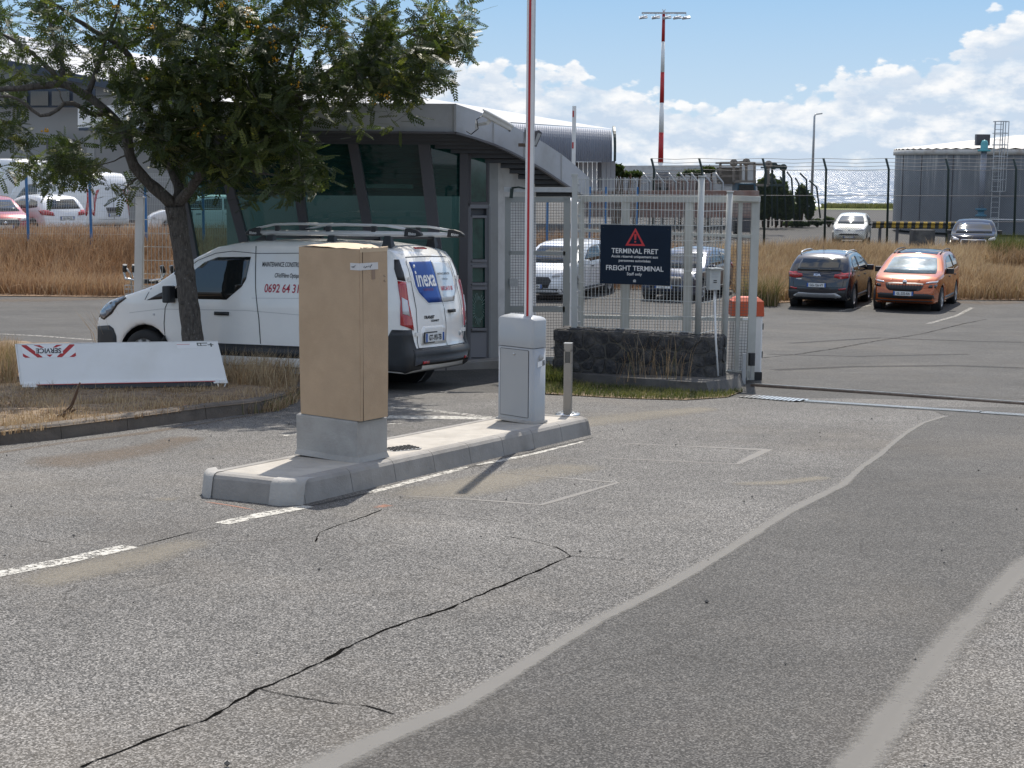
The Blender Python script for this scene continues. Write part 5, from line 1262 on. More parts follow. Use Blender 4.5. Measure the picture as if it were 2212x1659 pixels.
for args in ((1092,431,1232,431,.08),(1100,546,1221,547,.06),(1100,667,1220,668,.085),(1096,776,1226,776,.07)): b = MB(); gb(b, *args); b.build('rail', 'gate_frame', pg_)
mesh_grid(P(1102,661,YG+.01), P(1219,661,YG+.01), P(1219,437,YG+.01), P(1102,437,YG+.01), 20, 38, .0045, 'wire_dark', pg_)
mesh_grid(P(1102,774,YG+.01), P(1219,774,YG+.01), P(1219,674,YG+.01), P(1102,674,YG+.01), 20, 17, .0045, 'wire_dark', pg_)
b = MB(); b.box(P(1109,610,YG-.04), (.13,.06,.11), None, .01); b.build('lock', 'galv', pg_)
tb = thing('gate_top_beam', 'weathered pale steel beam spanning above the pedestrian gate', 'beam', P(1165,409,YG-.05))
b = MB(); b.bar(P(1089,409,YG-.05), P(1242,410,YG-.05), .07, .06, up=(0,1,0)); b.build('beam', 'galv', tb)
b = MB(); b.bar(P(1106,407,YG-.12), P(1104,428,YG-.12), .05, .03); b.tube([P(1105,406,YG-.1), P(1120,404,YG-.1), P(1140,408,YG-.1)], .012, 5); b.build('strap', 'green_dark', tb)
# ------------------------------------------------------------------ fence with the terminal sign
fn = thing('fence_panel', 'pale grey double-wire fence panels on posts standing on the black stone wall', 'fence', P(1380,712,20.6))
def post(px0, py0, px1, py1, Y, w_, parent, m='fence_grey', rnd=False, Yb=None):
    b = MB(); a, c = P(px0, py0, Y), P(px1, py1, Yb or Y)
    if rnd: b.tube([c, a], w_/2, 14)
    else: b.bar(c, a, w_, w_, up=(0,1,0))
    o = b.build('post', m, parent); k = MB()
    if rnd: k.tube([a, a+Vector((0,0,.02))], w_/2+.008, 14)
    else: k.box(a+Vector((0,0,.012)), (w_+.02, w_+.02, .03))
    k.build('post_cap', m, o); return o
FYL, FYR, FY2 = 20.95, 20.25, 20.75
post(1241.5,380,1240,708,FYL-.06,.072,fn); post(1516,383,1507,722,FYR-.06,.08,fn,rnd=True); post(1577,416,1562,811,FY2-.05,.078,fn,rnd=True)
def panel(xl, Yl_, yl, xr, Yr_, yr, parent, nv, first=0, slant=(0,0)):
    n_ = len(yl); b = MB()
    for i in range(n_):
        for s_ in (.012, -.012): b.bar(P(xl+slant[0]*i/(n_-1), yl[i], Yl_+s_), P(xr+slant[1]*i/(n_-1), yr[i], Yr_+s_), .008, .008)
    tag(b.build('horizontal_wire', 'wire_pale', parent), kind='stuff'); b = MB()
    for k in range(nv+1):
        t = k/nv; xa = xl+(xr-xl)*t; xb = xl+slant[0]+(xr+slant[1]-xl-slant[0])*t; Y = 1/((1-t)/Yl_+t/Yr_)
        b.bar(P(xa, yl[0]+(yr[0]-yl[0])*t-4, Y), P(xb, yl[-1]+(yr[-1]-yl[-1])*t+1, Y), .0065, .0065)
    tag(b.build('vertical_wire', 'wire_pale', parent), kind='stuff')
cy_ = lambda c: (650+c/1.746)/1.8228
panel(1249, FYL, [cy_(98+101*i) for i in range(11)], 1509, FYR, [cy_(103+104.7*i) for i in range(11)], fn, 33, slant=(-2.5,-8))
panel(1521, FYR, [cy_(212+105*i) for i in range(10)], 1570, FY2, [cy_(212+101.5*i) for i in range(10)], fn, 7, slant=(-8,-12))
for k in range(10):
    b = MB(); b.box(P(1251, 400+33*k, FYL-.03), (.04,.03,.035)); b.build('clamp', 'galv', fn)
for y_ in (430, 520, 617, 665):
    pass
# sign
sgx = thing('terminal_sign', 'dark navy warning sign reading TERMINAL FRET and FREIGHT TERMINAL fixed to the wire fence', 'sign')
YS0, YS1 = 20.70, 20.33
c00, c10, c11, c01 = P(1295.5,612,YS0), P(1447,617.5,YS1), P(1451.5,487.5,YS1), P(1298.5,485,YS0)
axs = (c10-c00).normalized(); ays = (c01-c00); ays = (ays-axs*ays.dot(axs)).normalized(); sw = (c10-c00).length; sh = (c01-c00).length; nn = axs.cross(ays)
sgx.location = c00
b = MB(); b.prism([c00, c00+axs*sw, c00+axs*sw+ays*sh, c00+ays*sh], -nn*.012); brd = b.build('board', 'navy', sgx)
def sp_(u, v, o=.002): return c00+axs*(sw*u)+ays*(sh*v)+nn*o
def stext(t, u, v, hfrac, bold=.0, sx=1.0, m='white_print'): return text_obj('lettering', t, sh*hfrac, sp_(u, v, 0), axs, ays, m, sgx, .003, 'CENTER', bold=bold, sx=sx)
stext('TERMINAL FRET', .495, .525, .118, .0012, .98); stext('Accès réservé uniquement aux', .495, .452, .062, .0006, 1.06); stext('personnes autorisées', .495, .382, .062, .0006, 1.06)
stext('FREIGHT TERMINAL', .495, .235, .118, .0012, .98); stext('Staff only', .495, .155, .068, .0006, 1.06)
b = MB(); tri = [(.36,.655),(.64,.655),(.50,.955)]; inn = [(.405,.685),(.595,.685),(.50,.895)]
for i in range(3):
    j = (i+1)%3; b.add([sp_(*tri[i]), sp_(*tri[j]), sp_(*inn[j]), sp_(*inn[i])], [(0,1,2,3)])
b.build('warning_triangle', 'sign_red', sgx)
b = MB(); b.add([sp_(.488,.755), sp_(.512,.755), sp_(.518,.855), sp_(.482,.855)], [(0,1,2,3)]); b.add([sp_(.50+.014*math.cos(a), .722+.016*math.sin(a)) for a in [k*math.pi/5 for k in range(10)]], [tuple(range(10))]); b.build('exclamation_mark', 'sign_red', sgx)
b = MB(); b.add([sp_(.48,.04), sp_(.52,.04), sp_(.52,.075), sp_(.505,.09), sp_(.48,.075)], [(0,1,2,3,4)]); b.build('small_logo', 'grey_metal', sgx)
for (u, v) in ((.04,.95),(.96,.94),(.96,.06),(.04,.05)): b = MB(); b.lathe([(0,-.004),(.008,-.004),(.009,0)], sp_(u,v,0), 'y', 8); b.build('screw', 'black_plastic', sgx)
# ------------------------------------------------------------------ black stone wall
mat('basalt', (.040,.040,.043), .85, var=.45, vscale=6, bump=.9, bscale=22, dirt=(.105,.098,.09), dscale=6)
mat('wall_mortar', (.10,.094,.085), .95, var=.3, vscale=8, bump=.6, bscale=30)
a0, a1 = P(1197,793,20.75), P(1549,814,19.95); zb = min(gz(a0.x,a0.y), gz(a1.x,a1.y))-.05
a0.z = a1.z = 0; wd_ = (a1-a0); wl_ = wd_.length; wd_.normalize(); wn = Vector((wd_.y,-wd_.x,0)); th = .42
zt0, zt1 = P(1197,711,20.75).z, P(1549,730,19.95).z
sw_ = thing('stone_wall', 'low wall of black basalt stones in mortar below the wire fence', 'wall', a0+Vector((0,0,zb)))
def wp(u, z, o=0): p = a0+wd_*u+wn*o; return Vector((p.x, p.y, z))
def wt(u): return zt0+(zt1-zt0)*u/wl_
b = MB(); b.add([wp(0,zb,0), wp(wl_,zb,0), wp(wl_,wt(wl_),0), wp(0,wt(0),0), wp(0,zb,-th), wp(wl_,zb,-th), wp(wl_,wt(wl_),-th), wp(0,wt(0),-th)], [(0,1,2,3),(7,6,5,4),(3,2,6,7),(1,5,6,2),(4,0,3,7)]); b.build('mortar_core', 'wall_mortar', sw_)
def voronoi(w_, h_, pts):
    out = []
    for i, p in enumerate(pts):
        poly = [(0,0),(w_,0),(w_,h_),(0,h_)]
        for j, q in enumerate(pts):
            if i == j: continue
            mx_, my_ = (p[0]+q[0])/2, (p[1]+q[1])/2; nx_, ny_ = q[0]-p[0], q[1]-p[1]; new = []
            for k in range(len(poly)):
                A_, B2 = poly[k], poly[(k+1)%len(poly)]
                da = (A_[0]-mx_)*nx_+(A_[1]-my_)*ny_; db = (B2[0]-mx_)*nx_+(B2[1]-my_)*ny_
                if da <= 0: new.append(A_)
                if da*db < 0: t = da/(da-db); new.append((A_[0]+(B2[0]-A_[0])*t, A_[1]+(B2[1]-A_[1])*t))
            poly = new
            if len(poly) < 3: break
        if len(poly) >= 3: out.append((p, poly))
    return out
rw_ = random.Random(11)
def stones(face_w, face_h, fn_, nx_, ny_, m='basalt', parent=sw_):
    pts = [((i+.5+rw_.uniform(-.34,.34)+(.5 if j % 2 else 0)*.6)*face_w/nx_, (j+.5+rw_.uniform(-.33,.33))*face_h/ny_) for i in range(nx_) for j in range(ny_)]
    for (c, poly) in voronoi(face_w, face_h, pts):
        cx = sum(p[0] for p in poly)/len(poly); cy = sum(p[1] for p in poly)/len(poly)
        # rounded irregular outline
        pl = []
        for k in range(len(poly)):
            A_, B2 = poly[k], poly[(k+1)%len(poly)]
            for t in (.18, .5, .82): pl.append((A_[0]+(B2[0]-A_[0])*t, A_[1]+(B2[1]-A_[1])*t))
        def ring(f, d): return [fn_(cx+(x-cx)*f, cy+(y-cy)*f, d+rw_.uniform(-.004,.004)) for x, y in pl]
        b = MB(); pr = rw_.uniform(.010, .032); f1 = 1-.016/max(.06, math.hypot(pl[0][0]-cx, pl[0][1]-cy))
        f1 = max(.8, f1); rs = [ring(f1, -.02), ring(f1, .002), ring(f1*.96, pr*.85), ring(f1*.70, pr), ring(f1*.3, pr+rw_.uniform(-.004,.010))]
        k_ = len(pl); b.add(sum(rs, []), [(i*k_+j, i*k_+(j+1)%k_, (i+1)*k_+(j+1)%k_, (i+1)*k_+j) for i in range(4) for j in range(k_)]+[tuple(4*k_+j for j in range(k_))], False)
        b.build('stone', m, parent)
stones(wl_, 1.0, lambda u, v, d: wp(u, zb+(wt(u)-zb)*v, d), 13, 4)
stones(th, 1.0, lambda u, v, d: wp(wl_+d, zb+(wt(wl_)-zb)*v, -u), 2, 4)
stones(th, 1.0, lambda u, v, d: wp(-d, zb+(wt(0)-zb)*v, -th+u), 2, 4)
stones(wl_, th, lambda u, v, d: wp(u, wt(u)+d*.6, -v), 12, 2)
# slab under the wall
sl = thing('slab_kerb', 'dark concrete footing slab with a sloped end below the stone wall', 'slab', G(1380,830))
fp = [G(1168,822), G(1330,836), G(1460,846), G(1535,850), G(1600,840), G(1612,828), G(1560,800), G(1168,775)]
b = MB(); k_ = len(fp); tp_ = [Vector((p.x+(0 if i not in (3,4,5) else -.06), p.y+.05, gz(p.x,p.y)+.13)) for i, p in enumerate(fp)]; bt = [Vector((p.x, p.y, gz(p.x,p.y)-.03)) for p in fp]
b.add(tp_+bt, [tuple(range(k_))]+[(i, k_+i, k_+(i+1)%k_, (i+1)%k_) for i in range(k_)]); b.build('slab', 'slab_dark', sl)
# intercom
ic = thing('intercom', 'grey intercom box with rain hood on a thin white leaning pole at the wall end', 'intercom', P(1551,812,20.0))
b = MB(); b.tube([P(1551,812,19.95), P(1546,730,19.95), P(1543,622,20.05)], .014, 8); b.build('pole', 'white_metal', ic)
b = MB(); b.box(P(1541,602,20.0), (.155,.10,.285), Matrix.Rotation(R(20),3,'Z')); b.build('housing', 'fence_grey', ic)
b = MB(); b.box(P(1543,580,19.98), (.18,.16,.012), Matrix.Rotation(R(20),3,'Z')); b.build('rain_hood', 'fence_grey', ic)
rt_ = Matrix.Rotation(R(20),3,'Z')
for (dx, dz, sx_, sz_, m_) in ((.0,.075,.09,.03,'grey_metal'),(.0,.03,.09,.02,'grey_metal'),(-.0,-.02,.045,.012,'black_plastic'),(-.0,-.045,.045,.012,'black_plastic')):
    b = MB(); b.box(P(1541,602,20.0)+rt_ @ Vector((dx,-.052,dz)), (sx_,.006,sz_), rt_); b.build('button' if m_ == 'black_plastic' else 'speaker_grille', m_, ic)
# sliding gate parked behind the fence
sg_ = thing('sliding_gate', 'pale steel sliding gate with fine square mesh parked open behind the fence', 'gate', P(1445,800,21.2))
def SGY(x): return 21.65-(x-1250)/390*.85
def sP(x, y, dy=0): return P(x, y, SGY(x)+dy)
mat('gate_pale', (.47,.475,.44), .5, var=.05, vscale=3, dirt=(.36,.36,.33), dscale=2)
for nm, (x0, y0, x1, y1, w_, dp) in (('top_beam',(1246,429,1640,431,.085,.10)),('bottom_beam',(1246,797,1625,808,.09,.10)),('middle_rail',(1250,684,1624,690,.05,.05)),('upper_rail',(1250,497,1632,511,.04,.04))):
    b = MB(); b.bar(sP(x0,y0), sP(x1,y1), w_, dp, up=(0,1,0)); b.build(nm, 'gate_pale', sg_)
for (x0, x1, w_) in ((1256,1254,.075),(1352,1350,.115),(1489,1481,.11),(1600,1590,.05),(1633,1620,.105)):
    b = MB(); b.bar(sP(x0,424 if x0 < 1630 else 426), sP(x1,800 if x0 < 1630 else 820,0), w_, .08, up=(0,1,0)); b.build('upright', 'gate_pale', sg_)
b = MB(); b.bar(sP(1582,428,-.1), sP(1642,430,-.1), .07, .06, up=(0,1,0)); b.build('guide_bar', 'gate_pale', sg_)
mesh_grid(sP(1250,683,.05), sP(1624,690,.05), sP(1634,436,.05), sP(1256,434,.05), 60, 40, .0042, 'wire_dark', sg_)
mesh_grid(sP(1250,797,.05), sP(1618,806,.05), sP(1624,692,.05), sP(1250,686,.05), 60, 18, .0042, 'wire_dark', sg_)
b = MB(); b.box(sP(1610,689,-.06), (.07,.012,.035)); b.build('label_plate', 'white_metal', sg_)
lk = thing('gate_stop_post', 'short grey stop post with black lock box at the foot of the sliding gate', 'post', G(1606,832))
b = MB(); g = G(1606,830); b.bar(g, g+Vector((0,0,.42)), .05, .05); b.build('post', 'grey_metal', lk); b = MB(); b.box(g+Vector((.10,.0,.34)), (.09,.07,.17), None, .02); b.build('lock_box', 'black_plastic', lk)
b = MB(); b.bar(g+Vector((.10,0,.27)), g+Vector((.09,0,.06)), .012, .02); b.build('latch_rod', 'galv', lk)
# second barrier with orange cap
b2 = thing('barrier', 'white barrier cabinet with an orange cap behind the end of the sliding gate', 'barrier', (P(1608,800,21.35).x, 21.35, gz(3.2,21.35)))
cx_ = P(1608,800,21.35).x; g0 = gz(cx_, 21.35)
zc = P(1608,681,21.35).z; zt_ = P(1608,641,21.35).z
b = MB(); b.box((cx_,21.35,(g0+.12+zc)/2), (.42,.34,zc-g0-.12), None, .02); b.build('housing', 'white_metal', b2)
b = MB(); b.box((cx_,21.35,g0+.06), (.44,.36,.12)); b.build('base', 'black_plastic', b2)
b = MB(); k = (zt_-zc); b.add([(cx_+sx*.225, 21.35+sy*.185, zc+.002) for sx, sy in ((-1,-1),(1,-1),(1,1),(-1,1))]+[(cx_+sx*.215, 21.35+sy*.175, zc+k*.8) for sx, sy in ((-1,-1),(1,-1),(1,1),(-1,1))]+[(cx_+sx*.15, 21.35+sy*.12, zc+k) for sx, sy in ((-1,-1),(1,-1),(1,1),(-1,1))], [(i*4+j, i*4+(j+1)%4, i*4+4+(j+1)%4, i*4+4+j) for i in range(2) for j in range(4)]+[(8,9,10,11)]); b.build('cap', 'orange_paint', b2)
for dz in (.75, .36): b = MB(); b.box((cx_+.215,21.25,g0+dz), (.03,.04,.09)); b.build('hinge', 'black_plastic', b2)
# distant raised barrier arm
b3 = thing('barrier', 'raised white barrier arm with small red marks standing far behind the booth roof', 'barrier', (P(1238,700,30).x, 30, gz(1.2,30)))
x3 = P(1239,352,30).x; g3 = gz(x3,30); z3 = P(1239,229,30).z
b = MB(); b.box((x3,30,(g3+z3)/2+.3), (.075,.05,z3-g3-.6)); a3 = b.build('arm', 'white_metal', b3)
for zz in (z3-.15, P(1238,314,30).z): b = MB(); b.box((x3-.02,29.972,zz), (.03,.004,.12)); b.build('red_mark', 'red', a3)
b = MB(); b.box((x3+.05,30.1,g3+.45), (.16,.2,.9)); b.build('housing', 'white_metal', b3)
# drain and gate rail
dg = thing('drain_channel', 'galvanised slotted drain grating set across the gateway', 'drain', G(1950,888))
def drain(px0, py0, px1, py1, wd_, step, bw_):
    a, c = G(px0,py0), G(px1,py1); a.z = c.z = 0; d = (c-a); L_ = d.length; d.normalize(); nn_ = Vector((-d.y, d.x, 0)); b = MB(); b2_ = MB()
    def q(u, v, z=.0): p = a+d*u+nn_*v; return Vector((p.x, p.y, gz(p.x,p.y)+z))
    for s_ in (-1, 1): b2_.bar(q(0,s_*wd_/2,.012), q(L_,s_*wd_/2,.012), .018, .02)
    k = 0
    while k < L_: b.bar(q(k,-wd_/2,.012), q(k,wd_/2,.012), bw_, .016); k += step
    pit = MB(); m_ = max(2, int(L_)); pit.add([q(L_*i/m_, s_*wd_/2, .009) for i in range(m_+1) for s_ in (-1, 1)], [(2*i,2*i+2,2*i+3,2*i+1) for i in range(m_)])
    pit.build('channel', 'crack', dg); b2_.build('grate_frame', 'steel', dg); tag(b.build('grate_bar', 'steel', dg), kind='stuff')
drain(1742,869,2118,893,.115,.036,.016); drain(2122,894,2300,906,.14,.036,.016)
a, c = G(1612,858), G(1738,868); b = MB(); d = (c-a); d.z = 0; L_ = d.length; d.normalize(); nn_ = Vector((-d.y, d.x, 0))
pit = MB(); q = lambda u, v, z: (lambda p: Vector((p.x, p.y, gz(p.x,p.y)+z)))(a+d*u+nn_*v)
pit.add([q(0,-.17,.009), q(L_,-.17,.009), q(L_,.17,.009), q(0,.17,.009)], [(0,1,2,3)]); pit.build('channel', 'crack', dg)
for i in range(13):
    for j in range(5): b.box(q((i+.5+(.5 if j%2 else 0))*L_/13.5, -.15+.075*j, .014), (L_/15*.7,.045,.010), Matrix.Rotation(math.atan2(d.y,d.x),3,'Z'))
tag(b.build('grate_bar', 'steel', dg), kind='stuff')
rl = thing('gate_rail', 'thin worn steel gate rail set in the asphalt across the entrance', 'rail', G(1900,855))
b = MB(); rp = [G(1622,834), G(1760,843), G(1950,856), G(2212,875), G(2330,884)]
for i in range(len(rp)-1): b.bar(rp[i]+Vector((0,0,.012)), rp[i+1]+Vector((0,0,.012)), .035, .03)
b.build('rail', 'rust_steel', rl); b = MB()
for i in range(len(rp)-1): b.bar(rp[i]+Vector((0,0,.032)), rp[i+1]+Vector((0,0,.032)), .014, .014)
b.build('rail_head', 'steel', rl)
# ------------------------------------------------------------------ cars seen through fences
def simple_car(label, loc, head, pcol, kind, L_, H, w0, group, front=True, txt=None, wr=.32, glassf='car_glass'):
    c, rt = make_car('parked_car' if kind != 'bigvan' else 'panel_van', label, 'car' if kind != 'bigvan' else 'van', loc, head, pcol, L_, H, w0, kind, group, wr)
    side_glass(c, rt, L_, H, kind)
    if kind == 'bigvan':
        c.patch('windscreen', [(-.78,H*.54),(.78,H*.54),(.70,H*.80),(-.70,H*.80)], 'f', glassf, rt, .01, .15)
        for sy in (1,-1):
            c.patch('tail_lamp', [(sy*(w0-.13),H*.28),(sy*(w0-.02),H*.28),(sy*(w0-.04),H*.72),(sy*(w0-.12),H*.72)][::sy], 'b', 'red_lamp', rt, .02, .15)
            c.patch('tail_lamp', [(-L_/2+.03,H*.28),(-L_/2+.03,H*.72),(-L_/2+.16,H*.70),(-L_/2+.12,H*.33)], 'l' if sy > 0 else 'r', 'red_lamp', rt, .02, .15)
        c.line('seam', [(0,H*.9),(0,.5)], 'b', 'black_plastic', rt, .02)
        c.patch('door_recess', [(-.3,.75),(.3,.75),(.36,.95),(-.36,.95)], 'b', 'black_plastic', rt, .01, .2)
        c.patch('rear_bumper', [(-w0+.08,.26),(w0-.08,.26),(w0-.08,.50),(-w0+.08,.50)], 'b', 'black_plastic', rt, .02, .2)
        plate(c, rt, 'b', 0, .66, txt or 'CH-664-XT')
    else:
        zb_, zt2 = H*.66, H*.92; ww = w0*.80
        c.patch('windscreen', [(-ww,zb_),(ww,zb_),(ww*.83,zt2),(-ww*.83,zt2)], 'f', glassf, rt, .01, .12)
        c.patch('rear_window_glass', [(-ww*.9,zb_+.03),(ww*.9,zb_+.03),(ww*.75,zt2-.02),(-ww*.75,zt2-.02)], 'b', glassf, rt, .01, .12)
        c.patch('grille', [(-.42,.42),(.42,.42),(.50,.62),(.42,.72),(-.42,.72),(-.50,.62)], 'f', 'black_plastic', rt, .014, .12)
        c.patch('lower_intake', [(-w0+.12,.26),(w0-.12,.26),(w0-.14,.40),(-w0+.14,.40)], 'f', 'black_plastic', rt, .014, .12)
        for sy in (1,-1):
            c.patch('headlight', [(sy*.50,H*.44),(sy*.52,H*.50),(sy*(w0-.08),H*.55),(sy*(w0-.06),H*.46)][::sy], 'f', 'clear_lamp', rt, .016, .1)
            c.patch('tail_lamp', [(sy*.46,H*.52),(sy*.48,H*.60),(sy*(w0-.08),H*.66),(sy*(w0-.06),H*.54)][::sy], 'b', 'red_lamp', rt, .016, .1)
            c.patch('tail_lamp', [(-L_/2+.05,H*.54),(-L_/2+.08,H*.65),(-L_/2+.42,H*.66),(-L_/2+.20,H*.54)], 'l' if sy > 0 else 'r', 'red_lamp', rt, .012, .1)
        c.patch('rear_bumper', [(-w0+.1,.25),(w0-.1,.25),(w0-.12,.40),(-w0+.12,.40)], 'b', 'black_plastic', rt, .016, .15)
        b = MB(); h, n = c.hit((9,0,.58),(-1,0,0)); b.lathe([(0,.03),(.055,.03),(.06,0)], h, 'x', 14); b.build('badge', 'chrome', rt, False)
        plate(c, rt, 'f' if front else 'b', 0, .46 if front else H*.46, txt or 'GB-091-XH'); mirror(rt, L_/2-1.42, H*.66, w0-.02, pcol, c)
    return rt
GF = 'vehicles seen through the fences'
p = P(1222,600,44.8); simple_car('white crossover with black grille seen through the pedestrian gate', (p.x,45.6), hd(204), 'car_white', 'suv', 4.45, 1.62, .91, GF, True, 'GB-091-XH', .34)
p = P(1490,600,45.0); simple_car('dark blue hatchback seen through the wire fence right of the sign', (p.x,45.6), hd(205), 'car_blue', 'hatch', 4.0, 1.42, .86, GF, True, ' ', .31)
hh = hd(-46); p = P(141,500,54.2); simple_car('white hatchback with large red tail lamps behind the blue-posted fence, leftmost', (p.x+hh[0]*1.9, 54.2+hh[1]*1.9), hh, 'car_white', 'hatch', 4.0, 1.47, .87, GF, False, 'BX-904-ZL', .31)
hh = hd(-57); p = P(243,480,58.6); simple_car('big white panel van with tall red tail lamp behind the white hatchback', (p.x+hh[0]*2.7, 58.6+hh[1]*2.7), hh, 'car_white', 'bigvan', 5.4, 2.25, .98, GF, False, 'CH-664-XT', .34)
hh = hd(-57); p = P(70,480,66); simple_car('second tall white panel van showing above the first one at the far left', (p.x+hh[0]*2.4, 66+hh[1]*2.4), hh, 'car_white', 'bigvan', 5.6, 2.75, .98, GF, False, ' ', .34)
hh = hd(150); p = P(8,480,51.9); simple_car('red car nose towards the fence at the left edge of the picture', (p.x-hh[0]*1.7, 51.9-hh[1]*1.7), hh, 'car_red', 'hatch', 3.9, 1.44, .85, GF, True, ' ', .30)
hh = hd(-100); p = P(372,480,55); simple_car('white car nose seen between the white post and the tree trunk', (p.x-hh[0]*1.2, 55-hh[1]*1.2), hh, 'car_white', 'suv', 4.1, 1.5, .88, GF, True, ' ', .32)
# ------------------------------------------------------------------ blue-posted mesh fence on the left bank
def mesh3d(name, label, xs_, Y, ytop, ybot, m_post, m_wire, wire=.006, pitch_=.05, h=None, step=None):
    pts = [P(x, ybot, Y) for x in xs_]
    t = thing(name, label, 'fence', (pts[0].x, Y, gz(pts[0].x, Y)))
    zt_ = P(xs_[0], ytop, Y).z
    for p in pts:
        g = gz(p.x, Y); b = MB(); b.box((p.x, Y, (g+zt_+.05)/2), (.075,.05,zt_+.05-g)); b.build('post', m_post, t)
    for p, q in zip(pts, pts[1:]):
        g = gz(p.x, Y)+.02; b = MB(); n_ = int((q.x-p.x)/pitch_)
        H_ = zt_-g; folds = [0, .04, .35, .39, .70, .74, .95, 1]; offs = [0, .035, 0, 0, .035, 0, .03, 0]
        for k in range(1, n_):
            x = p.x+(q.x-p.x)*k/n_
            prev = None
            for f in range(8):
                c = Vector((x, Y+ (.035 if f in (1, 3, 5) else 0), g+H_*folds[f]))
                if prev is not None: b.bar(prev, c, wire, wire)
                prev = c
        for f in range(0, 8): b.bar((p.x, Y, g+H_*folds[f]), (q.x, Y, g+H_*folds[f]), wire, wire)
        for f in range(1, 10): b.bar((p.x, Y, g+H_*f/10), (q.x, Y, g+H_*f/10), wire*.8, wire*.8)
        tag(b.build('wire_mesh', m_wire, t), kind='stuff')
    return t
mesh3d('mesh_fence', 'grey wire mesh fence on blue posts along the bank at the left', [-76, 61, 197, 316, 440, 560, 680, 800, 920, 1040], 50.0, 372, 505, 'blue_post', 'wire_pale', .007, .055)
mesh3d('mesh_fence', 'far wire mesh fence on blue posts seen above the sliding gate', [1085, 1182, 1273, 1308, 1375], 50.6, 405, 500, 'blue_post', 'wire_pale', .007, .055)
# ------------------------------------------------------------------ white post and wire panel left of the booth, trolleys
wp_ = thing('gate_post', 'thick white square post beside the luggage trolleys left of the tree trunk', 'post', (P(299,600,23.4).x, 23.4, gz(-5,23.4)))
a, c = P(303,428,23.4), P(296.5,780,23.4); b = MB(); b.bar(c, a, .115, .115, up=(0,1,0)); b.build('post', 'white_metal', wp_); b = MB(); b.box(a+Vector((0,0,.01)), (.13,.13,.02)); b.build('post_cap', 'white_metal', wp_)
wf = thing('wire_panel', 'pale wire fence panel between the white post and the booth', 'fence', P(360,780,23.5))
b = MB()
for i in range(9): y_ = 474+29.3*i; b.bar(P(308,y_,23.5), P(404,y_+2,23.5), .008, .008)
for k in range(12): x_ = 311+8*k; b.bar(P(x_,470,23.5), P(x_,712,23.5), .006, .006)
tag(b.build('wire_mesh', 'wire_pale', wf), kind='stuff')
def trolley(px, label):
    Y = 24.2; base = P(px, 600, Y); base.z = .14
    t = thing('luggage_trolley', label, 'trolley', base, R(-12), 'luggage trolleys')
    b = MB()
    for s_ in (-1, 1): b.tube([(s_*.24,0,.12),(s_*.25,-.02,.6),(s_*.26,-.05,1.0),(s_*.30,-.12,1.10)], .017, 7)
    b.tube([(-.30,-.12,1.10),(-.34,-.10,1.02),(-.30,-.14,.93),(0,-.16,.90),(.30,-.14,.93),(.34,-.10,1.02),(.30,-.12,1.10)], .020, 8); b.build('frame', 'steel', t, False)
    for s_ in (-1, 1): b = MB(); b.tube([(s_*.33,-.10,1.04),(s_*.31,-.13,1.15)], .036, 9); b.build('brake_grip', 'black_plastic', t, False)
    b = MB(); b.box((0,-.17,.90), (.22,.04,.07), None, .01); b.build('handle_grip', 'black_plastic', t, False)
    b = MB()
    for z_ in (.62,.70,.78,.84):
        pts = [(-.26,0,z_),(-.24,-.30,z_),(.24,-.30,z_),(.26,0,z_)]
        for i in range(3): b.bar(pts[i], pts[i+1], .008, .008)
    for k in range(9): x_ = -.24+.06*k; b.bar((x_,-.30,.62), (x_,-.30,.84), .006, .006)
    b.build('basket', 'steel', t, False)
    b = MB(); b.box((0,.30,.16), (.5,.75,.03)); b.build('platform', 'steel', t, False)
    for (x_, y_) in ((-.22,0),(.22,0),(0,.6)): b = MB(); b.lathe([(0,-.02),(.07,-.02),(.07,.02),(0,.02)], (x_,y_,.07), 'x', 14); b.build('wheel', 'rubber', t, False)
    return t
trolley(318, 'steel luggage trolley nearer the white post, basket and black grips showing over the van bonnet'); trolley(338, 'second luggage trolley nested to the right, next to the tree trunk')
# ------------------------------------------------------------------ warehouse and hangar
mat('roof_white', (.33,.335,.35), .5, var=.04, vscale=.4, dirt=(.28,.285,.30), dscale=.35); mat('roof_band', (.26,.29,.33), .5, var=.05, vscale=.5)
mat('clad_grey', (.235,.25,.285), .45, metal=.1, var=.05, vscale=.6); mat('wall_shade', (.29,.29,.285), .8, var=.04, vscale=.3); mat('dark_blue_band', (.035,.05,.075), .5)
wh = thing('warehouse', 'large white-roofed warehouse with dark eave band behind the tree at the left', 'building', P(200,560,72))
e_lo = [(-220,87,72),(-40,122,72),(0,131,72),(213,174,72),(400,212,72),(640,260,72)]
e_hi = [(-220,40,90),(-40,66,90),(57,79,90),(300,116,90),(520,150,90),(870,204,90)]
b = MB(); vs = [P(*p) for p in e_lo]+[P(*p) for p in e_hi]; b.add(vs, [(i,i+1,7+i,6+i) for i in range(5)]); b.build('roof', 'roof_white', wh)
b = MB()
for i in range(5):
    a, c = P(*e_lo[i]), P(*e_lo[i+1]); b.add([a+Vector((0,-.05,.1)), c+Vector((0,-.05,.1)), c+Vector((0,-.05,-.28)), a+Vector((0,-.05,-.28))], [(0,1,2,3)])
b.build('eave_band', 'dark_blue_band', wh)
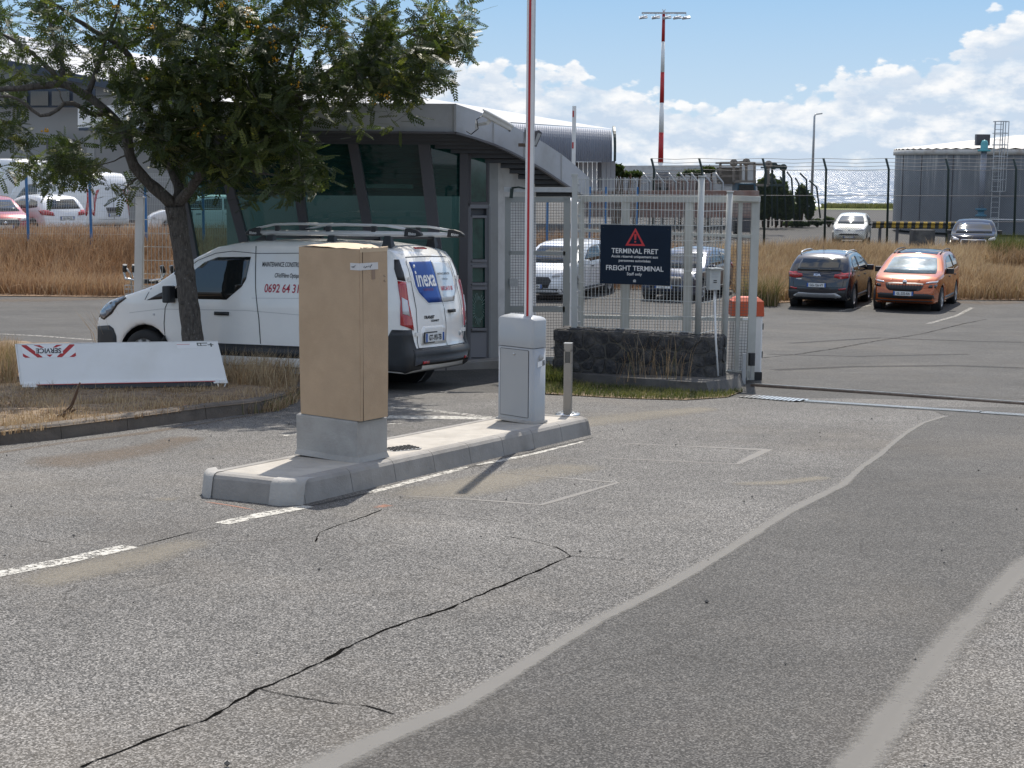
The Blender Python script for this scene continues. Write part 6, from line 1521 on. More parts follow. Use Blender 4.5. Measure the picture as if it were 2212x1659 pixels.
for (t0, t1, s0, s1) in ((.03,.12,.34,.42),(.25,.36,.40,.47),(.40,.52,.55,.60),(.62,.78,.42,.48),(.2,.5,.76,.80)):
    def rp_(s, t):
        k = s*5; i = min(4, int(k)); f = k-i; return (P(*e_lo[i]).lerp(P(*e_lo[i+1]), f)).lerp(P(*e_hi[i]).lerp(P(*e_hi[i+1]), f), t)+Vector((0,-.05,.06))
    b = MB(); b.add([rp_(t0,s0), rp_(t1,s0), rp_(t1,s1), rp_(t0,s1)], [(0,1,2,3)]); b.build('skylight', 'roof_band', wh)
b = MB()
for i in range(5):
    a, c = P(*e_lo[i])+Vector((0,.6,-.2)), P(*e_lo[i+1])+Vector((0,.6,-.2)); b.add([a, c, Vector((c.x,c.y,gz(c.x,c.y))), Vector((a.x,a.y,gz(a.x,a.y)))], [(0,1,2,3)])
b.build('wall', 'wall_shade', wh)
for (x0,y0,x1,y1,m_,nm,Y) in ((-30,192,205,232,'dark_blue_band','window_band',71.5),(168,228,352,276,'white_metal','canopy',69),(188,276,204,360,'column_grey','column',70),(100,300,160,338,'dark_frame','door',71.7),(250,262,420,300,'wall_shade','fascia_panel',71.3),(170,276,345,282,'dark_blue_band','canopy_edge',68.9)):
    b = MB(); q = [P(x0,y1,Y),P(x1,y1,Y),P(x1,y0,Y),P(x0,y0,Y)]; b.prism(q, (0,.9 if nm == 'canopy' else .12,0)); b.build(nm, m_, wh)
for k in range(5):
    x0 = -26+46*k; b = MB(); b.prism([P(x0,228,71.3),P(x0+38,228,71.3),P(x0+38,197,71.3),P(x0,197,71.3)], (0,.05,0)); b.build('pane', 'car_glass', wh)
# hangar with rounded corrugated eave
hg = thing('hangar', 'pale roofed hangar with a rounded ribbed grey eave behind the booth', 'building', P(1200,420,57))
H0, H1 = P(1030,350,55), P(1322,350,55); ztop_ = P(1322,279,55).z; L_ = H1.x-H0.x; nr = 62; r_ = .95
zlo = H1.z; prof = [(0,zlo),(0,ztop_-r_)]+[(r_*(1-math.cos(a)), ztop_-r_+r_*math.sin(a)) for a in [R(9*k) for k in range(1,11)]]
b = MB(); vs = []; m_ = len(prof)
for i in range(nr*4+1):
    x = H0.x+L_*i/(nr*4); o = (.0,.035,.05,.035)[i%4]; rise = (H1.x-x)*.055
    for (d_, z_) in prof: vs.append((x, 55+d_+o, z_+(rise if z_ > zlo+.1 else 0)))
b.add(vs, [(i*m_+j, (i+1)*m_+j, (i+1)*m_+j+1, i*m_+j+1) for i in range(nr*4) for j in range(m_-1)]); b.build('ribbed_eave', 'clad_grey', hg)
b = MB()
for i in range(m_-1): b.bar((H1.x+.10, 55+prof[i][0]+.02, prof[i][1]+.03), (H1.x+.10, 55+prof[i+1][0]+.02, prof[i+1][1]+.03), .22, .08, up=(1,0,0))
b.build('gable_edge', 'green_dark', hg)
rp = [P(1035,262,56.2), P(1322,278.8,56.2), P(1325,278.6,75), P(955,217.5,75), P(700,176,75), P(760,240,56.2)]
b = MB(); b.add(rp, [(0,1,2,3,4,5)]); b.build('roof', 'roof_white', hg)
for k in range(9):
    x0 = 1240+10*k; b = MB(); b.prism([P(x0,412,56),P(x0+9.3,412,56),P(x0+9.3,350,56),P(x0,350,56)], (0,.08,0)); b.build('wall_panel', 'roof_white' if k not in (0,5) else 'dark_frame', hg)
b = MB(); b.prism([P(1306,412,56.3),P(1329,412,56.3),P(1329,348,56.3),P(1306,348,56.3)], (0,2,0)); b.build('dark_doorway', 'soffit', hg)
b = MB(); b.prism([P(700,420,57.5),P(1245,420,57.5),P(1245,345,57.5),P(700,345,57.5)], (0,.2,0)); b.build('wall', 'wall_shade', hg)
# white building behind, boundary wall, brick wall
wb = thing('low_white_building', 'low flat white building behind the barbed fences below the light mast', 'building', P(1480,430,95))
b = MB(); b.prism([P(1340,432,95),P(1640,432,95),P(1628,356,95),P(1345,358,95)], (0,8,0)); b.build('wall', 'render_wall', wb)
for (x0,y0,x1,y1,m_,nm) in ((1418,372,1444,412,'door_grey','window'),(1490,362,1512,370,'galv','rooftop_unit'),(1410,387,1540,414,'brick_wall','brick_base'),(1560,375,1590,400,'door_grey','window'),(1345,380,1405,430,'roof_white','wall_panel')):
    if m_ == 'brick_wall': mat('brick_wall', (.24,.15,.125), .85, var=.25, vscale=2.5, dirt=(.33,.29,.26), dscale=1.2)
    b = MB(); b.prism([P(x0,y1,94.9),P(x1,y1,94.9),P(x1,y0,94.9),P(x0,y0,94.9)], (0,.06,0)); b.build(nm, m_, wb)
sw2 = MB(); sw2.prism([P(1250,470,66),P(1640,470,66),P(1640,412,66),P(1250,412,66)], (0,.25,0)); tag(sw2.build('boundary_wall', 'brick_wall'), 'long mottled brick boundary wall behind the sliding gate', 'wall')
# ------------------------------------------------------------------ chain-link fences
def chainlink(name, s_, w_, col):
    m = bpy.data.materials.new(name); m.use_nodes = True; MATS[name] = m
    t = m.node_tree; b_ = t.nodes['Principled BSDF']; b_.inputs['Base Color'].default_value = (*col, 1); b_.inputs['Roughness'].default_value = .5
    sp2 = N(t, 'ShaderNodeSeparateXYZ'); L(t, N(t, 'ShaderNodeTexCoord').outputs['Object'], sp2.inputs[0])
    u = math_(t, 'FRACT', math_(t, 'MULTIPLY', math_(t, 'ADD', sp2.outputs[0], sp2.outputs[2]), 1/s_)); v = math_(t, 'FRACT', math_(t, 'MULTIPLY', math_(t, 'SUBTRACT', sp2.outputs[0], sp2.outputs[2]), 1/s_))
    a = math_(t, 'MAXIMUM', math_(t, 'LESS_THAN', u, w_), math_(t, 'LESS_THAN', v, w_))
    tr = N(t, 'ShaderNodeBsdfTransparent'); mx = N(t, 'ShaderNodeMixShader'); L(t, a, mx.inputs[0]); L(t, tr.outputs[0], mx.inputs[1]); L(t, b_.outputs[0], mx.inputs[2]); L(t, mx.outputs[0], t.nodes['Material Output'].inputs[0])
chainlink('chain_mesh', .11, .09, (.05,.06,.06)); chainlink('chain_mesh_pale', .12, .10, (.22,.23,.23))
def barbed(label, xs_, Y, ytop, ybend, ybot, arm, m, wr_, mesh_m, pr=.035, stay=False):
    t = thing('chain_link_fence', label, 'fence', (P(xs_[0], ybot, Y).x, Y, gz(0, Y)))
    tops, bends, feet = [], [], []
    for x in xs_:
        k = (x-CX)*2.1e-5+.006
        f = P(x-k*100, ybot, Y); bd = P(x+k*80, ybend, Y); tp2 = P(x+k*80+arm, ytop, Y); f.z = min(f.z, gz(f.x, Y)+.02)
        b = MB(); b.tube([f, bd, tp2], pr, 7); b.build('post', m, t); tops.append(tp2); bends.append(bd); feet.append(f)
    b = MB()
    for i in range(len(xs_)-1):
        for f in (0, .33, .66, 1):
            a, c = bends[i].lerp(tops[i], f), bends[i+1].lerp(tops[i+1], f); md_ = (a+c)/2-Vector((0,0,.05)); b.tube([a, md_, c], wr_, 4, False)
        for f in (.33, .66): b.tube([feet[i].lerp(bends[i], f), feet[i+1].lerp(bends[i+1], f)], wr_*1.2, 4, False)
    tag(b.build('barbed_wire', 'wire_dark', t), kind='stuff')
    b = MB()
    for i in range(len(xs_)-1): b.add([feet[i], feet[i+1], bends[i+1], bends[i]], [(0,1,2,3)])
    b.build('chain_mesh', mesh_m, t); return t
barbed('tall chain-link fence on dark green bent-topped posts before the tank and sea', [1412,1515,1652,1783,1918,2047,2193,2330], 71.5, 342, 366, 522, -6, 'green_dark', .011, 'chain_mesh', .055)
barbed('grey security fence with angled barbed tops in front of the low white building', [1345,1375,1404,1432,1459,1484,1508,1534,1560], 76, 374, 394, 470, -16, 'galv', .012, 'chain_mesh_pale', .05)
t = thing('leaning_posts', 'row of dark green fence posts with bent tops leaning beside the bushes', 'fence', P(1700,490,94))
for (x0,y0,x1,y1,ax_) in ((1667,395,1668,485,-5),(1693,395,1699,480,-8),(1710,385,1716,478,-10),(1742,388,1745,470,-14),(1764,404,1772,468,-16),(1678,400,1680,484,-6),(1726,398,1728,472,-8)):
    b = MB(); b.tube([P(x1,y1+3,94), P(x0,y0,94), P(x0+ax_,y0-14,94)], .055, 6); b.build('post', 'green_dark', t)
# ------------------------------------------------------------------ light mast, lamp post
mast = thing('light_mast', 'tall red and white banded floodlight mast with five lamps on a crossbar', 'mast', (P(1427,352,150).x, 150, -1))
xm = P(1427,352,150).x; ys_ = [(352,286,'red'),(286,222,'mast_white'),(222,156,'red'),(156,90,'mast_white'),(90,26,'red')]
mat('mast_white', (.74,.74,.72), .5); zb2 = P(1427,352,150).z
def mr(z): return .30-.165*(z+1)/19.5
def mpt(y): 
    p = P(1427+(352-y)*.0335,y,150); return Vector((xm, 150, p.z))
b = MB(); b.tube([Vector((xm,150,-1.2)), mpt(352)], [mr(-1)+.02, mr(zb2)], 14); b.build('mast_section', 'mast_white', mast)
for (y0,y1,m_) in ys_: b = MB(); b.tube([mpt(y0), mpt(y1)], [mr(mpt(y0).z), mr(mpt(y1).z)], 14); b.build('mast_section', m_, mast)
zc_ = mpt(29).z; wb_ = 2.12
b = MB(); b.bar((xm-wb_,149.8,zc_), (xm+wb_,149.8,zc_+.03), .14, .16); b.tube([(xm,150,mpt(26).z),(xm-.12,150,mpt(20).z)], .04, 5); b.tube([(xm,150,mpt(26).z),(xm+.15,150,mpt(20).z)], .04, 5); b.build('crossbar', 'grey_metal', mast)
for xo in (-1.98,-.78,.28,1.25,2.1):
    b = MB(); b.box((xm+xo,149.6,zc_-.42), (.80,.55,.10), Matrix.Rotation(R(24),3,'X') @ Matrix.Rotation(R(-10),3,'Y')); lp_ = b.build('floodlight', 'grey_metal', mast)
    b = MB()
    for i in (-1,0,1): b.box((xm+xo+i*.25,149.48,zc_-.44), (.20,.40,.08), Matrix.Rotation(R(24),3,'X') @ Matrix.Rotation(R(-10),3,'Y'))
    b.build('lamp_face', 'lamp_glass', lp_); b = MB(); b.bar((xm+xo,149.8,zc_), (xm+xo,149.7,zc_-.35), .05, .05); b.build('stirrup', 'grey_metal', lp_)
lp = thing('street_lamp', 'slender grey street lamp standing alone against the clouds before the sea', 'street lamp', (P(1749,470,110).x, 110, -.8))
a, c = P(1762,252,110), P(1749,478,110); a.x = (a.x+c.x)/2; c.x = a.x
b = MB(); b.tube([c, a, a+Vector((.04,0,.12)), a+Vector((.14,0,.17))], [.12,.07,.055,.045], 9); b.build('pole', 'galv', lp)
b = MB(); b.box(a+Vector((.32,0,.19)), (.45,.2,.09), Matrix.Rotation(R(-8),3,'Y'), .03); b.build('lamp_head', 'grey_metal', lp)
# ------------------------------------------------------------------ tank
tk = thing('storage_tank', 'large round grey steel storage tank with pale roof rim at the right', 'tank', (30.3, 92, -.7))
m, t_, bs = principled('tank_grey'); MATS['tank_grey'] = m; bs.inputs['Roughness'].default_value = .5
v = N(t_, 'ShaderNodeTexCoord').outputs['Object']; mp2 = N(t_, 'ShaderNodeMapping'); mp2.inputs['Scale'].default_value = (2.6,2.6,.12); L(t_, v, mp2.inputs[0])
st_ = ramp(t_, noise_(t_, mp2.outputs[0], 1.6, 5, .7), [(.50,0.0),(.60,1.0)]); sp3 = N(t_, 'ShaderNodeSeparateXYZ'); L(t_, v, sp3.inputs[0])
hg_ = ramp(t_, math_(t_, 'MULTIPLY', sp3.outputs[2], .2), [(.35,0.0),(.85,.8)]); f_ = math_(t_, 'MULTIPLY', st_, hg_)
L(t_, mixc(t_, f_, mixc(t_, ramp(t_, noise_(t_, v, .6, 5), [(.3,0.0),(.7,1.0)]), (.15,.162,.18), (.18,.193,.21)), (.40,.40,.385)), bs.inputs['Base Color'])
RT = 7.5; zt3 = 4.05; cx3, cy3 = 30.3, 92
b = MB(); b.lathe([(RT,-.6),(RT,zt3-.28)], (cx3,cy3,0), 'z', 72); b.build('shell', 'tank_grey', tk)
b = MB(); b.lathe([(RT+.02,zt3-.28),(RT+.12,zt3-.27),(RT+.12,zt3),(RT+.05,zt3+.03)], (cx3,cy3,0), 'z', 72); b.build('rim', mat('rim_pale', (.50,.49,.46), .6, var=.1, vscale=1.5, dirt=(.34,.29,.24)), tk)
b = MB(); k_ = 144; vs = [(cx3+(RT+.1)*math.cos(2*math.pi*i/k_), cy3+(RT+.1)*math.sin(2*math.pi*i/k_), zt3+.04+.06*(i%2)) for i in range(k_)]+[(cx3+.5*math.cos(2*math.pi*i/k_), cy3+.5*math.sin(2*math.pi*i/k_), zt3+.95) for i in range(k_)]
b.add(vs, [(i,(i+1)%k_,k_+(i+1)%k_,k_+i) for i in range(k_)]); b.build('roof', 'rim_pale', tk)
for a in (187,203,221,239,258,276,294):
    for s_ in (0,): b = MB(); a_2 = R(a); b.bar((cx3+(RT+.01)*math.cos(a_2), cy3+(RT+.01)*math.sin(a_2), -.6), (cx3+(RT+.01)*math.cos(a_2), cy3+(RT+.01)*math.sin(a_2), zt3-.3), .05, .03); b.build('seam', 'dark_frame', tk)
ld = thing('caged_ladder', 'grey steel ladder with safety cage climbing the front of the tank', 'ladder', P(2150,500,84.6))
Yd = 84.75; X0, X1 = P(2143,360,Yd).x, P(2165,360,Yd).x; zT, zB, zC = P(2150,263,Yd).z, P(2150,500,Yd).z, P(2150,413,Yd).z
b = MB()
for x in (X0+.06, X1-.06): b.bar((x,Yd,zB), (x,Yd,zT), .05, .05)
b.build('stringer', 'galv', ld)
k = 0; zz = zB+.2
while zz < zT: b = MB(); b.bar((X0+.06,Yd,zz), (X1-.06,Yd,zz), .03, .03); b.build('rung', 'galv', ld); zz += .28
for zz in [zC+i*(zT-zC)/6 for i in range(7)]:
    b = MB(); pts = [(X0-.05,Yd,zz),(X0-.10,Yd-.45,zz),(X0+.15,Yd-.7,zz),(X1-.15,Yd-.7,zz),(X1+.10,Yd-.45,zz),(X1+.05,Yd,zz)]
    for i in range(5): b.bar(pts[i], pts[i+1], .045, .05)
    b.build('cage_hoop', 'galv', ld)
for (x, y) in ((X0-.10,Yd-.45),((X0+X1)/2,Yd-.7),(X1+.10,Yd-.45),(X0+.15,Yd-.7),(X1-.15,Yd-.7)): b = MB(); b.bar((x,y,zC), (x,y,zT), .04, .03); b.build('cage_bar', 'galv', ld)
pi = thing('tank_pipe', 'vertical grey pipe with a turquoise cap fitting and blue valve on the tank', 'pipe', P(2122,500,84.5))
Yp = 84.6; xp = P(2122,400,Yp).x; b = MB(); b.tube([(xp,Yp,P(2122,462,Yp).z), (xp,Yp,P(2122,324,Yp).z)], .16, 12); b.build('pipe', 'clad_grey', pi)
tq = mat('turquoise', (.09,.35,.38), .4); b = MB(); b.lathe([(0,.55),(.14,.5),(.2,.35),(.2,.03),(.34,.02),(.34,-.08),(0,-.08)], (xp,Yp,P(2122,324,Yp).z), 'z', 16); b.build('cap_fitting', tq, pi)
b = MB(); b.box((xp,Yp+.4,P(2128,302,Yp).z), (.75,.3,.6)); b.build('roof_hatch', 'dark_frame', pi)
b = MB(); z_ = P(2120,455,Yp).z; b.lathe([(0,.12),(.3,.12),(.3,.02),(.18,0),(.18,-.2),(.3,-.22),(.3,-.32),(0,-.32)], (xp,Yp,z_), 'z', 16); b.build('valve', mat('valve_blue', (.06,.18,.26), .5), pi)
b = MB(); b.bar((xp,Yp-.1,z_-.45), (xp+4.2,Yp-.1,z_-.5), .06, .06); b.build('side_pipe', 'white_metal', pi)
# ------------------------------------------------------------------ striped guard rail, blocks
gr_ = thing('guard_rail', 'yellow and black striped steel guard rail in front of the tank', 'guard rail', P(1980,520,73))
mat('hazard_yellow', (.52,.33,.03), .5, var=.12, vscale=3); mat('hazard_black', (.03,.03,.03), .6)
a, c = P(1884,482,72.6), P(2070,490,72.6); c.z = a.z = (a.z+c.z)/2; Lg = c.x-a.x; n_ = 22
for k in range(n_):
    x0, x1 = a.x+Lg*k/n_+.0, a.x+Lg*(k+1)/n_-.0; z = a.z; sk2 = .08
    b = MB(); pr = [(-.165,.0),(-.11,.06),(-.06,.06),(0,.0),(.06,.06),(.11,.06),(.165,0)]
    vs = [(x0+sk2*h_, a.y-d_, z+h_) for h_, d_ in pr]+[(x1+sk2*h_, a.y-d_, z+h_) for h_, d_ in pr]+[(x0+sk2*h_, a.y-d_+.02, z+h_) for h_, d_ in pr]+[(x1+sk2*h_, a.y-d_+.02, z+h_) for h_, d_ in pr]
    b.add(vs, [(i,i+7,i+8,i+1) for i in range(6)]+[(14+i,15+i,22+i,21+i) for i in range(6)]); b.build('rail_segment', 'hazard_yellow' if k % 2 else 'hazard_black', gr_)
for k in range(5): x = a.x+.4+(Lg-.8)*k/4; b = MB(); b.box((x,a.y+.1,(a.z-.65)/2), (.12,.12,a.z+.75)); b.build('post', 'dark_frame', gr_)
b = MB(); g = P(1992,512,70); b.box((g.x,70,g.z-.1), (1.0,.6,.85)); tag(b.build('concrete_block', 'slab_dark'), 'dark concrete block in the dry grass before the guard rail', 'block')
# ------------------------------------------------------------------ truck with steel frames
tr_ = thing('flatbed_truck', 'old blue-cab truck stacked with rusty steel frames behind the fences', 'truck', P(1600,470,82))
mat('truck_blue', (.02,.08,.13), .4); mat('frame_rust', (.20,.17,.14), .7, var=.3, vscale=2)
Yt = 82; b = MB(); q = [P(1590,440,Yt),P(1634,440,Yt),P(1632,396,Yt),P(1594,396,Yt)]; b.prism(q, (0,2.0,0)); cb_ = b.build('cab', 'truck_blue', tr_)
b = MB(); b.prism([P(1594,420,Yt-.02),P(1630,420,Yt-.02),P(1628,399,Yt-.02),P(1597,399,Yt-.02)], (0,-.02,0)); b.build('windscreen', 'car_glass', cb_)
b = MB(); b.box((P(1612,455,Yt).x,Yt+.9,0), (1.1,1.9,.9)); b.build('chassis', 'dark_frame', tr_)
for s_ in (-.45,.45): b = MB(); b.lathe([(0,-.12),(.45,-.12),(.45,.12),(0,.12)], (P(1612,455,Yt).x+s_,Yt+.3,-.2), 'x', 16); b.build('wheel', 'rubber', tr_)
for (x0,y0,x1,y1,Yf) in ((1585,352,1630,392,81),(1600,350,1612,392,81.5),(1630,355,1660,400,82.5),(1556,352,1600,380,82),(1655,362,1692,400,86),(1668,358,1694,400,86.5)):
    b = MB(); pts = [P(x0,y1,Yf),P(x1,y1,Yf),P(x1,y0,Yf),P(x0,y0,Yf)]
    for i in range(4): b.bar(pts[i], pts[(i+1)%4], .12, .12)
    for p in (pts[2], pts[3]): b.bar(p, p+Vector((0,1.6,0)), .1, .1)
    b.build('steel_frame', 'frame_rust' if Yf < 85 else 'green_dark', tr_)
for (x, y, Yf) in ((1585,352,81),(1612,350,81.5),(1660,355,82.5),(1692,362,86),(1672,358,86.5)):
    b = MB(); b.lathe([(.05,-.08),(.20,-.08),(.20,.08),(.05,.08)], P(x,y,Yf), 'y', 14); b.build('pulley', 'frame_rust' if Yf < 85 else 'green_dark', tr_)
b = MB(); b.prism([P(1556,398,83),P(1600,398,83),P(1600,362,83),P(1556,362,83)], (0,1.5,0)); b.build('crate', mat('crate_brown', (.13,.11,.09), .9, var=.3, vscale=3), tr_)
# ------------------------------------------------------------------ vegetation
def np_mesh(name, V, Fq, sizes, m, tone=None, parent=None):
    me = bpy.data.meshes.new(name); V = np.asarray(V, dtype=np.float32)
    me.vertices.add(len(V)); me.vertices.foreach_set('co', V.ravel())
    me.loops.add(len(Fq)); me.loops.foreach_set('vertex_index', np.asarray(Fq, dtype=np.int32))
    me.polygons.add(len(sizes)); st = np.concatenate(([0], np.cumsum(sizes)[:-1])).astype(np.int32)
    me.polygons.foreach_set('loop_start', st); me.polygons.foreach_set('loop_total', np.asarray(sizes, dtype=np.int32))
    me.update(calc_edges=True); me.validate()
    if tone is not None:
        a = me.attributes.new('tone', 'FLOAT', 'POINT'); a.data.foreach_set('value', np.asarray(tone, dtype=np.float32))
    me.materials.append(MATS[m] if isinstance(m, str) else m)
    o = bpy.data.objects.new(name, me); C.objects.link(o)
    if parent is not None: o.parent = parent
    return o
def leaf_mat(name, stops, rough=.55, trans=.35, spec=.4, tint=(1.25,1.35,.6)):
    m = bpy.data.materials.new(name); m.use_nodes = True; MATS[name] = m; t = m.node_tree; b_ = t.nodes['Principled BSDF']
    at = N(t, 'ShaderNodeAttribute', attribute_name='tone'); col = ramp(t, at.outputs['Fac'], stops)
    L(t, col, b_.inputs['Base Color']); b_.inputs['Roughness'].default_value = rough; b_.inputs['Specular IOR Level'].default_value = spec
    tl = N(t, 'ShaderNodeBsdfTranslucent'); L(t, mixc(t, 1.0, col, tint, 'MULTIPLY'), tl.inputs[0])
    mx = N(t, 'ShaderNodeMixShader'); mx.inputs[0].default_value = trans; L(t, b_.outputs[0], mx.inputs[1]); L(t, tl.outputs[0], mx.inputs[2]); L(t, mx.outputs[0], t.nodes['Material Output'].inputs[0]); return m
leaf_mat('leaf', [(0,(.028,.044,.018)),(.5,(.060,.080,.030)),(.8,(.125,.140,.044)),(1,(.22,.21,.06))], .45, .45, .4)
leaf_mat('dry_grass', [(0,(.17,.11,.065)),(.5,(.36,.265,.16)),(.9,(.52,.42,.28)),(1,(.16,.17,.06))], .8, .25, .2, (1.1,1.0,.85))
leaf_mat('orange_grass', [(0,(.14,.080,.045)),(.5,(.33,.21,.125)),(.9,(.46,.34,.22)),(1,(.17,.15,.06))], .8, .25, .2, (1.1,1.0,.85))
leaf_mat('green_grass', [(0,(.035,.048,.018)),(.6,(.085,.10,.035)),(1,(.22,.20,.10))], .7, .3, .3)
leaf_mat('bush_leaf', [(0,(.030,.048,.018)),(.6,(.060,.090,.030)),(1,(.12,.14,.05))], .6, .35, .3)
leaf_mat('flower', [(0,(.55,.27,.02)),(1,(.70,.42,.05))], .6, .3, .2)
rng = np.random.default_rng(5)
def inpoly(x, y, poly):
    r = np.zeros(len(x), bool); n = len(poly)
    for i in range(n):
        (x1, y1), (x2, y2) = poly[i], poly[(i+1)%n]
        c = ((y1 > y) != (y2 > y)) & (x < (x2-x1)*(y-y1)/((y2-y1) if y2 != y1 else 1e-9)+x1); r ^= c
    return r
def grass(name, poly, n, h0, h1, w_, m, label, dz=0.0, lean=.35, clump=0, tonef=None, cat='grass', mask=None, green=0.0, hfun=None, zfun=None):
    xs_ = [p[0] for p in poly]; ys_ = [p[1] for p in poly]; X = np.empty(0); Y = np.empty(0)
    while len(X) < n:
        if clump:
            k = n//clump+1; cx = rng.uniform(min(xs_), max(xs_), k); cy = rng.uniform(min(ys_), max(ys_), k)
            x = (cx[:,None]+rng.normal(0, .09, (k, clump))).ravel(); y = (cy[:,None]+rng.normal(0, .09, (k, clump))).ravel()
        else: x = rng.uniform(min(xs_), max(xs_), n); y = rng.uniform(min(ys_), max(ys_), n)
        k = inpoly(x, y, poly)
        if mask is not None: k &= mask(x, y)
        X = np.concatenate((X, x[k])); Y = np.concatenate((Y, y[k]))
    X, Y = X[:n], Y[:n]
    Z = np.array([(zfun or gz)(a, b_) for a, b_ in zip(X, Y)])+dz
    hh = rng.uniform(h0, h1, n)*(1 if hfun is None else hfun(X, Y)); an = rng.uniform(0, 2*np.pi, n); ld = an+rng.normal(0, 1.2, n); ll = hh*rng.uniform(.05, lean, n)*rng.uniform(.3, 1.6, n)
    wx, wy = np.cos(an)*w_/2, np.sin(an)*w_/2; dx, dy = np.cos(ld)*ll+.10*hh*lean, np.sin(ld)*ll
    V = np.empty((n, 5, 3)); V[:,0] = np.c_[X-wx, Y-wy, Z-.02]; V[:,1] = np.c_[X+wx, Y+wy, Z-.02]
    V[:,2] = np.c_[X+wx*.75+dx*.3, Y+wy*.75+dy*.3, Z+hh*.55]; V[:,3] = np.c_[X-wx*.75+dx*.3, Y-wy*.75+dy*.3, Z+hh*.55]; V[:,4] = np.c_[X+dx, Y+dy, Z+hh*np.sqrt(np.clip(1-(ll/hh)**2*.5, .2, 1))]
    base = (np.arange(n)*5)[:,None]; Fq = (base+np.array([0,1,2,3,3,2,4])).ravel(); sz = np.tile([4,3], n)
    tone = np.clip(rng.normal(.5, .22, n), 0, .92)
    if green: tone[rng.random(n) < green] = 1.0
    if tonef is not None:
        gm = tone > .95; tone = np.clip(tone+tonef(X, Y), 0, .9); tone[gm] = 1.0
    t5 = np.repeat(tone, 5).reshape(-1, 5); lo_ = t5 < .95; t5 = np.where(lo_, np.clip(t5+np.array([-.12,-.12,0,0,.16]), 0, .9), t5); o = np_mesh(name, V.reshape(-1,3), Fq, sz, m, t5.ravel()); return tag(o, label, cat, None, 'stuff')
def nz(X, Y, s): return np.array([noise.noise(Vector((a*s, b_*s, 1.3))) for a, b_ in zip(X, Y)])
# bank on the left and field on the right
bankp = [(-34,44.3),(-10,43.6),(-4,44.4),(0,47),(6.8,47.4),(6.2,53),(-34,53)]
drape('bank_soil', [bankp], 'soil_far', .02, 1.0, kind='structure')
grass('bank_grass', [(-17.5,44.4),(-10,43.8),(-4,44.6),(0,47.2),(6.8,47.6),(6.2,52.6),(-17.5,52.6)], 62000, .35, .75, .022, 'orange_grass', 'orange-brown dry grass covering the bank below the blue-posted fence', .0, .9, tonef=lambda X, Y: .30*nz(X, Y, .5)+np.where(Y < 45.6, .06, 0))
fieldp = [(7.2,43.2),(9.5,44.9),(12.4,45.1),(16.2,44.9),(24,43.4),(40,42.5),(40,60.5),(15,61),(10.8,60.5),(7.6,57)]
drape('field_soil', [fieldp], 'soil_far', .02, 1.0, kind='structure')
au_c = (au.location.x, au.location.y); pg_c = (pg.location.x, pg.location.y)
def nocar(X, Y): return ((X-au_c[0])**2+(Y-au_c[1])**2 > 1.4**2)
vis = [(6.6,43.3),(9.5,45.0),(12.4,45.3),(16.4,44.9),(20,43.4),(23,42.8),(23,60),(15,61),(10.8,60.5),(7.2,57)]
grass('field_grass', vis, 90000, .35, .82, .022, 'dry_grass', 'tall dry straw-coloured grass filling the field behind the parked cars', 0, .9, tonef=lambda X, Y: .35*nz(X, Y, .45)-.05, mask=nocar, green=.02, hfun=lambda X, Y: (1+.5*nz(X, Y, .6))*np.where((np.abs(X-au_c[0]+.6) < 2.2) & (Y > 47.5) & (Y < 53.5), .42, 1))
grass('tall_grass_clump', [(6.35,42.6),(7.3,42.4),(7.6,43.8),(6.5,44.0)], 1500, .4, .95, .02, 'dry_grass', 'green tufted grass clump at the field corner beside the gate end', 0, .6, green=.4)
a_, c_ = P(2195,545,56), P(2160,545,56)
grass('tall_grass_clump', [(c_.x-.3,55.2),(a_.x+.4,55.2),(a_.x+.4,57),(c_.x-.3,57)], 1500, .6, 1.25, .02, 'green_grass', 'brown-green grass tussock right of the navy car', 0, .5)
gs = [P(1745,445,158), P(1935,436,150)]
drape('coast_grass', [[(29.5,150),(45,150),(60,164),(31,164)]], mat('coast_green', (.17,.19,.06), .9, var=.2, vscale=.5), .03, 5, kind='structure')
grass('coast_grass_blades', [(31,156),(43,156),(48,164),(33,164)], 5000, .2, .6, .12, 'green_grass', 'low green grass edge where the tarmac ends before the sea', .0, .4, tonef=lambda X, Y: .3+0*X)
# verge
vp = [(p[0], p[1]) for p in vpoly]
def ins(px, py, dz=VH): g = G(px, py, dz); return (g.x, g.y)
kl = [ins(-60,945), ins(130,920), ins(290,902), ins(446,880), ins(600,858), ins(640,845), ins(640,822), ins(560,808), ins(430,790), ins(200,766), ins(-60,757)]
vz = lambda x, y: gz(x, y)+VH
def dens(s, th): return lambda X, Y: nz(X, Y, s) > th
grass('verge_straw', kl, 32000, .015, .055, .008, 'dry_grass', 'flattened dry straw and short dead grass over the verge soil', 0.0, 1.6, tonef=lambda X, Y: .35*nz(X, Y, 1.4)-.08, zfun=vz, mask=dens(1.1, -.38))
grass('verge_tufts', kl, 4200, .05, .15, .006, 'dry_grass', 'scattered dry grass tufts on the verge', 0.0, .8, clump=26, tonef=lambda X, Y: .2*nz(X, Y, 1.4)+.08, zfun=vz, mask=dens(.8, .05))
pr_ = [ins(478,828), ins(520,836), ins(640,845), ins(640,815), ins(560,802), ins(470,790)]
grass('verge_tall_grass', pr_, 2100, .12, .48, .007, 'dry_grass', 'tall dry grass stems standing in front of the van right of the white panel', 0.0, 1.3, clump=18, zfun=vz, tonef=lambda X, Y: .12+0*X)
pl_ = [ins(-60,832), ins(36,830), ins(40,775), ins(-60,765)]
grass('verge_tall_grass', pl_, 1800, .15, .42, .007, 'dry_grass', 'dry grass with green tips at the left edge beside the white panel', 0.0, .6, clump=18, zfun=vz, green=.12)
pm_ = [ins(215,800), ins(330,802), ins(330,788), ins(215,785)]
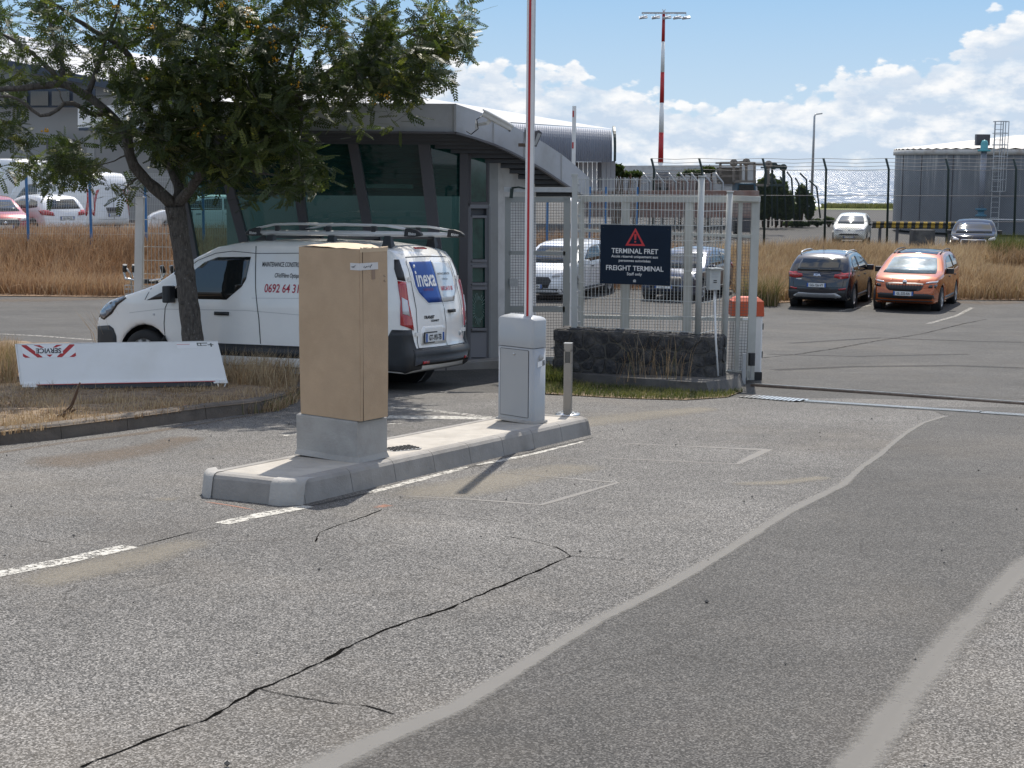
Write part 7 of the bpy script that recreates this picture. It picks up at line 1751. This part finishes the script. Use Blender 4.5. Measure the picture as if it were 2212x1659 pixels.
grass('verge_tall_grass', pm_, 160, .6, 1.0, .008, 'dry_grass', 'few long dry seed stems rising in front of the van wheel', 0.0, .45, clump=16, zfun=vz)
pk_ = [ins(440,905,.0), ins(600,890,0), ins(648,868,0), ins(648,850,0), ins(560,893,0), ins(440,903,0)]
grass('kerb_weeds', pk_, 900, .04, .16, .007, 'dry_grass', 'dry weeds spilling over the kerb end behind the carton', 0.015, 1.2, clump=14, green=.15)
# green strip in front of the stone wall, stems
gp = [(p.x, p.y) for p in (G(1172,852), G(1340,862), G(1480,866), G(1570,860), G(1606,846), G(1540,852), G(1440,846), G(1180,824))]
drape('weed_soil', [gp], 'soil', .014, .5, kind='structure')
grass('green_weeds', gp, 7000, .02, .10, .008, 'green_grass', 'low green weeds growing along the foot of the stone wall slab', .0, 1.2, tonef=lambda X, Y: .35*nz(X, Y, 2.2)+.05)
gp2 = [(p.x, p.y) for p in (G(1330,845), G(1500,855), G(1500,840), G(1330,828))]
grass('dry_stems', gp2, 78, .35, .75, .005, 'dry_grass', 'thin dry grass stems standing before the black stone wall', .1, .7, clump=13, green=.1)
gp3 = [(p.x, p.y) for p in (G(1175,830), G(1225,838), G(1225,820), G(1175,812))]
grass('green_weeds', gp3, 1500, .06, .22, .010, 'green_grass', 'bushier green weeds between the barrier cabinet and the bollard', .05, 1.0)
# ------------------------------------------------------------------ bushes
def leaf_blob(ells, n, s, rnd=.5):
    V = np.empty((n, 4, 3)); wts = np.array([e[3]*e[4]*e[5] for e in ells]); wts = wts/wts.sum(); idx = rng.choice(len(ells), n, p=wts)
    E = np.array([e[:6] for e in ells])[idx]; d = rng.normal(0, 1, (n, 3)); d /= np.linalg.norm(d, axis=1)[:,None]; r = rng.uniform(.35, 1.05, n)**.6
    c = E[:,:3]+d*r[:,None]*E[:,3:6]; a = rng.normal(0, 1, (n, 3)); a /= np.linalg.norm(a, axis=1)[:,None]; b2_ = np.cross(a, rng.normal(0, 1, (n, 3))); b2_ /= np.linalg.norm(b2_, axis=1)[:,None]
    sz = s*rng.uniform(.6, 1.4, n)[:,None]
    V[:,0] = c-a*sz; V[:,1] = c+b2_*sz*.45; V[:,2] = c+a*sz; V[:,3] = c-b2_*sz*.45
    return V.reshape(-1,3), np.arange(n*4), np.full(n, 4), np.repeat(np.clip(rng.normal(.45, .25, n), 0, 1), 4)
def bush(name, label, ells, n, s, loc, stems=True, m='bush_leaf'):
    t = thing(name, label, 'bush', loc); V, Fq, sz, tn = leaf_blob(ells, n, s); o = np_mesh('foliage', V-np.array(loc), Fq, sz, m, tn, t); o['kind'] = 'stuff'
    b = MB()
    for e in ells: b.tube([(e[0], e[1], loc[2]), (e[0]+.2, e[1], e[2]), (e[0], e[1]+.1, e[2]+e[5]*.7)], [.08, .05, .02], 5); b.tube([(e[0], e[1], loc[2]), (e[0]-.4*e[3], e[1], e[2]+.4*e[5])], [.06, .02], 5)
    b.build('stem', 'rust_bark', t)['kind'] = 'stuff'; return t
def el_(px, py, Y, rx, ry): p = P(px, py, Y); k = Y/F; return (p.x, p.y, p.z, rx*k, rx*k*.7, ry*k)
bush('bush', 'big dark green bush behind the leaning fence posts', [el_(1650,430,96,24,42), el_(1678,430,96,22,40), el_(1662,400,96,18,22), el_(1700,445,96,16,32), el_(1630,440,96.5,14,36), el_(1690,410,96.5,12,20)], 8000, .19, (P(1660,480,96).x, 96, -.7))
bush('bush', 'smaller ragged bush at the foot of the street lamp', [el_(1732,425,98,14,26), el_(1748,445,98,12,28), el_(1722,452,98,14,24)], 2200, .14, (P(1735,478,98).x, 98, -.7))
bush('bush', 'small drooping green tree beside the hangar gable', [el_(1334,366,58,11,10), el_(1350,376,58,12,5), el_(1326,372,58,7,14), el_(1372,376,60,14,5)], 1200, .10, (P(1334,420,58).x, 58, -.5))
bush('bush', 'ragged green growth over the stacked steel frames', [el_(1500,372,84,22,5), el_(1530,366,84,16,6), el_(1470,378,84,8,4)], 900, .12, (P(1510,400,84).x, 84, -.5))
bush('bush', 'low green shrubs by the tarmac bend', [el_(1790,476,98,12,6), el_(1765,480,98,14,6), el_(1720,484,98,30,4)], 1400, .14, (P(1780,480,98).x, 98, -.7))
b = MB()
# ------------------------------------------------------------------ the tree
m, t_, bs = principled('bark'); MATS['bark'] = m; bs.inputs['Roughness'].default_value = .9
v = N(t_, 'ShaderNodeTexCoord').outputs['Object']; mp3 = N(t_, 'ShaderNodeMapping'); mp3.inputs['Scale'].default_value = (1,1,.28); L(t_, v, mp3.inputs[0])
f1 = noise_(t_, mp3.outputs[0], 38, 7, .7); f2 = noise_(t_, v, 5, 5, .6)
c1 = mixc(t_, ramp(t_, f1, [(.35,0.0),(.65,1.0)]), (.045,.038,.032), (.165,.145,.125)); c1 = mixc(t_, ramp(t_, f2, [(.45,0.0),(.7,.6)]), c1, (.10,.09,.08))
vo = N(t_, 'ShaderNodeTexVoronoi'); vo.inputs['Scale'].default_value = 16; L(t_, v, vo.inputs['Vector']); c1 = mixc(t_, ramp(t_, vo.outputs['Distance'], [(.10,.55),(.22,0.0)]), c1, (.26,.25,.23))
L(t_, c1, bs.inputs['Base Color']); bn = N(t_, 'ShaderNodeBump'); bn.inputs['Strength'].default_value = .9; bn.inputs['Distance'].default_value = .03; L(t_, f1, bn.inputs['Height']); L(t_, bn.outputs[0], bs.inputs['Normal'])
TY = 19.45
tree = thing('acacia_tree', 'leaning broad-crowned tree with feathery dark green leaves and small orange flowers on the verge', 'tree', (P(424,835,TY).x, TY, gz(-4,TY)+VH))
tk_pts = [(426,850),(423,820),(418,745),(409,665),(400,590),(390,520),(383,474),(378,445)]
pts = [P(x, y, TY) for x, y in tk_pts]; rs = [.165,.150,.137,.128,.122,.118,.122,.128]
# finer rings with knots
fine, fr = [], []
for i in range(len(pts)-1):
    for k in range(6): f = k/6; fine.append(pts[i].lerp(pts[i+1], f)+Vector((random.uniform(-.004,.004),random.uniform(-.004,.004),0))); fr.append((rs[i]*(1-f)+rs[i+1]*f)*random.uniform(.965,1.04))
fine.append(pts[-1]); fr.append(rs[-1]); b = MB(); b.tube(fine, fr, 18)
for k in range(16):
    i = random.randrange(6, len(fine)-2); a = random.uniform(3.4, 6.0); c = fine[i]+Vector((math.cos(a), math.sin(a), 0))*fr[i]*.93
    b.lathe([(.0,.022),(.014,.024),(.022,.016),(.034,.0)], c, 'z', 8, True, Matrix(((1,0,0),(0,1,0),(0,0,1))) @ Vector((math.cos(a), math.sin(a), .1)).to_track_quat('Z','Y').to_matrix())
b.build('trunk', 'bark', tree)
LIMBS = [   # (px, py, Y) from the fork outwards, start and end radius
 ([(378,447,TY),(352,425,TY-.05),(318,392,TY-.1),(290,362,TY-.15),(275,335,TY-.2),(283,305,TY-.2),(262,275,TY-.25),(232,240,TY-.3),(190,206,TY-.3),(150,185,TY-.35),(131,179,TY-.4),(80,186,TY-.5),(15,194,TY-.6),(-60,190,TY-.7)], .085, .030),
 ([(131,179,TY-.4),(110,150,TY-.4),(70,115,TY-.3),(30,85,TY-.3),(-30,60,TY-.2)], .035, .014),
 ([(131,179,TY-.4),(138,150,TY-.3),(120,90,TY-.2),(108,40,TY-.1),(95,-20,TY)], .035, .012),
 ([(188,205,TY-.3),(198,180,TY-.2),(216,122,TY),(232,80,TY+.1),(248,45,TY+.2),(262,-10,TY+.2)], .040, .016),
 ([(232,240,TY-.3),(205,250,TY-.7),(140,215,TY-.9),(125,240,TY-1),(90,258,TY-1),(68,240,TY-1),(40,212,TY-1.1),(-20,205,TY-1.2)], .040, .014),
 ([(378,447,TY),(392,415,TY+.15),(372,370,TY+.35),(350,330,TY+.4),(330,295,TY+.4),(318,258,TY+.4),(310,210,TY+.3),(298,160,TY+.3),(268,104,TY+.2),(203,67,TY+.1),(149,32,TY),(90,-10,TY)], .075, .020),
 ([(350,330,TY+.4),(375,290,TY+.5),(395,230,TY+.5),(410,170,TY+.4),(430,100,TY+.3),(445,30,TY+.2),(455,-50,TY)], .050, .016),
 ([(385,440,TY),(412,408,TY-.2),(440,362,TY-.4),(490,335,TY-.5),(545,290,TY-.5),(600,245,TY-.4),(650,200,TY-.3),(720,150,TY-.2),(800,105,TY-.1),(880,70,TY),(960,40,TY)], .075, .018),
 ([(600,245,TY-.4),(610,190,TY),(630,130,TY+.2),(650,60,TY+.3),(660,-20,TY+.3)], .038, .014),
 ([(648,202,TY-.3),(650,240,TY-.5),(651,275,TY-.6),(648,305,TY-.7)], .032, .018),
 ([(490,335,TY-.5),(520,360,TY-.9),(570,375,TY-1.1),(620,385,TY-1.2)], .030, .010),
 ([(720,150,TY-.2),(790,170,TY-.5),(850,190,TY-.6),(910,200,TY-.7)], .028, .009),
 ([(880,70,TY),(950,90,TY-.2),(1010,110,TY-.3)], .018, .007),
 ([(410,170,TY+.4),(480,120,TY+.8),(560,60,TY+1),(640,0,TY+1.1),(720,-60,TY+1)], .035, .012),
]
nodes = []
for (lp_, r0_, r1_) in LIMBS:
    q = [P(*p) for p in lp_]; sub = []
    for i in range(len(q)-1):
        n_ = max(1, int((q[i+1]-q[i]).length/.10))
        for k in range(n_): sub.append(q[i].lerp(q[i+1], k/n_))
    sub.append(q[-1]); sm_ = [sub[0]]+[(sub[i-1]+sub[i]*2+sub[i+1])/4 for i in range(1, len(sub)-1)]+[sub[-1]]
    sm_ = [p+Vector((random.uniform(-1,1),random.uniform(-1,1),random.uniform(-1,1)))*.012 for p in sm_]; sm_[0] = sub[0]
    rr_ = [(r0_+(r1_-r0_)*(i/(len(sm_)-1))**.8)*random.uniform(.93,1.07) for i in range(len(sm_))]
    b = MB(); b.tube(sm_, rr_, 9); b.build('limb', 'bark', tree)
    nodes += [(p, r) for p, r in zip(sm_, rr_)]
ELL = [ # px, py, rx, ry, weight
 (640,110,300,120,1.0),(860,110,150,95,1.0),(930,60,110,60,.8),(760,210,170,70,.9),(480,300,150,85,1.3),(500,180,170,90,1.2),(330,235,150,85,1.1),(560,300,150,75,1.15),
 (300,130,140,90,.55),(60,90,120,90,.55),(150,40,130,60,.5),(110,355,95,38,1.15),(10,290,50,80,.8),(170,335,90,26,.6),(640,370,80,45,.9),(560,415,60,40,.5),(1005,110,48,40,.7),(930,205,30,28,.8),(860,175,80,50,.6),
 (250,395,45,30,.35),(30,190,60,60,.4),(430,60,200,80,.9),(500,-90,420,90,.8),(200,-80,240,70,.6),(800,-60,220,70,.6),(1000,35,50,40,.5),(600,330,100,80,1.0),(450,385,50,35,.5),(555,470,22,8,.4),(690,300,60,40,.8),(700,400,30,20,.5)]
Wt = np.array([e[2]*e[3]*e[4] for e in ELL]); Wt = Wt/Wt.sum(); NCL = 1800
cl = []
tries = 0
while len(cl) < NCL and tries < 9000:
    tries += 1
    e = ELL[rng.choice(len(ELL), p=Wt)]; a = rng.uniform(0, 2*math.pi); r = math.sqrt(rng.random())
    px, py = e[0]+e[2]*r*math.cos(a), e[1]+e[3]*r*math.sin(a); Y = TY+rng.uniform(-1.7, 1.75)*(1 if e[2] > 70 else .5)
    if noise.noise(Vector((px*.020, py*.020, 5.1))) < -.05: continue       # gaps
    if py > 205 and px > 640 and not (770 < px < 960 and py < 240) and rng.random() < .55: continue
    cl.append(P(px, py, Y))
root = P(378,447,TY); cl.sort(key=lambda p: (p-root).length)
npos = np.array([tuple(p) for p, r in nodes]); nlist = [[p, r] for p, r in nodes]; br = MB(); twb = MB()
for c in cl:
    d = np.linalg.norm(npos-np.array(c), axis=1); rootd = (c-root).length
    pen = d+np.where(np.linalg.norm(npos-np.array(root), axis=1) > rootd+.1, .6, 0); i = int(np.argmin(pen)); p0, r0_ = nlist[i]
    dist = (c-p0).length
    if dist < .05: continue
    mid = p0.lerp(c, .5)+Vector((random.uniform(-1,1),random.uniform(-1,1),random.uniform(-.2,1)))*dist*.13
    rA = min(r0_*.6, .007+dist*.010); q = [p0, p0.lerp(mid, .55)*.5+p0.lerp(c, .27)*.5, mid, mid.lerp(c, .55)+Vector((0,0,-.02*dist)), c]
    twb.tube(q, [rA, rA*.85, rA*.7, rA*.5, .003], 5, False)
    new = [(q[2], rA*.7), (q[3], rA*.5), (c, .006)]; nlist += [[p, r] for p, r in new]; npos = np.vstack((npos, [tuple(p) for p, r in new]))
twb.build('twigs', 'bark', tree)['kind'] = 'stuff'
# pinnate leaves: one template of paired leaflets, spread through the crown with numpy
tplV, tplF = [], []
npair = 7; LL = .20
for k in range(npair):
    x = LL*(.18+.82*k/(npair-1)); ln = .054*(1-.25*abs(k-3)/3); wd2 = .0098
    for s_ in (1, -1):
        a = R(62-4*k)*s_; d = np.array([math.cos(a), math.sin(a), -.12]); n_ = np.array([-d[1], d[0], 0]); o = np.array([x, 0, -.25*x*x]); i = len(tplV)
        tplV += [o, o+d*ln*.3+n_*wd2, o+d*ln*.75+n_*wd2*.9, o+d*ln, o+d*ln*.75-n_*wd2*.9, o+d*ln*.3-n_*wd2]; tplF += [[i, i+1, i+2, i+3, i+4, i+5]]
tplV = np.array(tplV); tplF = np.array(tplF)
V_, T_ = [], []; cn = np.array([tuple(c) for c in cl]); PER = 8
for c in cn:
    k = rng.integers(PER-3, PER+3); base_t = rng.normal(.42, .17)
    for _ in range(k):
        az_ = rng.uniform(0, 2*math.pi); elv = rng.normal(-.05, .55); x = np.array([math.cos(az_)*math.cos(elv), math.sin(az_)*math.cos(elv), math.sin(elv)])
        up = np.array([0,0,1.0])+rng.normal(0, .45, 3); y = np.cross(up, x); y /= np.linalg.norm(y)+1e-9; z = np.cross(x, y); s_ = rng.uniform(.75, 1.25)
        V_.append((tplV*s_) @ np.array([x, y, z])+c+rng.normal(0, .05, 3)); T_.append(base_t+rng.normal(0, .13))
nl = len(V_); V_ = np.array(V_); nv = tplV.shape[0]
Fq = (np.arange(nl)*nv)[:,None,None]+tplF[None]; tone = np.repeat(np.clip(np.array(T_), 0, 1), nv)
tone = np.clip(tone+rng.normal(0, .06, len(tone)), 0, 1)
inv = np.array(tree.location); o = np_mesh('foliage', V_.reshape(-1,3)-inv, Fq.ravel(), np.full(nl*len(tplF), 6), 'leaf', tone, tree); o['kind'] = 'stuff'
# flowers
fl_px = [(535,22,14,10),(545,55,16,14),(440,272,10,12),(428,290,8,8),(245,12,12,10),(318,172,10,6),(590,62,20,8),(590,130,12,12),(820,205,10,6),(838,208,10,7),(805,222,8,5),(420,230,10,8),(330,60,10,8),(640,185,9,7),(100,285,7,5),(700,60,12,8),(480,10,14,8),(585,95,14,18)]
VV = []
for (x, y, rx, ry) in fl_px:
    for _ in range(9): p = P(x+rng.normal(0, rx*.5), y+rng.normal(0, ry*.5), TY-1.5+rng.uniform(-.2, .2)); VV.append(tuple(p))
VV = np.array(VV); n = len(VV); s_ = .015
V2 = np.empty((n, 6, 3)); 
for i, d in enumerate(((1,0,0),(-1,0,0),(0,1,0),(0,-1,0),(0,0,1),(0,0,-1))): V2[:,i] = VV+np.array(d)*s_*rng.uniform(.6, 1.2, (n,1))
tf = np.array([[0,2,4],[2,1,4],[1,3,4],[3,0,4],[2,0,5],[1,2,5],[3,1,5],[0,3,5]]); Fq = (np.arange(n)*6)[:,None,None]+tf[None]
o = np_mesh('flowers', V2.reshape(-1,3)-inv, Fq.ravel(), np.full(n*8, 3), 'flower', np.repeat(rng.random(n), 6), tree); o['kind'] = 'stuff'
